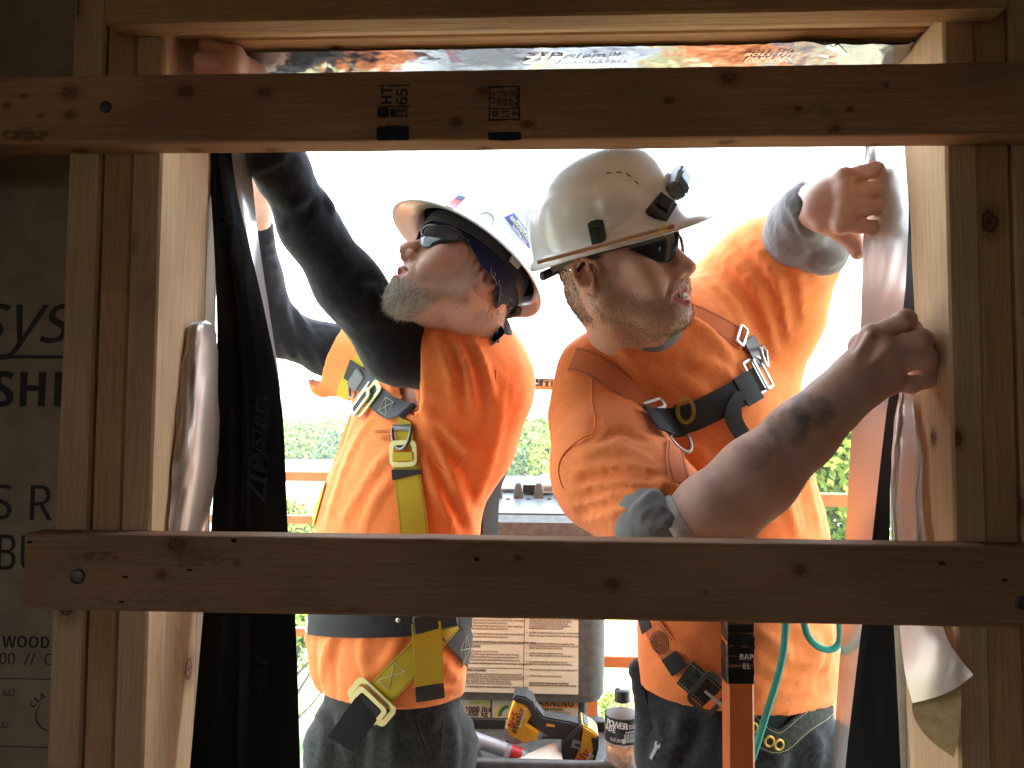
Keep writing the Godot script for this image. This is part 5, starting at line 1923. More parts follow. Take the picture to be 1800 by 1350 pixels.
	folds(gb, g, [[[[560, 310], [570, 345], [585, 370]], 0.008, 0.004], [[[500, 370], [540, 345], [570, 335]], 0.008, 0.004], [[[655, 500], [645, 530], [600, 560]], 0.008, 0.004], [[[670, 520], [650, 560], [605, 590]], 0.008, 0.004], [[[620, 500], [640, 490], [660, 490]], -0.007, 0.003], [[[640, 570], [690, 560], [730, 580]], 0.009, 0.004], [[[500, 400], [530, 385], [550, 360]], -0.007, 0.002], [[[440, 298], [470, 290], [500, 276]], 0.004, 0.002]])
	obj("sleeve", g.build(null, func(p: Vector3, _n: Vector3) -> float: return wob.get_noise_3dv(p * 3.0) * 0.0016), M.black_jersey, who)
	var n2 := [P(640, 612, -0.735), P(580, 616, -0.725), P(487, 582, -0.69), P(455, 480, -0.60), P(449, 392, -0.52)]
	g = Field.new(Vector3(P(430, 500, -0.7).x - 0.06, P(500, 680, -0.73).y, -0.82), Vector3(P(650, 600, -0.73).x, P(449, 380, -0.5).y + 0.02, -0.46), 0.0060)
	g.chain(n2, [0.055, 0.054, 0.050, 0.041, 0.034], 0.03)
	g.slice(n2[4], (n2[4] - n2[3]).normalized(), 0.0, 0.08)
	gb = g.clone()
	folds(gb, g, [[[[500, 540], [510, 580], [540, 630]], 0.008, 0.005], [[[520, 545], [545, 590], [575, 650]], 0.008, 0.005], [[[490, 560], [500, 600], [515, 630]], 0.007, 0.004], [[[455, 430], [470, 425], [480, 420]], 0.004, 0.003], [[[455, 450], [470, 447], [482, 442]], 0.004, 0.003], [[[458, 475], [474, 472], [488, 466]], 0.004, 0.003]])
	obj("sleeve", g.build(null, func(p: Vector3, _n: Vector3) -> float: return wob.get_noise_3dv(p * 3.0) * 0.002), M.black_jersey, who)
	# neck of the black undershirt
	g = Field.new(P(840, 630, -0.60) - Vector3(0.14, 0.05, 0.10), P(840, 560, -0.50) + Vector3(0.12, 0.05, 0.10), 0.006)
	g.cone(P(838, 628, -0.56), P(842, 592, -0.53), 0.075, 0.066, 0.02)
	obj("undershirt_neck", g.build(), M.black_jersey, who)
	stage("  sleeves l")
	trousers_l = legs(who, [P(690, 1195, -0.62), 0.152], P(615, 1260, -0.62), P(760, 1260, -0.62), fr, M.charcoal_denim, 0.95, [],
		[[[[560, 1250], [575, 1290], [565, 1350]], 0.014, 0.008], [[[600, 1262], [610, 1300], [620, 1350]], 0.014, 0.008], [[[640, 1280], [640, 1310], [634, 1350]], -0.012, 0.008], [[[700, 1260], [690, 1310], [700, 1350]], 0.012, 0.006], [[[790, 1250], [800, 1300], [795, 1350]], 0.012, 0.006], [[[752, 1250], [748, 1285], [755, 1310]], -0.010, 0.006]],
		[[[728, 1252], [740, 1285], [752, 1318], [762, 1322], [772, 1308]], [[723, 1256], [734, 1288], [746, 1322]], [[778, 1258], [776, 1300], [770, 1350]], [[568, 1250], [572, 1272], [590, 1276]], [[560, 1252], [558, 1280], [576, 1292], [600, 1290]]])
	stage("  trousers l")
	# ---- body
	var body := Field.new(b.o, b.o + Vector3(b.nx, b.ny, b.nz) * b.h, 0.014)
	body.chain(spine, [0.11, 0.13, 0.14, 0.135, 0.13], 0.05, fr, 1.5)
	body.chain([P(850, 660, -0.55), n1[0], n1[1]], [0.05, 0.04, 0.03], 0.04)
	body.chain([P(830, 640, -0.60), n2[0], n2[1]], [0.06, 0.04, 0.035], 0.04)
	var hn_ := Field.new(P(340, 160, -0.18).min(P(340, 160, -0.02)) - Vector3.ONE * 0.02, P(470, 60, -0.15).max(P(470, 60, 0.0)) + Vector3(0.03, 0.03, 0.03), 0.0026)
	var wr := P(448, 168, -0.115)
	hn_.chain([n1[5], wr, P(438, 140, -0.095)], [0.031, 0.0285, 0.028], 0.01)
	var kn := [P(412, 98, -0.058), P(408, 116, -0.048), P(405, 134, -0.050), P(402, 150, -0.058)]
	hand(hn_, wr, 0.029, kn, [[P(366, 81, -0.048), P(357, 96, -0.076), P(368, 106, -0.092)], [P(358, 108, -0.040), P(352, 120, -0.070), P(362, 128, -0.090)], [P(357, 130, -0.044), P(352, 142, -0.072), P(364, 148, -0.09)], [P(362, 150, -0.052), P(358, 158, -0.075), P(368, 164, -0.088)]], [P(428, 118, -0.105), P(400, 92, -0.112), P(380, 86, -0.115), P(366, 90, -0.112)], 0.0118)
	var hf := Field.new(P(415, 420, -0.58).min(P(415, 420, -0.44)) - Vector3.ONE * 0.02, P(480, 250, -0.55).max(P(480, 250, -0.42)) + Vector3.ONE * 0.03, 0.0034)
	var w3 := P(450, 372, -0.505)
	hf.chain([n2[4], w3, P(449, 345, -0.49)], [0.030, 0.028, 0.029], 0.01)
	var kf := [P(434, 290, -0.47), P(447, 286, -0.46), P(459, 288, -0.46), P(470, 296, -0.465)]
	hand(hf, w3, 0.028, kf, [[P(430, 262, -0.455), P(432, 245, -0.47), P(436, 240, -0.49)], [P(446, 255, -0.445), P(447, 238, -0.46), P(449, 236, -0.48)], [P(460, 258, -0.445), P(461, 242, -0.46), P(462, 240, -0.48)], [P(473, 270, -0.45), P(474, 256, -0.465), P(473, 254, -0.48)]], [P(438, 335, -0.475), P(422, 310, -0.46), P(416, 290, -0.455), P(418, 275, -0.46)], 0.0118)
	stage("  hands l")
	var hd := make_head(head_l, "open", P(842, 640, -0.56))
	stage("  head l")
	var blot := FastNoiseLite.new()
	blot.seed = 4
	blot.frequency = 30.0
	blot.fractal_octaves = 3
	var inv := head_l.affine_inverse()
	var shade := func(p: Vector3, _n: Vector3) -> Color:
		var q := inv * p
		var m := blot.get_noise_3dv(p)
		if q.length() < 0.26:
			return face_color(q, m, true)
		return Color(0.66, 0.41, 0.31).lerp(Color(0.60, 0.31, 0.225), clampf(0.3 + m * 0.6, 0, 1))
	obj("body", merged([hd, body, hn_, hf], shade), M.skin, who)
	face_parts(who, head_l, hd, true)
	stage("  hair l")


# ------------------------------------------------------------------ heads
# local axes: x to the person's left, y up, z forward; origin between the ear canals
func make_head(T: Transform3D, mouth: String, neck_to: Vector3) -> Field:
	var B := T.basis.orthonormalized()
	var k := T.basis.x.length()
	var nl := T.affine_inverse() * neck_to
	var corners := []
	for c in [[-0.1, 0.14, -0.12], [0.1, 0.14, -0.12], [-0.1, 0.14, 0.14], [0.1, 0.14, 0.14], [-0.1, -0.125, -0.12], [0.1, -0.125, -0.12], [-0.1, -0.125, 0.14], [0.1, -0.125, 0.14]]:
		corners.append(T * Vector3(c[0], c[1], c[2]))
	for e in [Vector3(0.07, 0.0, 0.0), Vector3(-0.07, 0.0, 0.0), Vector3(0, 0.0, 0.07), Vector3(0, 0.0, -0.07)]:
		corners.append(neck_to + e)
	var bb := bounds(corners, 0.014)
	var f := Field.new(bb[0], bb[1], 0.0030)
	var L := func(x: float, y: float, z: float) -> Vector3: return T * Vector3(x, y, z)
	var E := func(x: float, y: float, z: float, a: float, b: float, c: float, kk: float, R := Basis.IDENTITY) -> void: f.ball(T * Vector3(x, y, z), Vector3(a, b, c) * k, kk, B * R)
	var C := func(a: Vector3, b: Vector3, ra: float, rb: float, kk: float) -> void: f.cone(T * a, T * b, ra * k, rb * k, kk)
	E.call(0.0, 0.045, -0.008, 0.076, 0.088, 0.098, 0.0)
	E.call(0.0, 0.008, 0.030, 0.066, 0.080, 0.062, 0.030)
	E.call(0.0, -0.040, 0.040, 0.055, 0.060, 0.052, 0.025)
	for s in [-1.0, 1.0]:
		C.call(Vector3(s * 0.056, -0.045, 0.0), Vector3(s * 0.022, -0.090, 0.072), 0.020, 0.017, 0.022)      # jaw
		C.call(Vector3(s * 0.060, 0.0, 0.005), Vector3(s * 0.056, -0.045, 0.0), 0.016, 0.018, 0.022)
		E.call(s * 0.043, -0.004, 0.066, 0.022, 0.017, 0.020, 0.018)                                        # cheekbone
		E.call(s * 0.036, -0.036, 0.072, 0.020, 0.022, 0.018, 0.018)                                        # cheek
		E.call(s * 0.032, 0.018, 0.092, 0.016, 0.012, 0.014, -0.012)                                        # eye socket
		E.call(s * 0.032, 0.016, 0.072, 0.0145, 0.0125, 0.0135, 0.006)
	C.call(Vector3(-0.036, 0.034, 0.078), Vector3(0.036, 0.034, 0.078), 0.013, 0.013, 0.014)                # brow
	E.call(0.0, -0.088, 0.078, 0.021, 0.018, 0.018, 0.018)                                                  # chin
	E.call(0.0, -0.056, 0.076, 0.032, 0.026, 0.026, 0.018)                                                  # muzzle
	# nose
	C.call(Vector3(0, 0.022, 0.086), Vector3(0, -0.016, 0.110), 0.0085, 0.0105, 0.010)
	E.call(0.0, -0.023, 0.1135, 0.0125, 0.0115, 0.0125, 0.007)
	for s in [-1.0, 1.0]:
		E.call(s * 0.0125, -0.0285, 0.1025, 0.0085, 0.0085, 0.0115, 0.005)
		E.call(s * 0.0068, -0.0375, 0.1070, 0.0040, 0.0040, 0.0060, -0.003)
		# smile folds
		C.call(Vector3(s * 0.020, -0.026, 0.101), Vector3(s * 0.040, -0.062, 0.088), 0.0030, 0.0025, -0.005)
	if mouth == "open":
		E.call(0.0, -0.100, 0.070, 0.026, 0.022, 0.026, 0.02)
		E.call(0.0, -0.0645, 0.100, 0.023, 0.0125, 0.028, -0.004)
		for q in [[-0.057, 0.101, 0.0052], [-0.0755, 0.099, 0.0062]]:
			C.call(Vector3(-0.021, -0.0655, 0.088), Vector3(0, q[0], q[1]), 0.0042, q[2], 0.004)
			C.call(Vector3(0.021, -0.0655, 0.088), Vector3(0, q[0], q[1]), 0.0042, q[2], 0.004)
	else:
		E.call(0.0, -0.0625, 0.104, 0.034, 0.0082, 0.024, -0.003)
		for q in [[-0.0540, 0.1005, 0.0036], [-0.0735, 0.0985, 0.0056]]:
			C.call(Vector3(-0.033, -0.0555, 0.082), Vector3(0, q[0], q[1]), 0.0032, q[2], 0.003)
			C.call(Vector3(0.033, -0.0555, 0.082), Vector3(0, q[0], q[1]), 0.0035, q[2], 0.004)
	# ears
	for s in [-1.0, 1.0]:
		E.call(s * 0.0765, 0.001, -0.013, 0.0075, 0.0285, 0.0205, 0.006, Basis(Vector3.UP, s * 0.45) * Basis(Vector3.RIGHT, -0.2))
		var helix := [[0.012, 0.016, 0.077], [0.024, 0.012, 0.079], [0.034, -0.002, 0.082], [0.035, -0.018, 0.085], [0.026, -0.029, 0.087], [0.010, -0.033, 0.086], [-0.008, -0.029, 0.083], [-0.022, -0.018, 0.080], [-0.029, -0.006, 0.077]]
		for i in helix.size() - 1:
			C.call(Vector3(s * helix[i][2], helix[i][0] * 0.82, helix[i][1] * 0.85), Vector3(s * helix[i + 1][2], helix[i + 1][0] * 0.82, helix[i + 1][1] * 0.85), 0.0042, 0.0042, 0.004)
		E.call(s * 0.082, 0.000, -0.006, 0.0060, 0.013, 0.0085, -0.005)
		E.call(s * 0.084, 0.017, -0.013, 0.0050, 0.010, 0.0080, -0.004)
		E.call(s * 0.0780, -0.021, -0.004, 0.0055, 0.0080, 0.0080, 0.005)
		E.call(s * 0.0775, 0.000, 0.010, 0.0045, 0.0060, 0.0050, 0.004)
	E.call(0.0, -0.012, -0.052, 0.064, 0.050, 0.046, 0.03)                                                  # nape
	# neck
	var n0 := Vector3(0, -0.030, -0.028)
	C.call(n0, nl, 0.056, 0.064, 0.03)
	for s in [-1.0, 1.0]:
		C.call(Vector3(s * 0.055, -0.035, -0.025), nl + Vector3(s * 0.01, 0, 0.03), 0.012, 0.014, 0.025)
	C.call(Vector3(0, -0.085, 0.045), nl + Vector3(0, 0.01, 0.035), 0.024, 0.022, 0.03)
	return f

func face_color(q: Vector3, m: float, grey: bool) -> Color:
	var c := Color(0.68, 0.44, 0.34)
	var red := Color(0.64, 0.28, 0.20)
	c = c.lerp(red, clampf(0.22 + m * 0.55, 0.0, 0.6))
	var nose := exp(-(q - Vector3(0, -0.02, 0.115)).length_squared() / 0.0006)
	var cheek := exp(-(Vector3(absf(q.x) - 0.045, q.y + 0.012, q.z - 0.07)).length_squared() / 0.0009)
	var ears := smoothstep(0.074, 0.080, absf(q.x))
	c = c.lerp(red, clampf(nose * 0.45 + cheek * 0.35 + ears * 0.5, 0.0, 0.75))
	var neck := smoothstep(-0.05, -0.11, q.y) * smoothstep(0.06, 0.0, q.z)
	c = c.lerp(red, neck * 0.45)
	# lips
	var lip := Vector2(q.x * 0.55, q.y + 0.0645).length()
	if q.z > 0.086:
		c = c.lerp(Color(0.46, 0.145, 0.115), smoothstep(0.0165, 0.011, lip + m * 0.002))
	# stubble shadow of shaved hair roots
	var b := beard_weight(q)
	c = c.lerp(Color(0.30, 0.21, 0.155) if not grey else Color(0.50, 0.36, 0.28), b * (0.24 if not grey else 0.12))
	return c

# where the beard grows, 0..1
func beard_weight(q: Vector3) -> float:
	var jaw := smoothstep(-0.030, -0.052, q.y - 0.35 * maxf(0.0, 0.05 - q.z) + 0.012 * smoothstep(0.03, 0.08, q.z))
	var front := smoothstep(-0.030, 0.0, q.z)
	var w := jaw * front
	# moustache
	if q.z > 0.084 and absf(q.x) < 0.034 and q.y < -0.036 and q.y > -0.060:
		w = maxf(w, 0.9)
	# sideburn
	if q.z > -0.004 and q.z < 0.022 and q.y > -0.05 and q.y < 0.05 and absf(q.x) > 0.055:
		w = maxf(w, 0.8)
	var lip := Vector2(q.x * 0.55, q.y + 0.0650).length()
	if q.z > 0.080 and lip < 0.0135:
		w = 0.0
	if q.y < -0.105:
		w *= smoothstep(-0.135, -0.108, q.y)
	return clampf(w, 0.0, 1.0)

func strands(list: Array) -> ArrayMesh:
	# list of [root, mid, tip, width, colour]
	var v := PackedVector3Array()
	var n := PackedVector3Array()
	var c := PackedColorArray()
	for e in list:
		var a: Vector3 = e[0]
		var m: Vector3 = e[1]
		var t: Vector3 = e[2]
		var d := (t - a).normalized()
		var s := d.cross((eye - a).normalized() + Vector3(rng.randf_range(-0.7, 0.7), rng.randf_range(-0.7, 0.7), 0)).normalized()
		var nn := s.cross(d).normalized()
		var w: float = e[3] * 0.5
		var q := [a - s * w, a + s * w, m + s * w * 0.8, m - s * w * 0.8, t]
		for i in [0, 2, 1, 0, 3, 2, 3, 4, 2]:
			v.append(q[i])
			n.append(nn)
			c.append(e[4])
	var g := (v[1] - v[0]).cross(v[2] - v[0])
	if g.dot(n[0]) > 0.0:      # front faces run clockwise
		for i in range(0, v.size(), 3):
			var x := v[i + 1]
			v[i + 1] = v[i + 2]
			v[i + 2] = x
	var arr := []
	arr.resize(Mesh.ARRAY_MAX)
	arr[Mesh.ARRAY_VERTEX] = v
	arr[Mesh.ARRAY_NORMAL] = n
	arr[Mesh.ARRAY_COLOR] = c
	var am := ArrayMesh.new()
	am.add_surface_from_arrays(Mesh.PRIMITIVE_TRIANGLES, arr)
	return am

func face_parts(who: Node, T: Transform3D, hd: Field, grey: bool) -> void:
	var inv := T.affine_inverse()
	var nrm := hd.normals()
	var beard := []
	var hair := []
	var r := RandomNumberGenerator.new()
	r.seed = 77 if grey else 78
	var down := -T.basis.y.normalized()
	var back := -T.basis.z.normalized()
	for i in hd.verts.size():
		var p: Vector3 = hd.verts[i]
		var q := inv * p
		var w := beard_weight(q)
		if w > 0.02:
			var count := 2
			var chin := 0.0
			if grey:
				chin = smoothstep(0.020, 0.070, q.z) * smoothstep(-0.066, -0.084, q.y)
				count = 2 + int(chin * 9.0)
			for j in count:
				if r.randf() > w:
					continue
				var at := p + Vector3(r.randfn(), r.randfn(), r.randfn()) * 0.0013
				var n: Vector3 = nrm[i]
				var ln := r.randf_range(0.0035, 0.0075)
				var col := Color(0.16, 0.085, 0.045).lerp(Color(0.36, 0.23, 0.14), r.randf())
				if r.randf() < 0.18:
					col = Color(0.45, 0.38, 0.31)
				var d := (n * 0.55 + down * 0.8 + back * -0.1 + Vector3(r.randfn(), r.randfn(), r.randfn()) * 0.25).normalized()
				if grey:
					ln = lerpf(r.randf_range(0.002, 0.005), r.randf_range(0.009, 0.024), chin)
					col = Color(0.60, 0.56, 0.50).lerp(Color(0.88, 0.86, 0.82), r.randf())
					if r.randf() < 0.12:
						col = Color(0.25, 0.20, 0.16)
					d = (n * 0.75 + down * 0.75 - back * 0.05 * chin + Vector3(r.randfn(), r.randfn(), r.randfn()) * 0.32).normalized()
				var mid := at + d * ln * 0.55 + n * ln * 0.05
				beard.append([at - n * 0.0005, mid, at + (d + down * 0.35 + Vector3(r.randfn(), r.randfn(), r.randfn()) * 0.2).normalized() * ln, (0.00075 if chin > 0.3 else 0.00045) if grey else 0.0005, col])
		# short hair over the temples and nape
		var nape := q.z < -0.034 and q.y > -0.080 and q.y < 0.06 and absf(q.x) < 0.074
		var temple := q.z < 0.040 and q.z > -0.02 and q.y > 0.030 and q.y < 0.07 and absf(q.x) < 0.077
		if nape or temple:
			for j in 2:
				if r.randf() < 0.85 * smoothstep(-0.080, -0.055, q.y):
					var at2 := p + Vector3(r.randfn(), r.randfn(), r.randfn()) * 0.0013
					var d2 := (nrm[i] * 0.5 + down * 0.7 + back * 0.5 + Vector3(r.randfn(), r.randfn(), r.randfn()) * 0.2).normalized()
					var l2 := r.randf_range(0.005, 0.009)
					var c2 := Color(0.07, 0.045, 0.03).lerp(Color(0.20, 0.13, 0.09), r.randf()) if not grey else Color(0.45, 0.42, 0.38).lerp(Color(0.7, 0.68, 0.64), r.randf())
					hair.append([at2, at2 + d2 * l2 * 0.5, at2 + d2 * l2, 0.0006, c2])
	print("beard ", beard.size(), " hair ", hair.size())
	obj("beard", strands(beard), M.hair, who)
	if not hair.is_empty():
		obj("hair", strands(hair), M.hair, who)
	# teeth
	var s := begin()
	var n := 10
	for i in n:
		var a := (i - (n - 1) * 0.5) / n * 2.0
		var x := a * 0.028
		var z := 0.0965 - a * a * 0.020
		var y := -0.0600 if not grey else -0.0595
		var hh := 0.0105 - absf(a) * 0.002
		plank(s, T * Transform3D(Basis(Vector3.UP, -a * 0.9), Vector3(x, y + (0.0025 * a * a if not grey else 0.0), z)), Vector3(0.0054, hh, 0.004), 0.0012)
	obj("teeth", done(s), M.teeth, who)
	s = begin()
	lathe(s, T * Transform3D(Basis(), Vector3(0, -0.066, 0.074)), [Vector2(0.0005, -0.008), Vector2(0.015, -0.006), Vector2(0.018, 0.0), Vector2(0.015, 0.006), Vector2(0.0005, 0.008)], 16)
	obj("tongue", done(s), M.mouth_inside, who)

func arm_hair(who: Node, fore: Field) -> void:
	var nrm := fore.normals()
	var list := []
	var r := RandomNumberGenerator.new()
	r.seed = 91
	var a := P(1200, 930, -0.1)
	var b := P(1480, 700, -0.07)
	var dir := (b - a).normalized()
	for i in fore.verts.size():
		var p: Vector3 = fore.verts[i]
		var t := (p - a).dot(dir) / a.distance_to(b)
		if t < 0.08 or t > 1.0 or r.randf() > 0.55:
			continue
		var n: Vector3 = nrm[i]
		var d := (dir * 0.55 + n * 0.5 + Vector3(0, -0.3, 0) + Vector3(r.randfn(), r.randfn(), r.randfn()) * 0.3).normalized()
		var l := r.randf_range(0.006, 0.015)
		list.append([p, p + d * l * 0.5 + n * 0.001, p + (d + dir * 0.4).normalized() * l, 0.00028, Color(0.32, 0.20, 0.11).lerp(Color(0.58, 0.42, 0.27), r.randf())])
	obj("arm_hair", strands(list), M.hair, who)

# ------------------------------------------------------------------ hard hats, glasses, bandana
func mesh_hit(o: MeshInstance3D, px: float, py: float) -> Array:
	var faces := o.mesh.get_faces()
	var d := ray(px, py)
	var T := o.transform
	var up: Node = o.get_parent()
	while up != self:
		T = up.transform * T
		up = up.get_parent()
	var best := 1e9
	var out := []
	for t in range(0, faces.size(), 3):
		var a := T * faces[t]
		var b := T * faces[t + 1]
		var c := T * faces[t + 2]
		var q = Geometry3D.ray_intersects_triangle(eye, d, a, b, c)
		if q != null:
			var l: float = (q - eye).length()
			if l < best:
				best = l
				var n := (c - a).cross(b - a).normalized()
				if n.dot(d) > 0.0:
					n = -n
				out = [q, n]
	return out

# patch laid on a mesh: grid of pixel corners (a b / d c), lifted off the surface
func patch(o: MeshInstance3D, c: Array, nu: int, nv: int, lift: float) -> Array:
	var rows := []
	for v in nv + 1:
		var row := []
		for u in nu + 1:
			var f := float(u) / nu
			var g := float(v) / nv
			var x := lerpf(lerpf(c[0][0], c[1][0], f), lerpf(c[3][0], c[2][0], f), g)
			var y := lerpf(lerpf(c[0][1], c[1][1], f), lerpf(c[3][1], c[2][1], f), g)
			var h := mesh_hit(o, x, y)
			if h.is_empty():
				return []
			row.append(h[0] + h[1] * lift)
		rows.append(row)
	return rows

# the shell in its own frame: z to the front, y up, origin in the rim plane
func hat_shell(front: float, side: float, rear: float, ridge: float) -> Array:
	var prof := [[1.0, 0.0], [0.995, 0.018], [0.982, 0.036], [0.955, 0.056], [0.905, 0.076], [0.82, 0.095], [0.69, 0.111], [0.52, 0.122], [0.32, 0.1285], [0.14, 0.131], [0.002, 0.1315]]
	var n := 64
	var at := func(k: float, y: float, a: float, off: float) -> Vector3:
		var rx := 0.110 * k + off
		var rz := 0.131 * k + off
		var p := Vector3(sin(a) * rx, y, cos(a) * rz)
		# raised crest along the middle
		var crest := exp(-pow(p.x / 0.024, 4.0)) * ridge * smoothstep(0.03, 0.09, y)
		p.y += crest
		return p
	var reach := func(a: float) -> float:
		var c := cos(a)
		return side + (front - side) * pow(maxf(c, 0.0), 1.6) + (rear - side) * pow(maxf(-c, 0.0), 2.0)
	var rows := []
	# underside of the brim, lip, top of the brim, dome
	var brim := [[0.35, -0.006], [0.75, -0.010], [0.97, -0.0135], [1.0, -0.0115], [0.985, -0.0085], [0.75, -0.0045], [0.35, 0.000], [0.12, 0.004]]
	var inner := [[0.60, 0.108], [0.86, 0.080], [0.93, 0.050], [0.965, 0.020], [0.97, 0.0]]
	for q in inner:
		var r := []
		for i in n:
			r.append(at.call(q[0], q[1] - 0.003, TAU * i / n, -0.001))
		rows.append(r)
	for q in brim:
		var r := []
		for i in n:
			var a := TAU * i / n
			var w: float = reach.call(a)
			var p: Vector3 = at.call(1.0, 0.0, a, w * float(q[0]))
			var droop := pow(maxf(cos(a), 0.0), 2.0) * 0.010 * float(q[0])
			p.y = float(q[1]) - droop - w * 0.12 * float(q[0])
			r.append(p)
		rows.append(r)
	for q in prof:
		if q[1] < 0.01:
			continue
		var r := []
		for i in n:
			r.append(at.call(q[0], q[1], TAU * i / n, 0.0))
		rows.append(r)
	return rows

func hat_frame(head: Transform3D, lift: Vector3, pitch: float, roll := 0.0, k := 1.0) -> Transform3D:
	return head * Transform3D(Basis(Vector3.RIGHT, -pitch) * Basis(Vector3.BACK, roll) * Basis.from_scale(Vector3.ONE * k), lift)

func moved(rows: Array, T: Transform3D) -> Array:
	return rows.map(func(r): return r.map(func(p): return T * p))

func build_hat(called: String, label: String, T: Transform3D, shell: Array) -> Array:
	var o := thing(called, label, "hard hat", T.origin)
	var s := begin()
	grid(s, moved(shell, T), true, 0)
	var sh := obj("shell", done(s), M.hat_white, o)
	# dark liner and the suspension band inside
	s = begin()
	var rows := []
	for q in [[0.30, 0.110], [0.60, 0.100], [0.84, 0.074], [0.90, 0.046], [0.935, 0.014]]:
		var r := []
		for i in 40:
			var a := TAU * i / 40
			r.append(T * Vector3(sin(a) * 0.110 * q[0], q[1], cos(a) * 0.131 * q[0]))
		rows.append(r)
	grid(s, rows, true, 0)
	obj("liner", done(s), M.hat_liner, o)
	s = begin()
	var path := []
	var wide := []
	var outw := []
	for i in 49:
		var a := TAU * i / 48
		var dip := 0.016 * maxf(-cos(a), 0.0)
		path.append(T * Vector3(sin(a) * 0.088, -0.004 - dip, cos(a) * 0.108))
		wide.append((T.basis * Vector3(0, 1, 0)).normalized())
		outw.append((T.basis * Vector3(sin(a), 0, cos(a))).normalized())
	band(s, path, wide, outw, 0.026, 0.002)
	obj("headband", done(s), M.hat_band, o)
	for i in 4:
		var a := TAU * (i + 0.5) / 4
		var p := []
		var w := []
		var u := []
		for j in 7:
			var e := j / 6.0 * PI * 0.5
			p.append(T * Vector3(sin(a) * 0.098 * cos(e), 0.005 + 0.085 * sin(e), cos(a) * 0.116 * cos(e)))
			w.append((T.basis * Vector3(cos(a), 0, -sin(a))).normalized())
			u.append((T.basis * Vector3(sin(a) * cos(e), sin(e), cos(a) * cos(e))).normalized())
		s = begin()
		band(s, p, w, u, 0.02, 0.0015)
		obj("crown_strap", done(s), M.webbing_black, o)
	return [o, sh]

func glasses(label: String, T: Transform3D) -> void:
	var o := thing("sunglasses", label, "sunglasses", T * Vector3(0, 0.016, 0.09))
	var at := func(x: float, y: float, off := 0.0) -> Vector3:
		return T * Vector3(x, y, 0.1090 + off - 8.9 * x * x - 6.0 * pow(y - 0.022, 2.0))
	for s in [-1.0, 1.0]:
		var rows := []
		var edge := []
		var nu := 14
		for v in 9:
			var row := []
			for u in nu + 1:
				var f := float(u) / nu
				var x := lerpf(0.008, 0.069, f)
				var yt := 0.0385 - 0.004 * f
				var yb := 0.0165 - 0.027 * sin(PI * pow(f, 0.65)) + 0.006 * f
				row.append(at.call(x * s, lerpf(yb, yt, v / 8.0)))
			if s < 0.0:
				row.reverse()
			rows.append(row)
		var st := begin()
		sheet(st, rows, 0.002)
		obj("lens", done(st), M.lens, o)
		var rim := []
		for u in nu + 1:
			var f := float(u) / nu
			var x: float = lerpf(0.008, 0.069, f) * s
			rim.append(at.call(x, 0.0165 - 0.027 * sin(PI * pow(f, 0.65)) + 0.006 * f))
		st = begin()
		tube(st, rim, 0.0009, 6)
		obj("lens_edge", done(st), M.glasses_frame, o)
		# temple arm back to the ear
		st = begin()
		var arm := catmull([at.call(0.067 * s, 0.028), T * Vector3(0.0765 * s, 0.030, 0.040), T * Vector3(0.0805 * s, 0.028, 0.005), T * Vector3(0.081 * s, 0.012, -0.028)], 12)
		tube(st, arm, 0.0022, 6, false, Vector2(0.7, 1.6))
		obj("temple_arm", done(st), M.glasses_frame, o)
	var top := []
	for u in 25:
		var x := lerpf(-0.070, 0.070, u / 24.0)
		top.append(at.call(x, 0.0395 - 0.004 * absf(x) / 0.07))
	var st2 := begin()
	tube(st2, top, 0.0024, 8)
	obj("brow_bar", done(st2), M.glasses_frame, o)
	st2 = begin()
	tube(st2, [at.call(-0.010, 0.014, -0.001), at.call(-0.006, 0.022, 0.002), at.call(0.0, 0.025, 0.003), at.call(0.006, 0.022, 0.002), at.call(0.010, 0.014, -0.001)], 0.0018, 6)
	obj("nose_bridge", done(st2), M.glasses_frame, o)

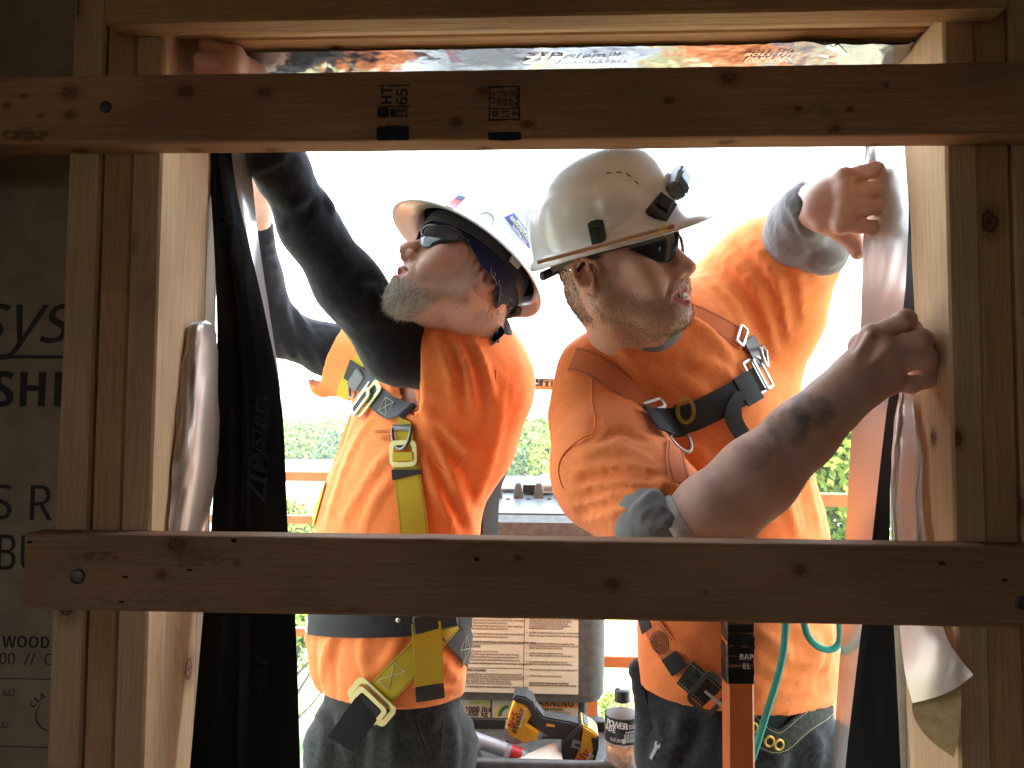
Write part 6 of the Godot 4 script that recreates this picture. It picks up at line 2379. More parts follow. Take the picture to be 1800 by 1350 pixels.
func build_hats() -> void:
	var hw := mat("hat_white", lin(0.70, 0.70, 0.695), 0.22)
	hw.clearcoat_enabled = true
	hw.clearcoat = 0.5
	hw.clearcoat_roughness = 0.12
	hw.heightmap_enabled = true
	hw.heightmap_texture = noise_tex(0.02, 71, 256, 5)
	hw.heightmap_scale = 0.02
	triplanar(hw, 5.0)
	mat("hat_liner", lin(0.030, 0.030, 0.032), 0.8)
	mat("hat_band", lin(0.045, 0.045, 0.048), 0.6)
	mat("webbing_black", lin(0.012, 0.012, 0.014), 0.75)
	var lens := mat("lens", lin(0.035, 0.037, 0.045), 0.04, 0.35)
	lens.metallic_specular = 0.9
	mat("glasses_frame", lin(0.02, 0.02, 0.022), 0.3)
	glasses("dark wraparound sunglasses on the person leaning to the right jamb", head_r)
	glasses("dark wraparound sunglasses on the grey-bearded person looking up", head_l)
	# ---- hat of the right worker
	var T := hat_frame(head_r, Vector3(0, 0.062, -0.010), deg_to_rad(0.5), deg_to_rad(9.0), 1.0)
	var r := build_hat("hard_hat", "scuffed white hard hat with a black headlamp and a pencil under its clip", T, hat_shell(0.042, 0.010, 0.012, 0.0))
	var o: Node3D = r[0]
	var sh: MeshInstance3D = r[1]
	# vent slots
	for q in [[1070, 304, 0.0], [1088, 303, 0.0], [1105, 308, 0.75], [1119, 321, 0.95]]:
		var h := mesh_hit(sh, q[0], q[1])
		if h.is_empty():
			continue
		var s := begin()
		plank(s, axes(h[0], ray(q[0] + 10, q[1] + 10 * q[2]) - ray(q[0], q[1]), h[1]), Vector3(0.0075, 0.0016, 0.0016), 0.0004)
		obj("vent_slot", done(s), M.hat_liner, o)
	# black accessory clip on the side
	var c1 := mesh_hit(sh, 1052, 412)
	if not c1.is_empty():
		var x := axes(c1[0], head_r.basis * Vector3(0, 0, 1), c1[1])
		var pts := PackedVector2Array([Vector2(-0.0115, 0.018), Vector2(-0.0115, -0.012), Vector2(-0.002, -0.024), Vector2(0.004, -0.024), Vector2(0.0105, -0.012), Vector2(0.0115, 0.018), Vector2(0.004, 0.021), Vector2(-0.006, 0.021)])
		var s := begin()
		plate(s, x * Transform3D(Basis(), Vector3(0, 0, -0.002)), pts, 0.008)
		plank(s, x * Transform3D(Basis(), Vector3(0, 0.013, 0.008)), Vector3(0.021, 0.008, 0.005), 0.001)
		plank(s, x * Transform3D(Basis(), Vector3(0, -0.012, 0.0075)), Vector3(0.011, 0.012, 0.004), 0.001)
		obj("lamp_clip", done(s), M.black_plastic, o)
	# headlamp: strap block at the side and lamp body at the front
	var c2 := mesh_hit(sh, 1160, 368)
	var c3 := mesh_hit(sh, 1182, 330)
	if not c2.is_empty() and not c3.is_empty():
		var fwd: Vector3 = (head_r.basis * Vector3(0, 0, 1)).normalized()
		var upv: Vector3 = (head_r.basis * Vector3(0, 1, 0)).normalized()
		var x2 := axes(c2[0] + c2[1] * 0.004, c3[0] - c2[0], c2[1])
		var s := begin()
		plate(s, x2 * Transform3D(Basis(), Vector3(0, 0, -0.006)), PackedVector2Array([Vector2(-0.020, -0.016), Vector2(0.014, -0.016), Vector2(0.016, 0.014), Vector2(-0.016, 0.017), Vector2(-0.020, 0.010), Vector2(-0.018, 0.004), Vector2(-0.020, -0.004)]), 0.016)
		obj("lamp_bracket", done(s), M.black_plastic, o)
		s = begin()
		plank(s, x2 * Transform3D(Basis(), Vector3(0.002, 0, 0.011)), Vector3(0.022, 0.020, 0.006), 0.002)
		obj("strap_slot", done(s), M.webbing_black, o)
		var lamp := mat("lamp_grey", lin(0.13, 0.14, 0.15), 0.4)
		s = begin()
		var x3 := axes(c3[0] + c3[1] * 0.010, c3[0] - c2[0], c3[1])
		plank(s, x3, Vector3(0.040, 0.030, 0.024), 0.006)
		plank(s, x3 * Transform3D(Basis(), Vector3(0.026, 0.0, -0.002)), Vector3(0.022, 0.026, 0.022), 0.004)
		obj("headlamp", done(s), lamp, o)
		for k in 9:
			s = begin()
			plank(s, x3 * Transform3D(Basis(), Vector3(-0.018 + 0.0022 * k, 0.0, 0.0125)), Vector3(0.0011, 0.024, 0.0012), 0.0003)
			obj("strap_rib", done(s), M.webbing_black, o)
	# rear ratchet under the brim
	var rk := begin()
	plank(rk, T * Transform3D(Basis(Vector3.RIGHT, 0.35), Vector3(-0.045, -0.028, -0.098)), Vector3(0.05, 0.014, 0.012), 0.003)
	obj("ratchet", done(rk), M.black_plastic, o)
	# pencil held along the rim
	var pm := mesh_hit(sh, 1080, 416)
	if not pm.is_empty():
		var pn: Vector3 = pm[1]
		var pc: Vector3 = pm[0] + pn * 0.0075
		var onp := func(x: float, y: float) -> Vector3:
			var dd := ray(x, y)
			return eye + dd * ((pc - eye).dot(pn) / dd.dot(pn))
		var a: Vector3 = onp.call(978, 452)
		var b: Vector3 = onp.call(1176, 400)
		var d := (b - a).normalized()
		var pen := thing("pencil", "tan carpenter pencil with a pink eraser tucked along the hard hat rim", "pencil", a)
		var s := begin()
		tube(s, [a - d * 0.03, b - d * 0.014], 0.0036, 6)
		obj("barrel", done(s), mat("pencil_tan", lin(0.50, 0.29, 0.16), 0.5), pen)
		s = begin()
		tube(s, [b - d * 0.0139, b - d * 0.011, b - d * 0.0105, b - d * 0.006, b - d * 0.0055, b - d * 0.001], [0.0038, 0.0038, 0.0042, 0.0038, 0.0042, 0.0038], 12)
		obj("ferrule", done(s), mat("ferrule_gold", lin(0.60, 0.42, 0.14), 0.3, 0.9), pen)
		s = begin()
		tube(s, [b - d * 0.001, b + d * 0.006, b + d * 0.0075], [0.0036, 0.0036, 0.0024], 12)
		obj("eraser", done(s), mat("eraser_pink", lin(0.45, 0.16, 0.17), 0.8), pen)
	# ---- hat of the left worker
	T = hat_frame(head_l, Vector3(0, 0.058, 0.0), deg_to_rad(1.0), deg_to_rad(0.0), 1.02)
	r = build_hat("hard_hat", "white hard hat tilted back with a flag sticker and a blue mountain sticker", T, hat_shell(0.037, 0.011, 0.018, 0.006))
	o = r[0]
	sh = r[1]
	var stick := patch(sh, [[887, 382], [930, 437], [941, 424], [903, 374]], 8, 3, 0.0008)
	if not stick.is_empty():
		# outline runs from the lower left; a long blue label with yellow and white words
		var s := begin()
		sheet(s, stick, 0.0004)
		var st := obj("sticker", done(s), mat("sticker_blue", lin(0.05, 0.09, 0.42), 0.4), o)
		var c := mesh_hit(sh, 914, 405)
		var e := mesh_hit(sh, 926, 420)
		var e0 := mesh_hit(sh, 903, 391)
		if not c.is_empty() and not e.is_empty() and not e0.is_empty():
			var X := axes(c[0] + c[1] * 0.0026, e[0] - e0[0], c[1])
			letters("MOUNTAIN", 0.0078, M.decal_yellow, st, X * Transform3D(Basis(), Vector3(0, 0.0, 0)), true)
			letters("Staffing LLC", 0.0052, M.decal_white, st, X * Transform3D(Basis(), Vector3(0.004, -0.0080, -0.0010)), true)
			letters("American", 0.0046, M.decal_white, st, X * Transform3D(Basis(), Vector3(-0.002, 0.0075, -0.0004)), true)
	var fl := patch(sh, [[783, 362], [806, 344], [818, 347], [798, 368]], 6, 4, 0.0006)
	if not fl.is_empty():
		var s := begin()
		sheet(s, fl, 0.0004)
		var fo := obj("flag_sticker", done(s), mat("flag_red", lin(0.55, 0.12, 0.14), 0.5), o)
		var cc := patch(sh, [[800, 349], [806, 344], [818, 347], [812, 353]], 3, 2, 0.0012)
		if not cc.is_empty():
			s = begin()
			sheet(s, cc, 0.0003)
			obj("flag_canton", done(s), mat("flag_blue", lin(0.12, 0.16, 0.40), 0.5), fo)
	# moulded arch on the side of the shell
	for arch in [[[828, 388], [840, 378], [855, 373], [866, 379], [868, 390], [862, 412]]]:
		var path := []
		for q in catmull(arch.map(func(e): return Vector2(e[0], e[1])), 18):
			var h := mesh_hit(sh, q.x, q.y)
			if not h.is_empty():
				path.append(h[0])
		if path.size() > 4:
			var s := begin()
			tube(s, path, 0.0013, 6)
			obj("moulded_rib", done(s), M.hat_white, o)
	var lug := begin()
	plank(lug, T * Transform3D(Basis(), Vector3(0.097, -0.004, -0.03)), Vector3(0.006, 0.018, 0.022), 0.002)
	obj("suspension_lug", done(lug), M.hat_white, o)
	rk = begin()
	plank(rk, T * Transform3D(Basis(Vector3.RIGHT, 0.35), Vector3(0.0, -0.038, -0.110)), Vector3(0.07, 0.018, 0.014), 0.003)
	obj("ratchet", done(rk), M.black_plastic, o)
	bandana()

func bandana() -> void:
	var nb := cloth("navy_cotton", lin(0.012, 0.016, 0.05), lin(0.022, 0.028, 0.075))
	var T := head_l
	var o := thing("bandana", "navy paisley bandana tied round the head of the grey-bearded person", "bandana", T * Vector3(0, 0.02, -0.1))
	# wrap: upper and lower edge round the skull
	var rows := []
	for v in 9:
		var row := []
		for i in 49:
			var a := TAU * i / 48.0
			var c := cos(a)
			var lowy := 0.046 - 0.042 * smoothstep(0.82, 0.15, c) - 0.044 * smoothstep(0.10, -1.0, c)
			var topy := 0.085
			var y := lerpf(lowy, topy, v / 8.0)
			var e := sqrt(maxf(0.0, 1.0 - pow((y - 0.045) / 0.094, 2.0)))
			var fold := 0.0016 * sin(a * 22.0 + v * 1.1) * smoothstep(0.0, -0.8, c)
			var rx := (0.080 * e + 0.0045 + fold)
			var rz := (0.102 * e + 0.0045 + fold)
			var over := smoothstep(0.70, 0.35, absf(c + 0.02)) * smoothstep(0.060, 0.030, y)
			rx = lerpf(rx, maxf(rx, 0.0945), over)
			rz = maxf(rz, 0.100 * smoothstep(0.2, -0.4, c))
			row.append(T * Vector3(sin(a) * rx, y, cos(a) * rz - 0.006))
		rows.append(row)
	var s := begin()
	sheet(s, rows, 0.0012)
	var w := obj("wrap", done(s), nb, o)
	# knot and tails at the nape
	s = begin()
	var k := T * Vector3(0.012, -0.050, -0.104)
	lathe(s, Transform3D(T.basis, k), [Vector2(0.001, -0.016), Vector2(0.012, -0.011), Vector2(0.016, 0.0), Vector2(0.011, 0.012), Vector2(0.001, 0.016)], 14)
	obj("knot", done(s), nb, o)
	for q in [[[872, 570], [880, 590], [868, 612], [872, 640]], [[868, 572], [862, 595], [858, 612], [862, 628]]]:
		var path := []
		for e in catmull(q.map(func(z): return Vector2(z[0], z[1])), 12):
			path.append(P(e.x, e.y, k.z + 0.01))
		var wide := []
		var ow := []
		for i in path.size():
			wide.append(Vector3(cos(i * 0.25), 0.1, sin(i * 0.25)).normalized())
			ow.append(Vector3(-sin(i * 0.25), 0, cos(i * 0.25)))
		s = begin()
		band(s, path, wide, ow, [0.012, 0.016, 0.02, 0.024, 0.026, 0.028, 0.03, 0.03, 0.03, 0.028, 0.024, 0.018, 0.008], 0.0012)
		obj("tail", done(s), nb, o)
	# printed drops and borders
	var pm := mat("print_white", lin(0.55, 0.50, 0.50), 0.9)
	for q in [[832, 446, 0.0060], [846, 482, 0.0060], [822, 424, 0.002], [818, 428, 0.002]]:
		var h := mesh_hit(w, q[0], q[1])
		if h.is_empty():
			continue
		var X := axes(h[0] + h[1] * 0.0006, T.basis.y, h[1])
		var path := []
		for i in 20:
			var a := TAU * i / 20.0
			path.append(X * (Vector3(cos(a) * 1.25 + 0.3 * cos(a) * cos(a), sin(a) * 0.8, 0) * float(q[2])))
		s = begin()
		tube(s, path, float(q[2]) * 0.16, 5, true)
		lathe(s, X * Transform3D(Basis(Vector3.RIGHT, PI * 0.5), Vector3.ZERO), [Vector2(0.0001, 0.0005), Vector2(float(q[2]) * 0.4, 0.0004), Vector2(float(q[2]) * 0.42, 0.0)], 10)
		obj("printed_drop", done(s), pm, o)
	for line in [[[862, 470], [866, 490], [862, 510], [856, 535], [854, 555]], [[868, 478], [872, 500], [868, 520], [862, 540], [858, 558]], [[876, 492], [880, 512], [876, 530], [868, 552]]]:
		var path := []
		for q in catmull(line.map(func(z): return Vector2(z[0], z[1])), 16):
			var h := mesh_hit(w, q.x + sin(path.size() * 2.1) * 1.5, q.y)
			if not h.is_empty():
				path.append(h[0] + h[1] * 0.0004)
		if path.size() > 3:
			s = begin()
			tube(s, path, 0.0008, 4)
			obj("printed_border", done(s), pm, o)

# ------------------------------------------------------------------ harnesses
func strap(parent: Node, called: String, f: Field, px: Array, width: float, m: Material, lift := 0.001, thick := 0.0022, n := 18) -> MeshInstance3D:
	var got := on_path(f, px, n, lift)
	var pts: Array = got[0]
	var nrm: Array = got[1]
	if pts.size() < 3:
		print("strap missed ", called, px)
		return null
	# even out the direction so that the band lies flat over folds
	for r in 3:
		var sm := nrm.duplicate()
		var sp := pts.duplicate()
		for i in range(1, nrm.size() - 1):
			sm[i] = (nrm[i - 1] + nrm[i] * 2.0 + nrm[i + 1]).normalized()
			sp[i] = (pts[i - 1] + pts[i] * 2.0 + pts[i + 1]) * 0.25
		nrm = sm
		for i in pts.size():
			pts[i] = sp[i] + nrm[i] * maxf(0.0, (pts[i] - sp[i]).dot(nrm[i])) * 1.05
	var wide := []
	for i in pts.size():
		var t: Vector3 = (pts[mini(i + 1, pts.size() - 1)] - pts[maxi(i - 1, 0)]).normalized()
		wide.append(nrm[i].cross(t).normalized())
	var s := begin()
	band(s, pts, wide, nrm, width, thick)
	var o := obj(called, done(s), m, parent)
	o.set_meta("path", [pts, wide, nrm, width, thick])
	return o

# short stitches along both edges
func stitches(o: MeshInstance3D, m: Material, inset := 0.004, long := 0.0035) -> void:
	if o == null:
		return
	var d: Array = o.get_meta("path")
	var s := begin()
	for side in [-1.0, 1.0]:
		var run := 0.0
		var next := 0.0
		for i in d[0].size() - 1:
			var a: Vector3 = d[0][i] + d[1][i] * (d[3] * 0.5 - inset) * side + d[2][i] * (d[4] * 1.08)
			var b: Vector3 = d[0][i + 1] + d[1][i + 1] * (d[3] * 0.5 - inset) * side + d[2][i + 1] * (d[4] * 1.08)
			var l := a.distance_to(b)
			while next < run + l:
				var c := a.lerp(b, (next - run) / l)
				plank(s, axes(c + d[2][i] * 0.0002, b - a, d[2][i]), Vector3(long, 0.0012, 0.0006), 0.0002)
				next += long * 1.8
			run += l
	obj("stitching", done(s), m, o)

func frame_on(parent: Node, called: String, at: Vector3, x: Vector3, n: Vector3, w: float, hh: float, rim: float, thick: float, m: Material, bar_ := false) -> MeshInstance3D:
	var X := axes(at, x, n)
	var s := begin()
	plate(s, X, rrect(w, hh, minf(w, hh) * 0.24, 5), thick, rrect(w - rim * 2.0, hh - rim * 2.0, minf(w, hh) * 0.12, 5))
	if bar_:
		plank(s, X * Transform3D(Basis(), Vector3(0, 0, thick * 0.5)), Vector3(rim, hh - rim, thick * 0.8), 0.0006)
	return obj(called, done(s), m, parent)

func d_ring(parent: Node, at: Vector3, x: Vector3, n: Vector3, w: float, hh: float, r: float, m: Material) -> void:
	var X := axes(at, x, n)
	var path := []
	for i in 5:
		path.append(X * Vector3(lerpf(w * 0.5, -w * 0.5, i / 4.0), 0, 0))
	for i in range(1, 12):
		var a := PI * i / 12.0
		path.append(X * Vector3(-cos(a) * w * 0.5, -sin(a) * hh, 0.004 * sin(a)))
	var s := begin()
	tube(s, path, r, 8, true)
	obj("d_ring", done(s), m, parent)

func web(called: String, lo: Color, hi: Color) -> StandardMaterial3D:
	var m := mat(called, Color.WHITE, 0.7)
	# ribs across the band: u runs along it in metres
	var im := Image.create(64, 32, false, Image.FORMAT_RGB8)
	var r := RandomNumberGenerator.new()
	r.seed = called.length()
	for x in 64:
		for y in 32:
			var t := 0.5 + 0.5 * sin(x / 64.0 * TAU * 4.0)
			im.set_pixel(x, y, lo.lerp(hi, clampf(t * 0.8 + r.randf() * 0.25, 0, 1)))
	m.albedo_texture = ImageTexture.create_from_image(im)
	m.uv1_scale = Vector3(130.0, 1.0, 1.0)
	m.metallic_specular = 0.3
	return m

func build_gear() -> void:
	web("web_orange", lin(0.56, 0.13, 0.045), lin(0.72, 0.22, 0.09))
	web("web_yellow", lin(0.44, 0.33, 0.025), lin(0.60, 0.47, 0.05))
	web("web_black", lin(0.016, 0.016, 0.018), lin(0.040, 0.040, 0.043))
	web("web_grey", lin(0.045, 0.046, 0.048), lin(0.075, 0.077, 0.08))
	mat("steel", lin(0.52, 0.51, 0.49), 0.32, 0.9)
	mat("zinc_yellow", lin(0.58, 0.55, 0.26), 0.34, 0.75)
	mat("gunmetal", lin(0.16, 0.165, 0.17), 0.35, 0.8)
	mat("thread_black", lin(0.008, 0.008, 0.008), 0.9)
	mat("thread_pale", lin(0.50, 0.46, 0.34), 0.9)
	mat("thread_gold", lin(0.48, 0.34, 0.05), 0.9)
	mat("label_grey", lin(0.12, 0.125, 0.13), 0.4)
	harness_right()
	harness_left()

func loop_stitch(parent: Node, f: Field, c: Array, rx: float, ry: float, m: Material, turns := 3, lift := 0.005) -> void:
	var h := on(f, c[0], c[1], lift)
	if h.is_empty():
		return
	var s := begin()
	for k in turns:
		var path := []
		for i in 22:
			var a := TAU * i / 22.0
			path.append(axes(h[0], Vector3.RIGHT, h[1]) * Vector3(cos(a) * (rx - k * 0.0022), sin(a) * (ry - k * 0.0022), 0))
		tube(s, path, 0.0007, 4, true)
	obj("stitching", done(s), m, parent)

func harness_right() -> void:
	var f := shirt_r
	var base := on(f, 1200, 760)
	var o := thing("safety_harness", "orange webbing safety harness with a black chest strap and steel rings", "harness", base[0])
	var a := strap(o, "shoulder_strap", f, [[1008, 632], [1040, 640], [1075, 662], [1115, 694], [1150, 722]], 0.044, M.web_orange, 0.001)
	stitches(a, M.thread_black)
	a = strap(o, "shoulder_strap", f, [[1207, 548], [1240, 562], [1275, 580], [1302, 597]], 0.040, M.web_orange, 0.001)
	stitches(a, M.thread_black)
	strap(o, "chest_strap", f, [[1142, 738], [1175, 745], [1215, 735], [1260, 712], [1300, 690], [1332, 668]], 0.046, M.web_black, 0.007)
	strap(o, "chest_fold", f, [[1140, 728], [1152, 748], [1166, 768]], 0.036, M.web_black, 0.009)
	strap(o, "keeper", f, [[1172, 738], [1186, 741], [1198, 739]], 0.052, M.webbing_black, 0.009)
	strap(o, "keeper", f, [[1296, 693], [1308, 686], [1322, 678]], 0.052, M.webbing_black, 0.009)
	loop_stitch(o, f, [1204, 723], 0.015, 0.021, M.thread_gold, 3, 0.0118)
	# loose tail
	var tail := []
	var tw := []
	var to := []
	for q in catmull([P(1296, 690, -0.295), P(1284, 715, -0.288), P(1284, 740, -0.286), P(1298, 765, -0.288), P(1314, 790, -0.292)], 14):
		tail.append(q)
		tw.append(Vector3(0.88, 0.25, 0.4).normalized())
		to.append(Vector3(-0.4, 0.0, 0.9).normalized())
	for i in tail.size():
		var ah := f.hit(eye, (tail[i] - eye).normalized(), 0.8, 2.0)
		if ah[0]:
			tail[i] = ah[1] + ah[2] * 0.012
			to[i] = ah[2]
			tw[i] = ah[2].cross(Vector3(0.2, -1, 0)).normalized()
	var s := begin()
	band(s, tail, tw, to, 0.030, 0.002)
	obj("loose_tail", done(s), M.webbing_black, o)
	# adjusters and rings
	var h := on(f, 1146, 716, 0.006)
	frame_on(o, "adjuster", h[0], P(1160, 708, -0.3) - P(1130, 722, -0.3), h[1], 0.042, 0.020, 0.0045, 0.004, M.steel)
	h = on(f, 1182, 760, 0.008)
	d_ring(o, h[0], P(1200, 752, -0.3) - P(1164, 772, -0.3), h[1], 0.036, 0.040, 0.0034, M.steel)
	s = begin()
	plank(s, axes(h[0], P(1200, 752, -0.3) - P(1164, 772, -0.3), h[1]), Vector3(0.042, 0.012, 0.005), 0.002)
	obj("ring_plate", done(s), M.steel, o)
	h = on(f, 1298, 592, 0.006)
	frame_on(o, "adjuster", h[0], P(1308, 582, -0.3) - P(1290, 606, -0.3), h[1], 0.040, 0.020, 0.004, 0.004, M.steel)
	h = on(f, 1322, 620, 0.006)
	var lx := P(1345, 650, -0.3) - P(1308, 600, -0.3)
	s = begin()
	plate(s, axes(h[0], lx, h[1]), rrect(0.050, 0.038, 0.003, 3), 0.003)
	obj("label_pocket", done(s), M.label_grey, o)
	h = on(f, 1320, 665, 0.007)
	frame_on(o, "buckle", h[0], P(1335, 690, -0.3) - P(1308, 640, -0.3), h[1], 0.062, 0.024, 0.004, 0.003, M.steel)
	h = on(f, 1330, 660, 0.013)
	frame_on(o, "buckle", h[0], P(1345, 688, -0.3) - P(1318, 635, -0.3), h[1], 0.058, 0.020, 0.004, 0.003, M.steel)
	h = on(f, 1340, 634, 0.010)
	d_ring(o, h[0], P(1350, 618, -0.3) - P(1332, 650, -0.3), (h[1] + Vector3(0.6, 0, 0)).normalized(), 0.032, -0.034, 0.0034, M.steel)
	# straps below the chest
	a = strap(o, "side_strap", f, [[1184, 786], [1188, 820], [1196, 850]], 0.030, M.web_orange, 0.0015)
	stitches(a, M.thread_black)
	a = strap(o, "hip_strap", f, [[1136, 1060], [1150, 1100], [1172, 1135], [1198, 1168], [1222, 1196]], 0.044, M.web_orange, 0.003)
	stitches(a, M.thread_black)
	for k in 5:
		loop_stitch(o, f, [1164, 1128], 0.018 - k * 0.0036, 0.018 - k * 0.0036, M.thread_black, 1, 0.0075)
	strap(o, "keeper", f, [[1177, 1172], [1189, 1163], [1200, 1155]], 0.030, M.webbing_black, 0.008)
	strap(o, "hip_strap_top", f, [[1128, 1062], [1136, 1090], [1142, 1108]], 0.030, M.webbing_black, 0.005)
	# leather tongue and square buckle
	var lm := cloth("worn_leather", lin(0.020, 0.022, 0.018), lin(0.055, 0.058, 0.048))
	var tg := strap(o, "leather_tongue", f, [[1206, 1178], [1222, 1192], [1240, 1208], [1252, 1220]], 0.046, lm, 0.009, 0.004)
	stitches(tg, M.thread_pale, 0.004, 0.0025)
	h = on(f, 1246, 1212, 0.014)
	if h.is_empty():
		h = on(f, 1240, 1200, 0.014)
	var bx := P(1281, 1222, -0.3) - P(1240, 1190, -0.3)
	frame_on(o, "roller_buckle", h[0], bx, h[1], 0.050, 0.064, 0.007, 0.005, M.gunmetal)
	s = begin()
	var bX := axes(h[0] + h[1] * 0.006, bx, h[1])
	tube(s, [bX * Vector3(-0.008, 0, 0), bX * Vector3(0.010, 0.001, 0.004), bX * Vector3(0.028, 0.0, 0.002)], 0.0028, 8)
	obj("buckle_prong", done(s), M.steel, o)
	# belt with brass grommets over the trousers
	var bt := thing("grommet_belt", "black leather belt strap with brass grommets below the orange shirt hem", "belt", P(1340, 1290, -0.36))
	var tb := strap(bt, "belt_strap", trousers_r, [[1300, 1250], [1318, 1275], [1345, 1298], [1372, 1302], [1400, 1270], [1440, 1245], [1470, 1225]], 0.040, lm, 0.006, 0.004)
	stitches(tb, M.thread_pale, 0.004, 0.0025)
	for q in [[1318, 1274], [1346, 1298], [1362, 1304], [1452, 1232]]:
		var g := on(trousers_r, q[0], q[1], 0.0112)
		if g.is_empty():
			continue
		s = begin()
		var path := []
		for i in 18:
			var w := TAU * i / 18.0
			path.append(axes(g[0], Vector3.RIGHT, g[1]) * Vector3(cos(w) * 0.0078, sin(w) * 0.0078, 0))
		tube(s, path, 0.0024, 8, true)
		obj("grommet", done(s), M.brass, bt)
	# open end wrench in the pocket
	var wr := on(trousers_r, 1160, 1312, 0.006)
	if not wr.is_empty():
		var wo := thing("wrench", "steel wrench end sticking out of the dark trouser pocket", "wrench", wr[0])
		s = begin()
		var X := axes(wr[0], Vector3(0.6, 0.8, 0), wr[1]) * Transform3D(Basis.from_scale(Vector3.ONE * 0.5), Vector3.ZERO)
		plate(s, X, PackedVector2Array([Vector2(-0.05, -0.006), Vector2(-0.008, -0.007), Vector2(0.0, -0.013), Vector2(0.014, -0.012), Vector2(0.020, -0.004), Vector2(0.008, -0.003), Vector2(0.006, 0.003), Vector2(0.018, 0.006), Vector2(0.012, 0.013), Vector2(0.0, 0.013), Vector2(-0.008, 0.007), Vector2(-0.05, 0.006)]), 0.006)
		obj("wrench_head", done(s), M.gunmetal, wo)

func harness_left() -> void:
	var f := shirt_l
	var base := on(f, 700, 760)
	var o := thing("safety_harness", "yellow webbing safety harness with a dark chest strap and gold-toned buckles", "harness", base[0])
	strap(o, "chest_strap", f, [[612, 648], [640, 668], [664, 700], [690, 720], [722, 728]], 0.045, M.web_grey, 0.003)
	var h := on(f, 632, 668, 0.010)
	var ax := P(665, 690, -0.45) - P(618, 650, -0.45)
	var s := begin()
	plank(s, axes(h[0], ax, h[1]), Vector3(0.030, 0.046, 0.007), 0.002)
	obj("label_pocket", done(s), M.label_grey, o)
	h = on(f, 646, 690, 0.010)
	s = begin()
	plank(s, axes(h[0], ax, h[1]), Vector3(0.010, 0.044, 0.003), 0.001)
	obj("label_tape", done(s), mat("label_silver", lin(0.5, 0.5, 0.52), 0.4), o)
	# two-piece buckle
	var bx := P(660, 728, -0.45) - P(632, 678, -0.45)
	var by := P(672, 690, -0.45) - P(628, 730, -0.45)
	h = on(f, 652, 703, 0.006)
	frame_on(o, "buckle", h[0], ax, h[1], 0.046, 0.078, 0.010, 0.003, M.zinc_yellow)
	h = on(f, 643, 711, 0.011)
	frame_on(o, "buckle", h[0], ax, h[1], 0.034, 0.062, 0.0075, 0.004, M.zinc_yellow)
	s = begin()
	plank(s, axes(h[0] + h[1] * 0.001, ax, h[1]), Vector3(0.013, 0.046, 0.004), 0.0015)
	obj("buckle_web", done(s), M.webbing_black, o)
	# box-and-cross stitching
	h = on(f, 682, 716, 0.0062)
	var X := axes(h[0], P(700, 726, -0.45) - P(668, 708, -0.45), h[1])
	s = begin()
	for q in [[-0.013, -0.015, 0.013, -0.015], [-0.013, 0.015, 0.013, 0.015], [-0.013, -0.015, -0.013, 0.015], [0.013, -0.015, 0.013, 0.015], [-0.013, -0.015, 0.013, 0.015], [-0.013, 0.015, 0.013, -0.015]]:
		tube(s, [X * Vector3(q[0], q[1], 0), X * Vector3(q[2], q[3], 0)], 0.0006, 4)
	obj("stitching", done(s), M.thread_pale, o)
	# ring at the edge of the chest
	h = on(f, 618, 682, 0.006)
	if not h.is_empty():
		d_ring(o, h[0], P(622, 664, -0.5) - P(612, 696, -0.5), (h[1] + Vector3(-0.5, 0, 0.6)).normalized(), 0.034, 0.024, 0.0032, M.gunmetal)
	# front vertical strap with ring and adjuster
	strap(o, "front_strap_top", f, [[713, 735], [713, 760], [713, 790]], 0.036, M.web_yellow, 0.002)
	h = on(f, 712, 752, 0.008)
	s = begin()
	plank(s, axes(h[0], Vector3.RIGHT, h[1]), Vector3(0.046, 0.012, 0.006), 0.002)
	obj("ring_plate", done(s), M.gunmetal, o)
	d_ring(o, h[0] + h[1] * 0.002, Vector3.RIGHT, h[1], 0.044, 0.040, 0.0036, M.gunmetal)
	h = on(f, 713, 797, 0.008)
	frame_on(o, "adjuster", h[0], Vector3(1, 0.05, 0), h[1], 0.056, 0.050, 0.009, 0.004, M.zinc_yellow)
	s = begin()
	plank(s, axes(h[0] + Vector3(0, -0.006, 0) + h[1] * 0.004, Vector3(1, 0.05, 0), h[1]), Vector3(0.042, 0.017, 0.006), 0.003)
	obj("adjuster_web", done(s), M.web_yellow, o)
	var a := strap(o, "front_strap", f, [[716, 815], [719, 850], [724, 890], [728, 930], [732, 980], [736, 1040], [742, 1085]], 0.052, M.web_yellow, 0.003)
	stitches(a, M.thread_black, 0.003, 0.003)
	strap(o, "keeper", f, [[717, 825], [717, 832], [718, 838]], 0.058, M.webbing_black, 0.007)
	strap(o, "shoulder_strap", f, [[640, 630], [618, 655], [606, 690], [596, 730], [584, 756]], 0.030, M.web_yellow, 0.001)
	strap(o, "side_strap", f, [[572, 850], [562, 885], [552, 925], [548, 960]], 0.032, M.web_yellow, 0.002)
	# pad and lanyard hanging behind the back
	var path := []
	var wide := []
	var ow := []
	for q in catmull([P(888, 640, -0.66), P(908, 690, -0.68), P(902, 760, -0.70), P(880, 820, -0.70), P(862, 870, -0.69), P(858, 940, -0.68), P(850, 1010, -0.68)], 18):
		path.append(q)
		wide.append(Vector3(0.6, 0.1, -0.8).normalized())
		ow.append(Vector3(0.8, 0.1, 0.6).normalized())
	s = begin()
	band(s, path, wide, ow, 0.05, 0.006)
	obj("back_lanyard", done(s), M.webbing_black, o)
	# waist belt
	strap(o, "waist_belt", f, [[528, 1092], [560, 1095], [620, 1098], [700, 1096], [760, 1092], [800, 1088], [828, 1080]], 0.046, M.web_black, 0.004, 0.003, 26)
	h = on(f, 701, 1089, 0.008)
	s = begin()
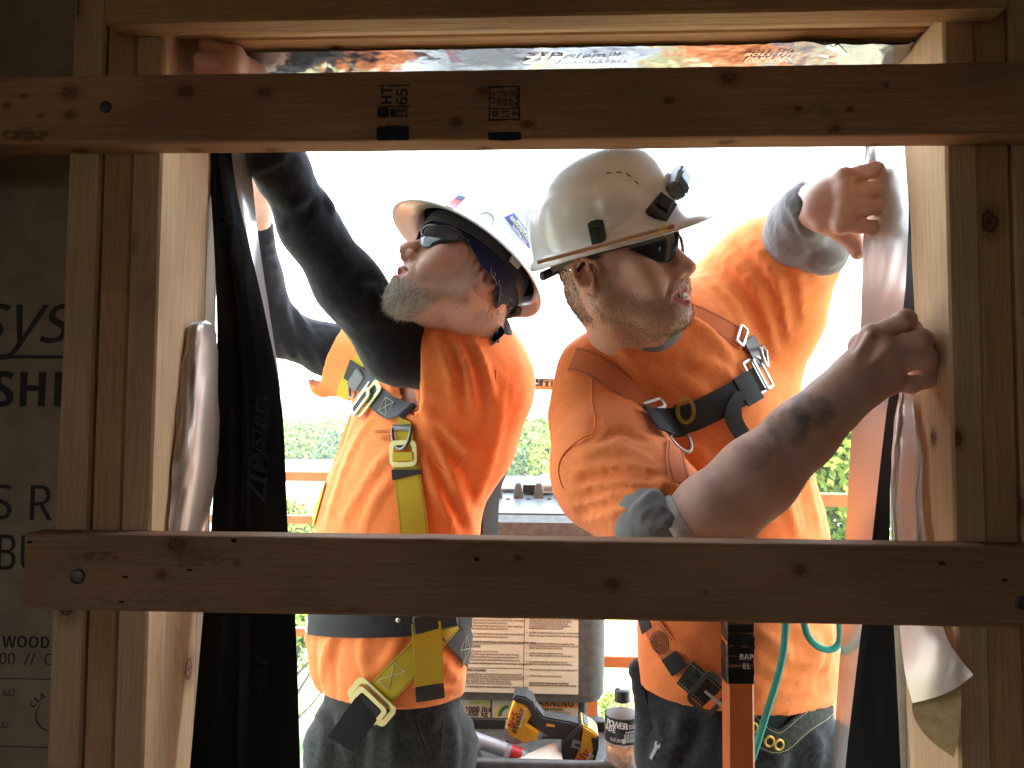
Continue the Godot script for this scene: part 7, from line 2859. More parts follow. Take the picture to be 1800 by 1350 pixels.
	lathe(s, axes(h[0], Vector3.RIGHT, h[1]) * Transform3D(Basis(Vector3.RIGHT, PI * 0.5), Vector3.ZERO), [Vector2(0.0001, 0.003), Vector2(0.003, 0.0025), Vector2(0.0046, 0.0)], 14)
	obj("rivet", done(s), M.steel, o)
	h = on(f, 762, 1090, 0.010)
	s = begin()
	plank(s, axes(h[0], Vector3(1, 0.1, -0.2), h[1]), Vector3(0.085, 0.034, 0.012), 0.004)
	obj("belt_clip", done(s), M.black_plastic, o)
	h = on(f, 545, 1098, 0.006)
	if not h.is_empty():
		s = begin()
		plank(s, axes(h[0], Vector3(0.3, 1, 0), h[1]), Vector3(0.026, 0.016, 0.003), 0.001)
		obj("belt_tag", done(s), M.decal_white, o)
	# leg strap with frame buckle, its black end and a hanging tab
	a = strap(o, "leg_strap", f, [[792, 1086], [770, 1110], [735, 1148], [700, 1185], [672, 1215]], 0.052, M.web_yellow, 0.005)
	stitches(a, M.thread_black, 0.003, 0.0035)
	h = on(f, 690, 1184, 0.0085)
	X = axes(h[0], P(720, 1150, -0.5) - P(680, 1195, -0.5), h[1])
	s = begin()
	for q in [[-0.024, -0.013, 0.0, 0.0], [0.0, 0.0, -0.024, 0.013], [0.0, 0.0, 0.022, 0.013], [0.0, 0.0, 0.022, -0.013], [-0.024, -0.013, -0.024, 0.013], [0.022, -0.013, 0.022, 0.013]]:
		tube(s, [X * Vector3(q[0], q[1], 0), X * Vector3(q[2], q[3], 0)], 0.0007, 4)
	obj("stitching", done(s), M.thread_pale, o)
	h = on(f, 658, 1228, 0.010)
	var fx := P(640, 1250, -0.5) - P(672, 1212, -0.5)
	frame_on(o, "leg_buckle", h[0], fx, h[1], 0.052, 0.094, 0.010, 0.003, M.zinc_yellow)
	frame_on(o, "leg_buckle", h[0] + h[1] * 0.005 + fx.normalized() * 0.006, fx, h[1], 0.044, 0.070, 0.009, 0.004, M.zinc_yellow)
	s = begin()
	plank(s, axes(h[0] + h[1] * 0.005 + fx.normalized() * 0.006, fx, h[1]), Vector3(0.020, 0.050, 0.005), 0.002)
	obj("buckle_web", done(s), M.webbing_black, o)
	# black end of the leg strap over the trousers
	path = []
	wide = []
	ow = []
	var e0: Vector3 = h[0] + h[1] * 0.002
	var e1 := P(600, 1308, e0.z + 0.02)
	for i in 9:
		var q := e0.lerp(e1, i / 8.0)
		path.append(q)
		wide.append((P(640, 1330, e0.z) - P(575, 1290, e0.z)).normalized())
		ow.append(Vector3(-0.25, 0.1, 0.95).normalized())
	s = begin()
	band(s, path, wide, ow, 0.056, 0.0025)
	obj("leg_strap_end", done(s), M.web_black, o)
	strap(o, "hanging_tab", f, [[747, 1092], [749, 1130], [751, 1165], [752, 1198]], 0.054, M.web_yellow, 0.012)
	strap(o, "tab_end", f, [[752, 1199], [752, 1208], [753, 1216], [753, 1224]], 0.054, M.black_plastic, 0.012, 0.004)
	strap(o, "hip_pad", f, [[790, 1100], [808, 1122], [824, 1150]], 0.060, M.web_grey, 0.004)
	h = on(f, 811, 1140, 0.009)
	if not h.is_empty():
		X = axes(h[0], Vector3(0.3, 1, 0), h[1])
		s = begin()
		for q in [[0.026, 0, 0, -0.018], [0, -0.018, -0.026, 0], [-0.026, 0, 0, 0.018], [0, 0.018, 0.026, 0], [0.026, 0, -0.026, 0], [0, 0.018, 0, -0.018]]:
			tube(s, [X * Vector3(q[0], q[1], 0), X * Vector3(q[2], q[3], 0)], 0.0006, 4)
		obj("stitching", done(s), M.thread_pale, o)
	# faded shirt print
	h = on(f, 678, 758, 0.003)
	X = axes(h[0], Vector3(1, 0.02, 0.25), h[1])
	var who: Node = get_node("person_001")
	letters("www.no", 0.009, mat("shirt_print", lin(0.20, 0.05, 0.02), 0.9), who, X, false, HORIZONTAL_ALIGNMENT_CENTER, 0.2, 1.0, "Droid Serif")
	letters("603", 0.010, M.shirt_print, who, X * Transform3D(Basis(), Vector3(0.004, -0.014, 0)), false, HORIZONTAL_ALIGNMENT_CENTER, 0.2, 1.0, "Droid Serif")

# ------------------------------------------------------------------ flashing tape and its release liner
func lofted(left: Array, right: Array, n: int, nu: int, bulge) -> Array:
	var l := catmull(left.map(func(e): return P(e[0], e[1], e[2])), n)
	var r := catmull(right.map(func(e): return P(e[0], e[1], e[2])), n)
	var wn := FastNoiseLite.new()
	wn.seed = int(left[0][0])
	wn.frequency = 1.0
	var rows := []
	for v in n + 1:
		var row := []
		for u in nu + 1:
			var f := float(u) / nu
			var p: Vector3 = l[v].lerp(r[v], f)
			p += bulge.call(f, float(v) / n, wn)
			row.append(p)
		rows.append(row)
	rows.reverse()
	return rows

func build_tapes() -> void:
	mat("tape_black", lin(0.006, 0.006, 0.007), 0.5).metallic_specular = 0.3
	mat("tape_print", lin(0.0105, 0.0108, 0.0115), 0.5).metallic_specular = 0.3
	var ac := mat("tape_silver", lin(0.34, 0.34, 0.35), 0.16, 0.9)
	ac.heightmap_enabled = true
	ac.heightmap_texture = noise_tex(0.012, 81, 256, 4)
	ac.heightmap_scale = 0.25
	triplanar(ac, 3.0)
	mat("liner_white", lin(0.66, 0.65, 0.64), 0.22, 0.4)
	M.liner_white.clearcoat_enabled = true
	M.liner_white.clearcoat = 0.8
	M.liner_white.clearcoat_roughness = 0.08
	var lt := mat("liner_tan", lin(0.64, 0.52, 0.44), 0.30, 0.35)
	lt.clearcoat_enabled = true
	lt.clearcoat = 0.7
	mat("kraft", Color.WHITE, 0.85).albedo_texture = ramp_tex(0.03, 83, lin(0.36, 0.24, 0.10), lin(0.48, 0.34, 0.16), 256, 5)
	triplanar(M.kraft, 8.0)
	# --- strip under the lintel
	var o := thing("flashing_tape", "shiny silver flashing tape stuck along the underside of the lintel", "tape", P(1000, 105, -0.14))
	var top: float = P(900, 35, 0).y - 0.0015
	var wn := FastNoiseLite.new()
	wn.seed = 3
	wn.frequency = 14.0
	var rows := []
	var x0: float = P(464, 100, -0.13).x
	var x1: float = P(1604, 90, -0.13).x
	for v in 15:
		var row := []
		for u in 161:
			var x := lerpf(x0, x1, u / 160.0)
			var z := lerpf(-0.070, -0.235, v / 14.0)
			var messy := smoothstep(x0 + 0.32, x0 + 0.02, x) + smoothstep(x1 - 0.12, x1 - 0.01, x)
			var amp := 0.0012 + 0.006 * messy
			var y := top - 0.0012 - amp * (0.5 + 0.5 * wn.get_noise_2d(x * 2.2, z * 5.0)) * smoothstep(0.0, 0.2, v / 14.0) - (0.002 * absf(wn.get_noise_2d(x * 7.0, z * 12.0)) * (0.3 + messy))
			if z < -0.151:
				y -= 0.006 * smoothstep(-0.151, -0.215, z)
			if v == 0:
				z += 0.0025 * wn.get_noise_2d(x * 1.5, 9.0) + (0.004 if x > x1 - 0.22 and x < x1 - 0.14 else 0.0)
			row.append(Vector3(x, y, z))
		rows.append(row)
	rows.reverse()
	var s := begin()
	sheet(s, rows, 0.0006)
	obj("strip", done(s), ac, o)
	var D := func(px: float, py: float) -> Transform3D:
		# point on the tape's underside seen at that pixel
		var d := ray(px, py)
		var t := (top - 0.0042 - eye.y) / d.y
		return Transform3D(Basis(Vector3.RIGHT, Vector3(0, 0, 1), Vector3.DOWN), eye + d * t)
	mat("foil_print", lin(0.93, 0.93, 0.93), 0.3, 0.85)
	letters("ZIP", 0.020, M.foil_print, o, D.call(955, 105), true, HORIZONTAL_ALIGNMENT_CENTER, 0.35, 1.3)
	letters("system™", 0.016, M.foil_print, o, D.call(1030, 104), false, HORIZONTAL_ALIGNMENT_CENTER, 0.35, 1.1)
	letters("FLASHING TAPE", 0.0085, M.foil_print, o, D.call(1040, 114), false, HORIZONTAL_ALIGNMENT_CENTER, 0.0, 1.25)
	letters("ROLL THE TAPE", 0.0085, M.foil_print, o, D.call(1382, 95), true, HORIZONTAL_ALIGNMENT_CENTER, 0.25, 1.35)
	letters("PARA APLICAR", 0.0085, M.foil_print, o, D.call(1374, 102), true, HORIZONTAL_ALIGNMENT_CENTER, 0.25, 1.2)
	letters("USE EL RODILLO", 0.0085, M.foil_print, o, D.call(1376, 107), true, HORIZONTAL_ALIGNMENT_CENTER, 0.25, 1.2)
	# lapped corner piece with printed roller strokes
	s = begin()
	var lap := []
	for v in 4:
		var row := []
		for u in 13:
			var f := u / 12.0
			var a: Vector3 = D.call(lerpf(1395, 1600, f), lerpf(112, 70 if f < 0.25 else 74, v / 3.0)).origin
			row.append(Vector3(a.x, top - 0.0075 - 0.001 * sin(u * 1.7 + v), a.z))
		lap.append(row)
	sheet(s, lap, 0.0005)
	obj("lap_piece", done(s), ac, o)
	for q in [[1452, 1470, 76, 84], [1470, 1486, 76, 92], [1440, 1458, 92, 96]]:
		s = begin()
		var a: Vector3 = D.call(q[0], q[2]).origin
		var b: Vector3 = D.call(q[1], q[3]).origin
		plank(s, axes((a + b) * 0.5 + Vector3(0, -0.0035, 0), b - a, Vector3.DOWN), Vector3(a.distance_to(b), 0.006, 0.0004), 0.0001)
		obj("printed_stroke", done(s), M.foil_print, o)
	# --- left jamb: black tape hanging, folded
	o = thing("flashing_tape", "wide black flashing tape hanging down the left jamb with a vertical crease", "tape", P(430, 900, -0.16))
	rows = lofted([[362, 240, -0.150], [370, 330, -0.150], [376, 430, -0.148], [381, 560, -0.146], [379, 750, -0.143], [371, 930, -0.140], [357, 1080, -0.132], [334, 1350, -0.098], [322, 1500, -0.085]],
		[[404, 240, -0.165], [415, 330, -0.165], [438, 430, -0.166], [468, 560, -0.168], [496, 720, -0.168], [506, 930, -0.166], [519, 1080, -0.163], [528, 1350, -0.158], [532, 1500, -0.155]], 60, 20,
		func(f: float, v: float, w: FastNoiseLite) -> Vector3: return Vector3(0, 0, 0.012 * sin(PI * f) - 0.009 * exp(-pow((f - 0.42) / 0.05, 2.0)) + 0.0015 * w.get_noise_2d(f * 5.0, v * 9.0)))
	s = begin()
	sheet(s, rows, 0.0012)
	obj("strip", done(s), M.tape_black, o)
	var up := Basis(Vector3.BACK, PI * 0.5 - 0.06)
	letters("ZIP", 0.030, M.tape_print, o, Transform3D(up, P(453, 840, -0.142)), true, HORIZONTAL_ALIGNMENT_CENTER, 0.3, 1.0)
	letters("system", 0.026, M.tape_print, o, Transform3D(up, P(453, 757, -0.142)), false, HORIZONTAL_ALIGNMENT_CENTER, 0.3, 0.95)
	letters("FLASHING TAPE", 0.0105, M.tape_print, o, Transform3D(up, P(466, 750, -0.141)), false, HORIZONTAL_ALIGNMENT_CENTER, 0.0, 0.95)
	letters("ZIP", 0.026, M.tape_print, o, Transform3D(Basis(Vector3.BACK, PI * 0.5 - 0.03), P(396, 395, -0.140)), true, HORIZONTAL_ALIGNMENT_CENTER, 0.3, 1.0)
	for k in 3:
		letters(["ROLL THE TAPE", "PARA APLICAR", "USE EL RODILLO"][k], 0.0085, M.tape_print, o, Transform3D(up, P(440 + k * 11, 1230, -0.132)), true, HORIZONTAL_ALIGNMENT_CENTER, 0.0, 1.0)
	letters("G TAPE", 0.011, M.tape_print, o, Transform3D(up, P(378, 1328, -0.126)), false)
	# printed roller sign
	for q in [[437, 1165, 0.012, 0.030], [448, 1146, 0.016, 0.003], [455, 1156, 0.003, 0.016], [466, 1164, 0.012, 0.006]]:
		s = begin()
		plank(s, Transform3D(Basis(), P(q[0], q[1], -0.1335)), Vector3(q[2], q[3], 0.0005), 0.0001)
		obj("printed_roller", done(s), M.tape_print, o)
	# its white release side, turned over at the edge
	o = thing("release_liner", "narrow white release liner peeling off the left black tape", "release liner", P(460, 500, -0.18))
	rows = lofted([[392, 240, -0.172], [400, 285, -0.172], [420, 380, -0.176], [440, 470, -0.182], [466, 570, -0.196], [488, 665, -0.215]], [[432, 240, -0.205], [440, 285, -0.205], [451, 390, -0.206], [463, 480, -0.208], [478, 575, -0.212], [494, 690, -0.222]], 30, 6,
		func(f: float, v: float, w: FastNoiseLite) -> Vector3: return Vector3(0, 0, 0.004 * sin(PI * f) + 0.002 * w.get_noise_2d(f * 3.0, v * 6.0)))
	s = begin()
	sheet(s, rows, 0.0006)
	obj("film", done(s), M.liner_white, o)
	# curled liner standing against the left jamb
	o = thing("release_liner", "curled glossy liner film bulging out from the left jamb", "release liner", P(340, 800, -0.1))
	rows = lofted([[338, 566, -0.100], [326, 585, -0.082], [317, 640, -0.070], [309, 760, -0.056], [302, 860, -0.046], [296, 960, -0.038], [290, 1060, -0.030]], [[362, 562, -0.128], [379, 580, -0.132], [384, 640, -0.134], [384, 760, -0.134], [380, 840, -0.134], [366, 910, -0.132], [350, 960, -0.130]], 44, 14,
		func(f: float, v: float, w: FastNoiseLite) -> Vector3: return Vector3(0.006 * sin(PI * f), 0, 0.020 * sin(PI * f) * smoothstep(0.0, 0.12, v) + 0.006 * w.get_noise_2d(f * 4.0, v * 7.0)))
	s = begin()
	sheet(s, rows, 0.0006)
	obj("film", done(s), M.liner_tan, o)
	s = begin()
	sheet(s, rows.map(func(r): return [r[0] + Vector3(-0.0035, 0, -0.004), r[0] + Vector3(-0.001, 0, -0.0015), r[1] + Vector3(0, 0, -0.0015)]), 0.0006)
	obj("backing", done(s), M.kraft, o)
	# --- right jamb
	o = thing("flashing_tape", "long silver-faced flashing tape held out at the right jamb", "tape", P(1540, 700, -0.17))
	rows = lofted([[1521, 230, -0.176], [1520, 300, -0.176], [1517, 430, -0.182], [1510, 620, -0.215], [1496, 760, -0.255], [1487, 930, -0.275], [1479, 1110, -0.262], [1463, 1350, -0.25], [1454, 1500, -0.245]],
		[[1600, 230, -0.098], [1600, 300, -0.098], [1598, 430, -0.101], [1588, 570, -0.120], [1560, 735, -0.168], [1536, 930, -0.174], [1515, 1110, -0.178], [1487, 1350, -0.183], [1476, 1500, -0.183]], 60, 12,
		func(f: float, v: float, w: FastNoiseLite) -> Vector3: return Vector3(0, 0, -0.006 * sin(PI * f) + 0.0035 * w.get_noise_2d(f * 4.0, v * 8.0) - 0.008 * exp(-pow((v - 0.10) / 0.05, 2.0)) * sin(PI * f)))
	s = begin()
	sheet(s, rows, 0.0006)
	obj("strip", done(s), M.liner_white, o)
	o = thing("flashing_tape", "black adhesive side of the tape beside the right jamb", "tape", P(1555, 1100, -0.17))
	rows = lofted([[1599, 230, -0.097], [1599, 300, -0.097], [1595, 450, -0.104], [1584, 575, -0.122], [1556, 740, -0.166], [1535, 930, -0.168], [1514, 1110, -0.172], [1486, 1350, -0.176], [1476, 1500, -0.176]],
		[[1613, 230, -0.081], [1614, 300, -0.081], [1615, 450, -0.080], [1608, 580, -0.090], [1572, 730, -0.146], [1564, 930, -0.150], [1571, 1110, -0.146], [1583, 1350, -0.130], [1590, 1500, -0.120]], 60, 8,
		func(f: float, v: float, w: FastNoiseLite) -> Vector3: return Vector3(0, 0, 0.002 * w.get_noise_2d(f * 4.0, v * 8.0)))
	s = begin()
	sheet(s, rows, 0.0012)
	obj("strip", done(s), M.tape_black, o)
	# liner hanging inside the right jamb, curled at its end
	o = thing("release_liner", "glossy liner film hanging at the right jamb with a curled kraft end", "release liner", P(1600, 900, -0.08))
	rows = lofted([[1580, 690, -0.110], [1572, 730, -0.112], [1565, 800, -0.112], [1566, 870, -0.110], [1572, 960, -0.096], [1578, 1060, -0.080], [1584, 1130, -0.062], [1592, 1190, -0.044], [1604, 1236, -0.030]],
		[[1600, 690, -0.085], [1612, 725, -0.080], [1625, 790, -0.062], [1623, 860, -0.060], [1632, 950, -0.048], [1648, 1060, -0.028], [1664, 1120, -0.004], [1690, 1160, 0.014], [1711, 1186, 0.022]], 50, 14,
		func(f: float, v: float, w: FastNoiseLite) -> Vector3: return Vector3(0, 0, 0.012 * sin(PI * f) * smoothstep(0.35, 1.0, v) + 0.005 * sin(f * 9.0 + v * 5.0) * (1.0 - smoothstep(0.5, 0.75, v)) + 0.006 * w.get_noise_2d(f * 3.0, v * 9.0) * (1.0 - v)))
	s = begin()
	sheet(s, rows, 0.0006)
	obj("film", done(s), M.liner_tan, o)
	rows = lofted([[1604, 1232, -0.031], [1604, 1250, -0.033], [1610, 1268, -0.030], [1625, 1290, -0.022], [1648, 1312, -0.010], [1672, 1328, 0.002]], [[1689, 1188, 0.012], [1690, 1212, 0.010], [1690, 1240, 0.008], [1688, 1272, 0.007], [1684, 1300, 0.006], [1676, 1332, 0.004]], 20, 10,
		func(f: float, v: float, w: FastNoiseLite) -> Vector3: return Vector3(-0.010, 0, -0.012) * sin(PI * f) * (1.0 - v))
	s = begin()
	sheet(s, rows, 0.0006)
	obj("kraft_end", done(s), M.kraft, o)

# ------------------------------------------------------------------ small things
func build_small_things() -> void:
	build_hats()
	stage("hats")
	build_gear()
	stage("gear")
	hose()
	bottle()
	driver()
	tray_things()

func hose() -> void:
	var hm := web("hose_teal", lin(0.05, 0.36, 0.31), lin(0.09, 0.47, 0.41))
	hm.uv1_scale = Vector3(40.0, 6.0, 1.0)
	var o := thing("air_hose", "teal ribbed air hose hanging in front of the orange shirt beside the post", "hose", P(1350, 1230, -0.305))
	var s := begin()
	tube(s, catmull([P(1384, 1040, -0.30), P(1380, 1110, -0.302), P(1376, 1150, -0.303), P(1364, 1200, -0.305), P(1347, 1255, -0.307), P(1330, 1310, -0.308), P(1308, 1380, -0.31), P(1290, 1480, -0.32), P(1290, 1700, -0.33)], 50), 0.0056, 12)
	obj("hose_length", done(s), hm, o)
	s = begin()
	tube(s, catmull([P(1400, 1040, -0.30), P(1414, 1098, -0.300), P(1421, 1119, -0.300), P(1437, 1136, -0.300), P(1456, 1142, -0.300), P(1471, 1136, -0.300), P(1477, 1118, -0.302), P(1474, 1060, -0.31)], 40), 0.0056, 12)
	obj("hose_loop", done(s), hm, o)

func bottle() -> void:
	var z := -0.72
	var c := P(1094, 1290, z)
	var px := (eye.z - z) / FOCAL
	var y := func(py: float) -> float: return P(1094, py, z).y
	var bot: float = y.call(1384)
	var o := thing("drink_bottle", "clear sports drink bottle with a black cap, part full of amber drink", "bottle", Vector3(c.x, bot, z))
	var cl := mat("clear_plastic", Color(0.96, 0.97, 0.97, 0.22), 0.28)
	cl.transparency = BaseMaterial3D.TRANSPARENCY_ALPHA
	var R := 29.0 * px
	var T := Transform3D(Basis(), Vector3(c.x, 0, z))
	var s := begin()
	lathe(s, T, [Vector2(R * 0.6, bot), Vector2(R * 0.93, bot + 0.006), Vector2(R, bot + 0.02), Vector2(R * 0.94, bot + 0.05), Vector2(R, y.call(1305)), Vector2(R * 1.01, y.call(1300)), Vector2(R * 1.01, y.call(1262)), Vector2(R, y.call(1256)), Vector2(R * 0.86, y.call(1246)), Vector2(R * 0.62, y.call(1237)), Vector2(R * 0.48, y.call(1233)), Vector2(R * 0.45, y.call(1229))], 32)
	obj("body", done(s), cl, o)
	s = begin()
	lathe(s, T, [Vector2(R * 0.47, y.call(1232)), Vector2(R * 0.47, y.call(1229)), Vector2(R * 0.455, y.call(1228)), Vector2(R * 0.46, y.call(1214)), Vector2(R * 0.43, y.call(1211.5)), Vector2(0.0005, y.call(1211))], 28)
	var cap := obj("cap", done(s), mat("cap_black", lin(0.02, 0.022, 0.026), 0.4), o)
	obj("cap_ridge", plank_mesh(Vector3(0.010, 0.0006, 0.010), 0.0001), M.decal_white, cap, Transform3D(Basis(), Vector3(c.x, y.call(1210.6), z)))
	# label
	s = begin()
	lathe(s, T, [Vector2(R * 1.03, y.call(1298)), Vector2(R * 1.035, y.call(1296)), Vector2(R * 1.035, y.call(1252 + 4)), Vector2(R * 1.03, y.call(1254))], 36)
	var lb := obj("label", done(s), mat("label_black", lin(0.012, 0.012, 0.013), 0.35), o)
	var L := func(px_: float, py: float) -> Transform3D:
		var x: float = P(px_, py, z).x - c.x
		var a := asin(clampf(x / (R * 1.04), -0.95, 0.95))
		return Transform3D(Basis(Vector3.UP, a), Vector3(c.x + sin(a) * R * 1.045, y.call(py), z + cos(a) * R * 1.045))
	for q in [["P", 1068, 1263, 0.013], ["O", 1073, 1263.5, 0.013], ["W", 1081, 1264, 0.013], ["E", 1089, 1264.5, 0.013], ["R", 1096, 1265, 0.013], ["A", 1066, 1273, 0.011], ["D", 1071, 1273.5, 0.011], ["E", 1077, 1274, 0.011], ["0", 1094, 1291, 0.010]]:
		letters(q[0], q[3], M.decal_white, lb, L.call(q[1], q[2]), true, HORIZONTAL_ALIGNMENT_CENTER, 0.1)
	for q in [[1104, 1264], [1104, 1268], [1108, 1275], [1106, 1280], [1106, 1284], [1083, 1288], [1083, 1291], [1105, 1291], [1103, 1288]]:
		var t: Transform3D = L.call(q[0], q[1])
		letters("fruit punch", 0.0038, M.decal_white, lb, t)
	var am := mat("amber_drink", Color(0.85, 0.42, 0.10, 0.12), 0.02)
	am.refraction_enabled = true
	am.refraction_scale = 0.033
	am.albedo_color = Color(0.95, 0.60, 0.20, 0.2)
	s = begin()
	lathe(s, T, [Vector2(0.0005, bot + 0.004), Vector2(R * 0.90, bot + 0.008), Vector2(R * 0.96, bot + 0.02), Vector2(R * 0.90, bot + 0.05), Vector2(R * 0.965, y.call(1306)), Vector2(R * 0.96, y.call(1305)), Vector2(0.0005, y.call(1305))], 28)
	obj("drink", done(s), am, o)

func driver() -> void:
	var ym := mat("tool_yellow", lin(0.72, 0.42, 0.025), 0.45)
	var bk := mat("tool_rubber", lin(0.035, 0.036, 0.038), 0.6)
	var gy := mat("tool_nose", lin(0.30, 0.31, 0.32), 0.4, 0.4)
	mat("marker_red", lin(0.50, 0.02, 0.02), 0.6)
	var z := -0.80
	var o := thing("impact_driver", "yellow and black cordless impact driver with red marker scrawl lying in the tray", "power tool", P(970, 1330, z))
	var px := (eye.z - z) / FOCAL
	var lay := func(pts: Array) -> PackedVector2Array:
		var out := PackedVector2Array()
		for q in pts:
			var p := P(q[0], q[1], z)
			out.append(Vector2(p.x, p.y))
		if Geometry2D.is_polygon_clockwise(out):
			out.reverse()
		return out
	var slab := func(called: String, pts: Array, thick: float, m: Material, zoff := 0.0) -> MeshInstance3D:
		var s := begin()
		var poly: PackedVector2Array = lay.call(pts)
		var ins := Geometry2D.offset_polygon(poly, -0.0035)
		plate(s, Transform3D(Basis(), Vector3(0, 0, z - thick * 0.5 + zoff)), poly, thick)
		if ins.size() == 1:
			plate(s, Transform3D(Basis(), Vector3(0, 0, z + thick * 0.5 + zoff)), ins[0], 0.004)
		return obj(called, done(s), m, o)
	# body: head upright, handle running right, battery at its end
	var a0 := P(905, 1230, z)
	var a1 := P(893, 1300, z)
	slab.call("motor_housing", [[908, 1224], [920, 1226], [932, 1236], [934, 1250], [926, 1264], [948, 1278], [944, 1292], [922, 1298], [893, 1284], [893, 1262], [900, 1240]], 0.052, ym)
	slab.call("rubber_back", [[902, 1222], [908, 1214], [925, 1217], [938, 1226], [942, 1240], [936, 1247], [926, 1232], [908, 1226]], 0.056, bk)
	slab.call("nose", [[889, 1272], [922, 1288], [918, 1298], [902, 1300], [886, 1290]], 0.050, gy)
	slab.call("chuck", [[887, 1290], [906, 1299], [903, 1304], [890, 1301]], 0.024, bk)
	slab.call("handle", [[928, 1246], [942, 1236], [956, 1254], [976, 1258], [1000, 1262], [1016, 1266], [1020, 1280], [1004, 1298], [984, 1292], [968, 1290], [950, 1280], [932, 1262]], 0.036, bk)
	slab.call("grip_inlay", [[957, 1268], [960, 1262], [976, 1265], [980, 1274], [958, 1272]], 0.040, ym)
	slab.call("grip_inlay", [[986, 1266], [998, 1271], [999, 1276], [988, 1273]], 0.040, ym)
	slab.call("trigger", [[928, 1288], [946, 1284], [944, 1298], [930, 1300]], 0.018, bk)
	slab.call("foot", [[988, 1294], [1006, 1278], [1026, 1262], [1034, 1268], [1014, 1320], [1008, 1338], [992, 1336], [986, 1318]], 0.058, bk)
	slab.call("battery", [[1022, 1262], [1042, 1274], [1050, 1282], [1046, 1310], [1034, 1340], [1000, 1342], [1016, 1310]], 0.066, ym)
	slab.call("battery_side", [[1034, 1280], [1051, 1284], [1050, 1306], [1040, 1338], [1026, 1340], [1038, 1306]], 0.070, M.black_plastic)
	slab.call("belt_hook", [[1004, 1286], [1028, 1292], [1024, 1310], [1000, 1304]], 0.064, M.steel)
	slab.call("hook_slot", [[1008, 1292], [1022, 1295], [1020, 1304], [1006, 1301]], 0.067, M.black_plastic)
	slab.call("reverse_switch", [[924, 1276], [930, 1276], [930, 1284], [924, 1284]], 0.056, bk)
	for k in 6:
		slab.call("vent_slot", [[912 + k * 3.2, 1232 + k * 0.9], [914 + k * 3.2, 1232.5 + k * 0.9], [913 + k * 3.2, 1238 + k * 0.9], [911 + k * 3.2, 1237.5 + k * 0.9]], 0.0535, bk)
	var T := Transform3D(Basis(Vector3.BACK, 1.22), P(912, 1258, z) + Vector3(0, 0, 0.031))
	letters("DEWALT", 0.0105, M.decal_black, o, T, true)
	var pl: MeshInstance3D = slab.call("name_plate", [[919, 1240], [926, 1238], [921, 1262], [913, 1266]], 0.057, M.decal_black)
	letters("XR BRUSHLESS", 0.0036, M.decal_white, o, Transform3D(Basis(Vector3.BACK, 1.32), P(919.5, 1252, z) + Vector3(0, 0, 0.0335)), true)
	letters("N+S", 0.014, M.marker_red, o, Transform3D(Basis(Vector3.BACK, 1.22), P(903, 1256, z) + Vector3(0, 0, 0.031)), true, HORIZONTAL_ALIGNMENT_CENTER, 0.2)
	letters("Ny", 0.020, M.marker_red, o, Transform3D(Basis(Vector3.BACK, 1.0), P(1024, 1318, z) + Vector3(0, 0, 0.0382)), true, HORIZONTAL_ALIGNMENT_CENTER, 0.2)
	letters("20", 0.012, M.decal_white, o, Transform3D(Basis(Vector3.BACK, 1.2), P(1036, 1318, z) + Vector3(0, 0, 0.0402)), true)

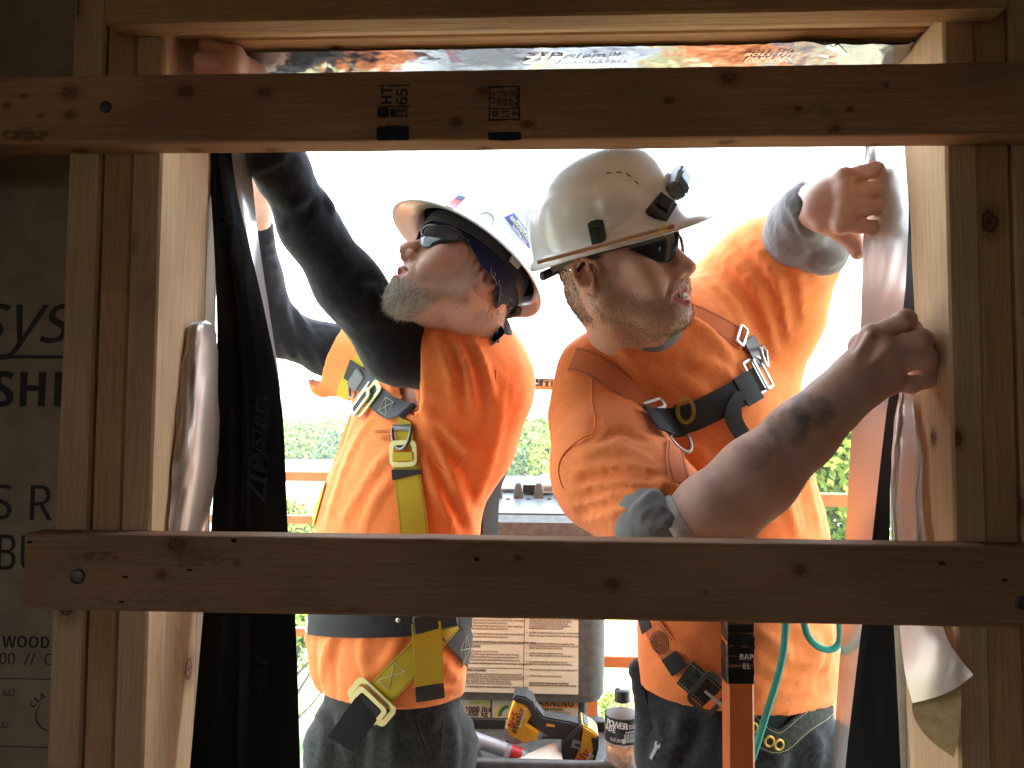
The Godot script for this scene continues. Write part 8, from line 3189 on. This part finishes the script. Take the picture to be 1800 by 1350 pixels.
func tray_things() -> void:
	# sealant cartridge
	var z := -0.76
	var a := P(812, 1292, z)
	var b := P(925, 1332, z)
	var d := (b - a).normalized()
	var o := thing("sealant_tube", "clear sealant cartridge with a red band lying in the tray", "sealant tube", (a + b) * 0.5)
	var cp := mat("cartridge_clear", Color(0.90, 0.92, 0.95, 0.22), 0.1)
	cp.transparency = BaseMaterial3D.TRANSPARENCY_ALPHA
	var r := 0.0165
	var s := begin()
	tube(s, [a, a + d * 0.006, b - d * 0.012, b, b + d * 0.01], [r * 0.96, r, r, r * 0.8, r * 0.25], 20)
	obj("cartridge", done(s), cp, o)
	s = begin()
	tube(s, [a + d * 0.004, a + d * 0.10], r * 0.9, 16)
	obj("sealant", done(s), mat("sealant_grey", lin(0.42, 0.45, 0.50), 0.3), o)
	s = begin()
	tube(s, [a + d * 0.112, a + d * 0.136], r * 1.02, 20)
	obj("red_band", done(s), mat("band_red", lin(0.50, 0.03, 0.035), 0.4), o)
	s = begin()
	tube(s, [a - d * 0.003, a + d * 0.012], r * 1.03, 20)
	obj("end_ring", done(s), M.lamp_grey if M.has("lamp_grey") else M.console_grey, o)
	# papers
	var pm := mat("paper", lin(0.70, 0.66, 0.56), 0.8)
	for q in [[[[898, 1338], [990, 1342], [986, 1318], [975, 1304]], "curled cream paper leaning under the impact driver"], [[[818, 1318], [842, 1312], [848, 1330], [822, 1336]], "white paper scrap beneath the sealant cartridge"]]:
		var c: Array = q[0]
		var zz := -0.735
		var rows := []
		for v in 7:
			var row := []
			for u in 9:
				var f := u / 8.0
				var g := v / 6.0
				var x := lerpf(lerpf(c[0][0], c[1][0], f), lerpf(c[3][0], c[2][0], f), g)
				var y := lerpf(lerpf(c[0][1], c[1][1], f), lerpf(c[3][1], c[2][1], f), g)
				row.append(P(x, y, zz - 0.05 * g + 0.008 * sin(f * PI)))
			rows.append(row)
		var po := thing("paper_sheet", q[1], "paper", rows[0][4])
		s = begin()
		sheet(s, rows, 0.0004)
		obj("sheet", done(s), pm, po)
	# small carton on the console head
	var cc := P(946, 862, -1.17)
	var co := thing("carton", "small teal and white carton with a barcode lying on the control console", "carton", cc)
	var X := Transform3D(Basis(Vector3.RIGHT, 0.21), cc + Vector3(0, 0.012, 0))
	obj("box", plank_mesh(Vector3(0.085, 0.024, 0.055), 0.001), mat("carton_white", lin(0.70, 0.68, 0.64), 0.5), co, X)
	obj("teal_panel", plank_mesh(Vector3(0.040, 0.001, 0.053), 0.0002), mat("carton_teal", lin(0.12, 0.38, 0.42), 0.5), co, X * Transform3D(Basis(), Vector3(-0.020, 0.0126, 0)))
	obj("black_panel", plank_mesh(Vector3(0.050, 0.022, 0.001), 0.0002), M.decal_black, co, X * Transform3D(Basis(), Vector3(-0.016, 0, 0.028)))
	for k in 7:
		obj("barcode_bar", plank_mesh(Vector3(0.0013, 0.012, 0.0008), 0.0001), M.decal_black, co, X * Transform3D(Basis(), Vector3(0.018 + k * 0.003, 0, 0.028)))
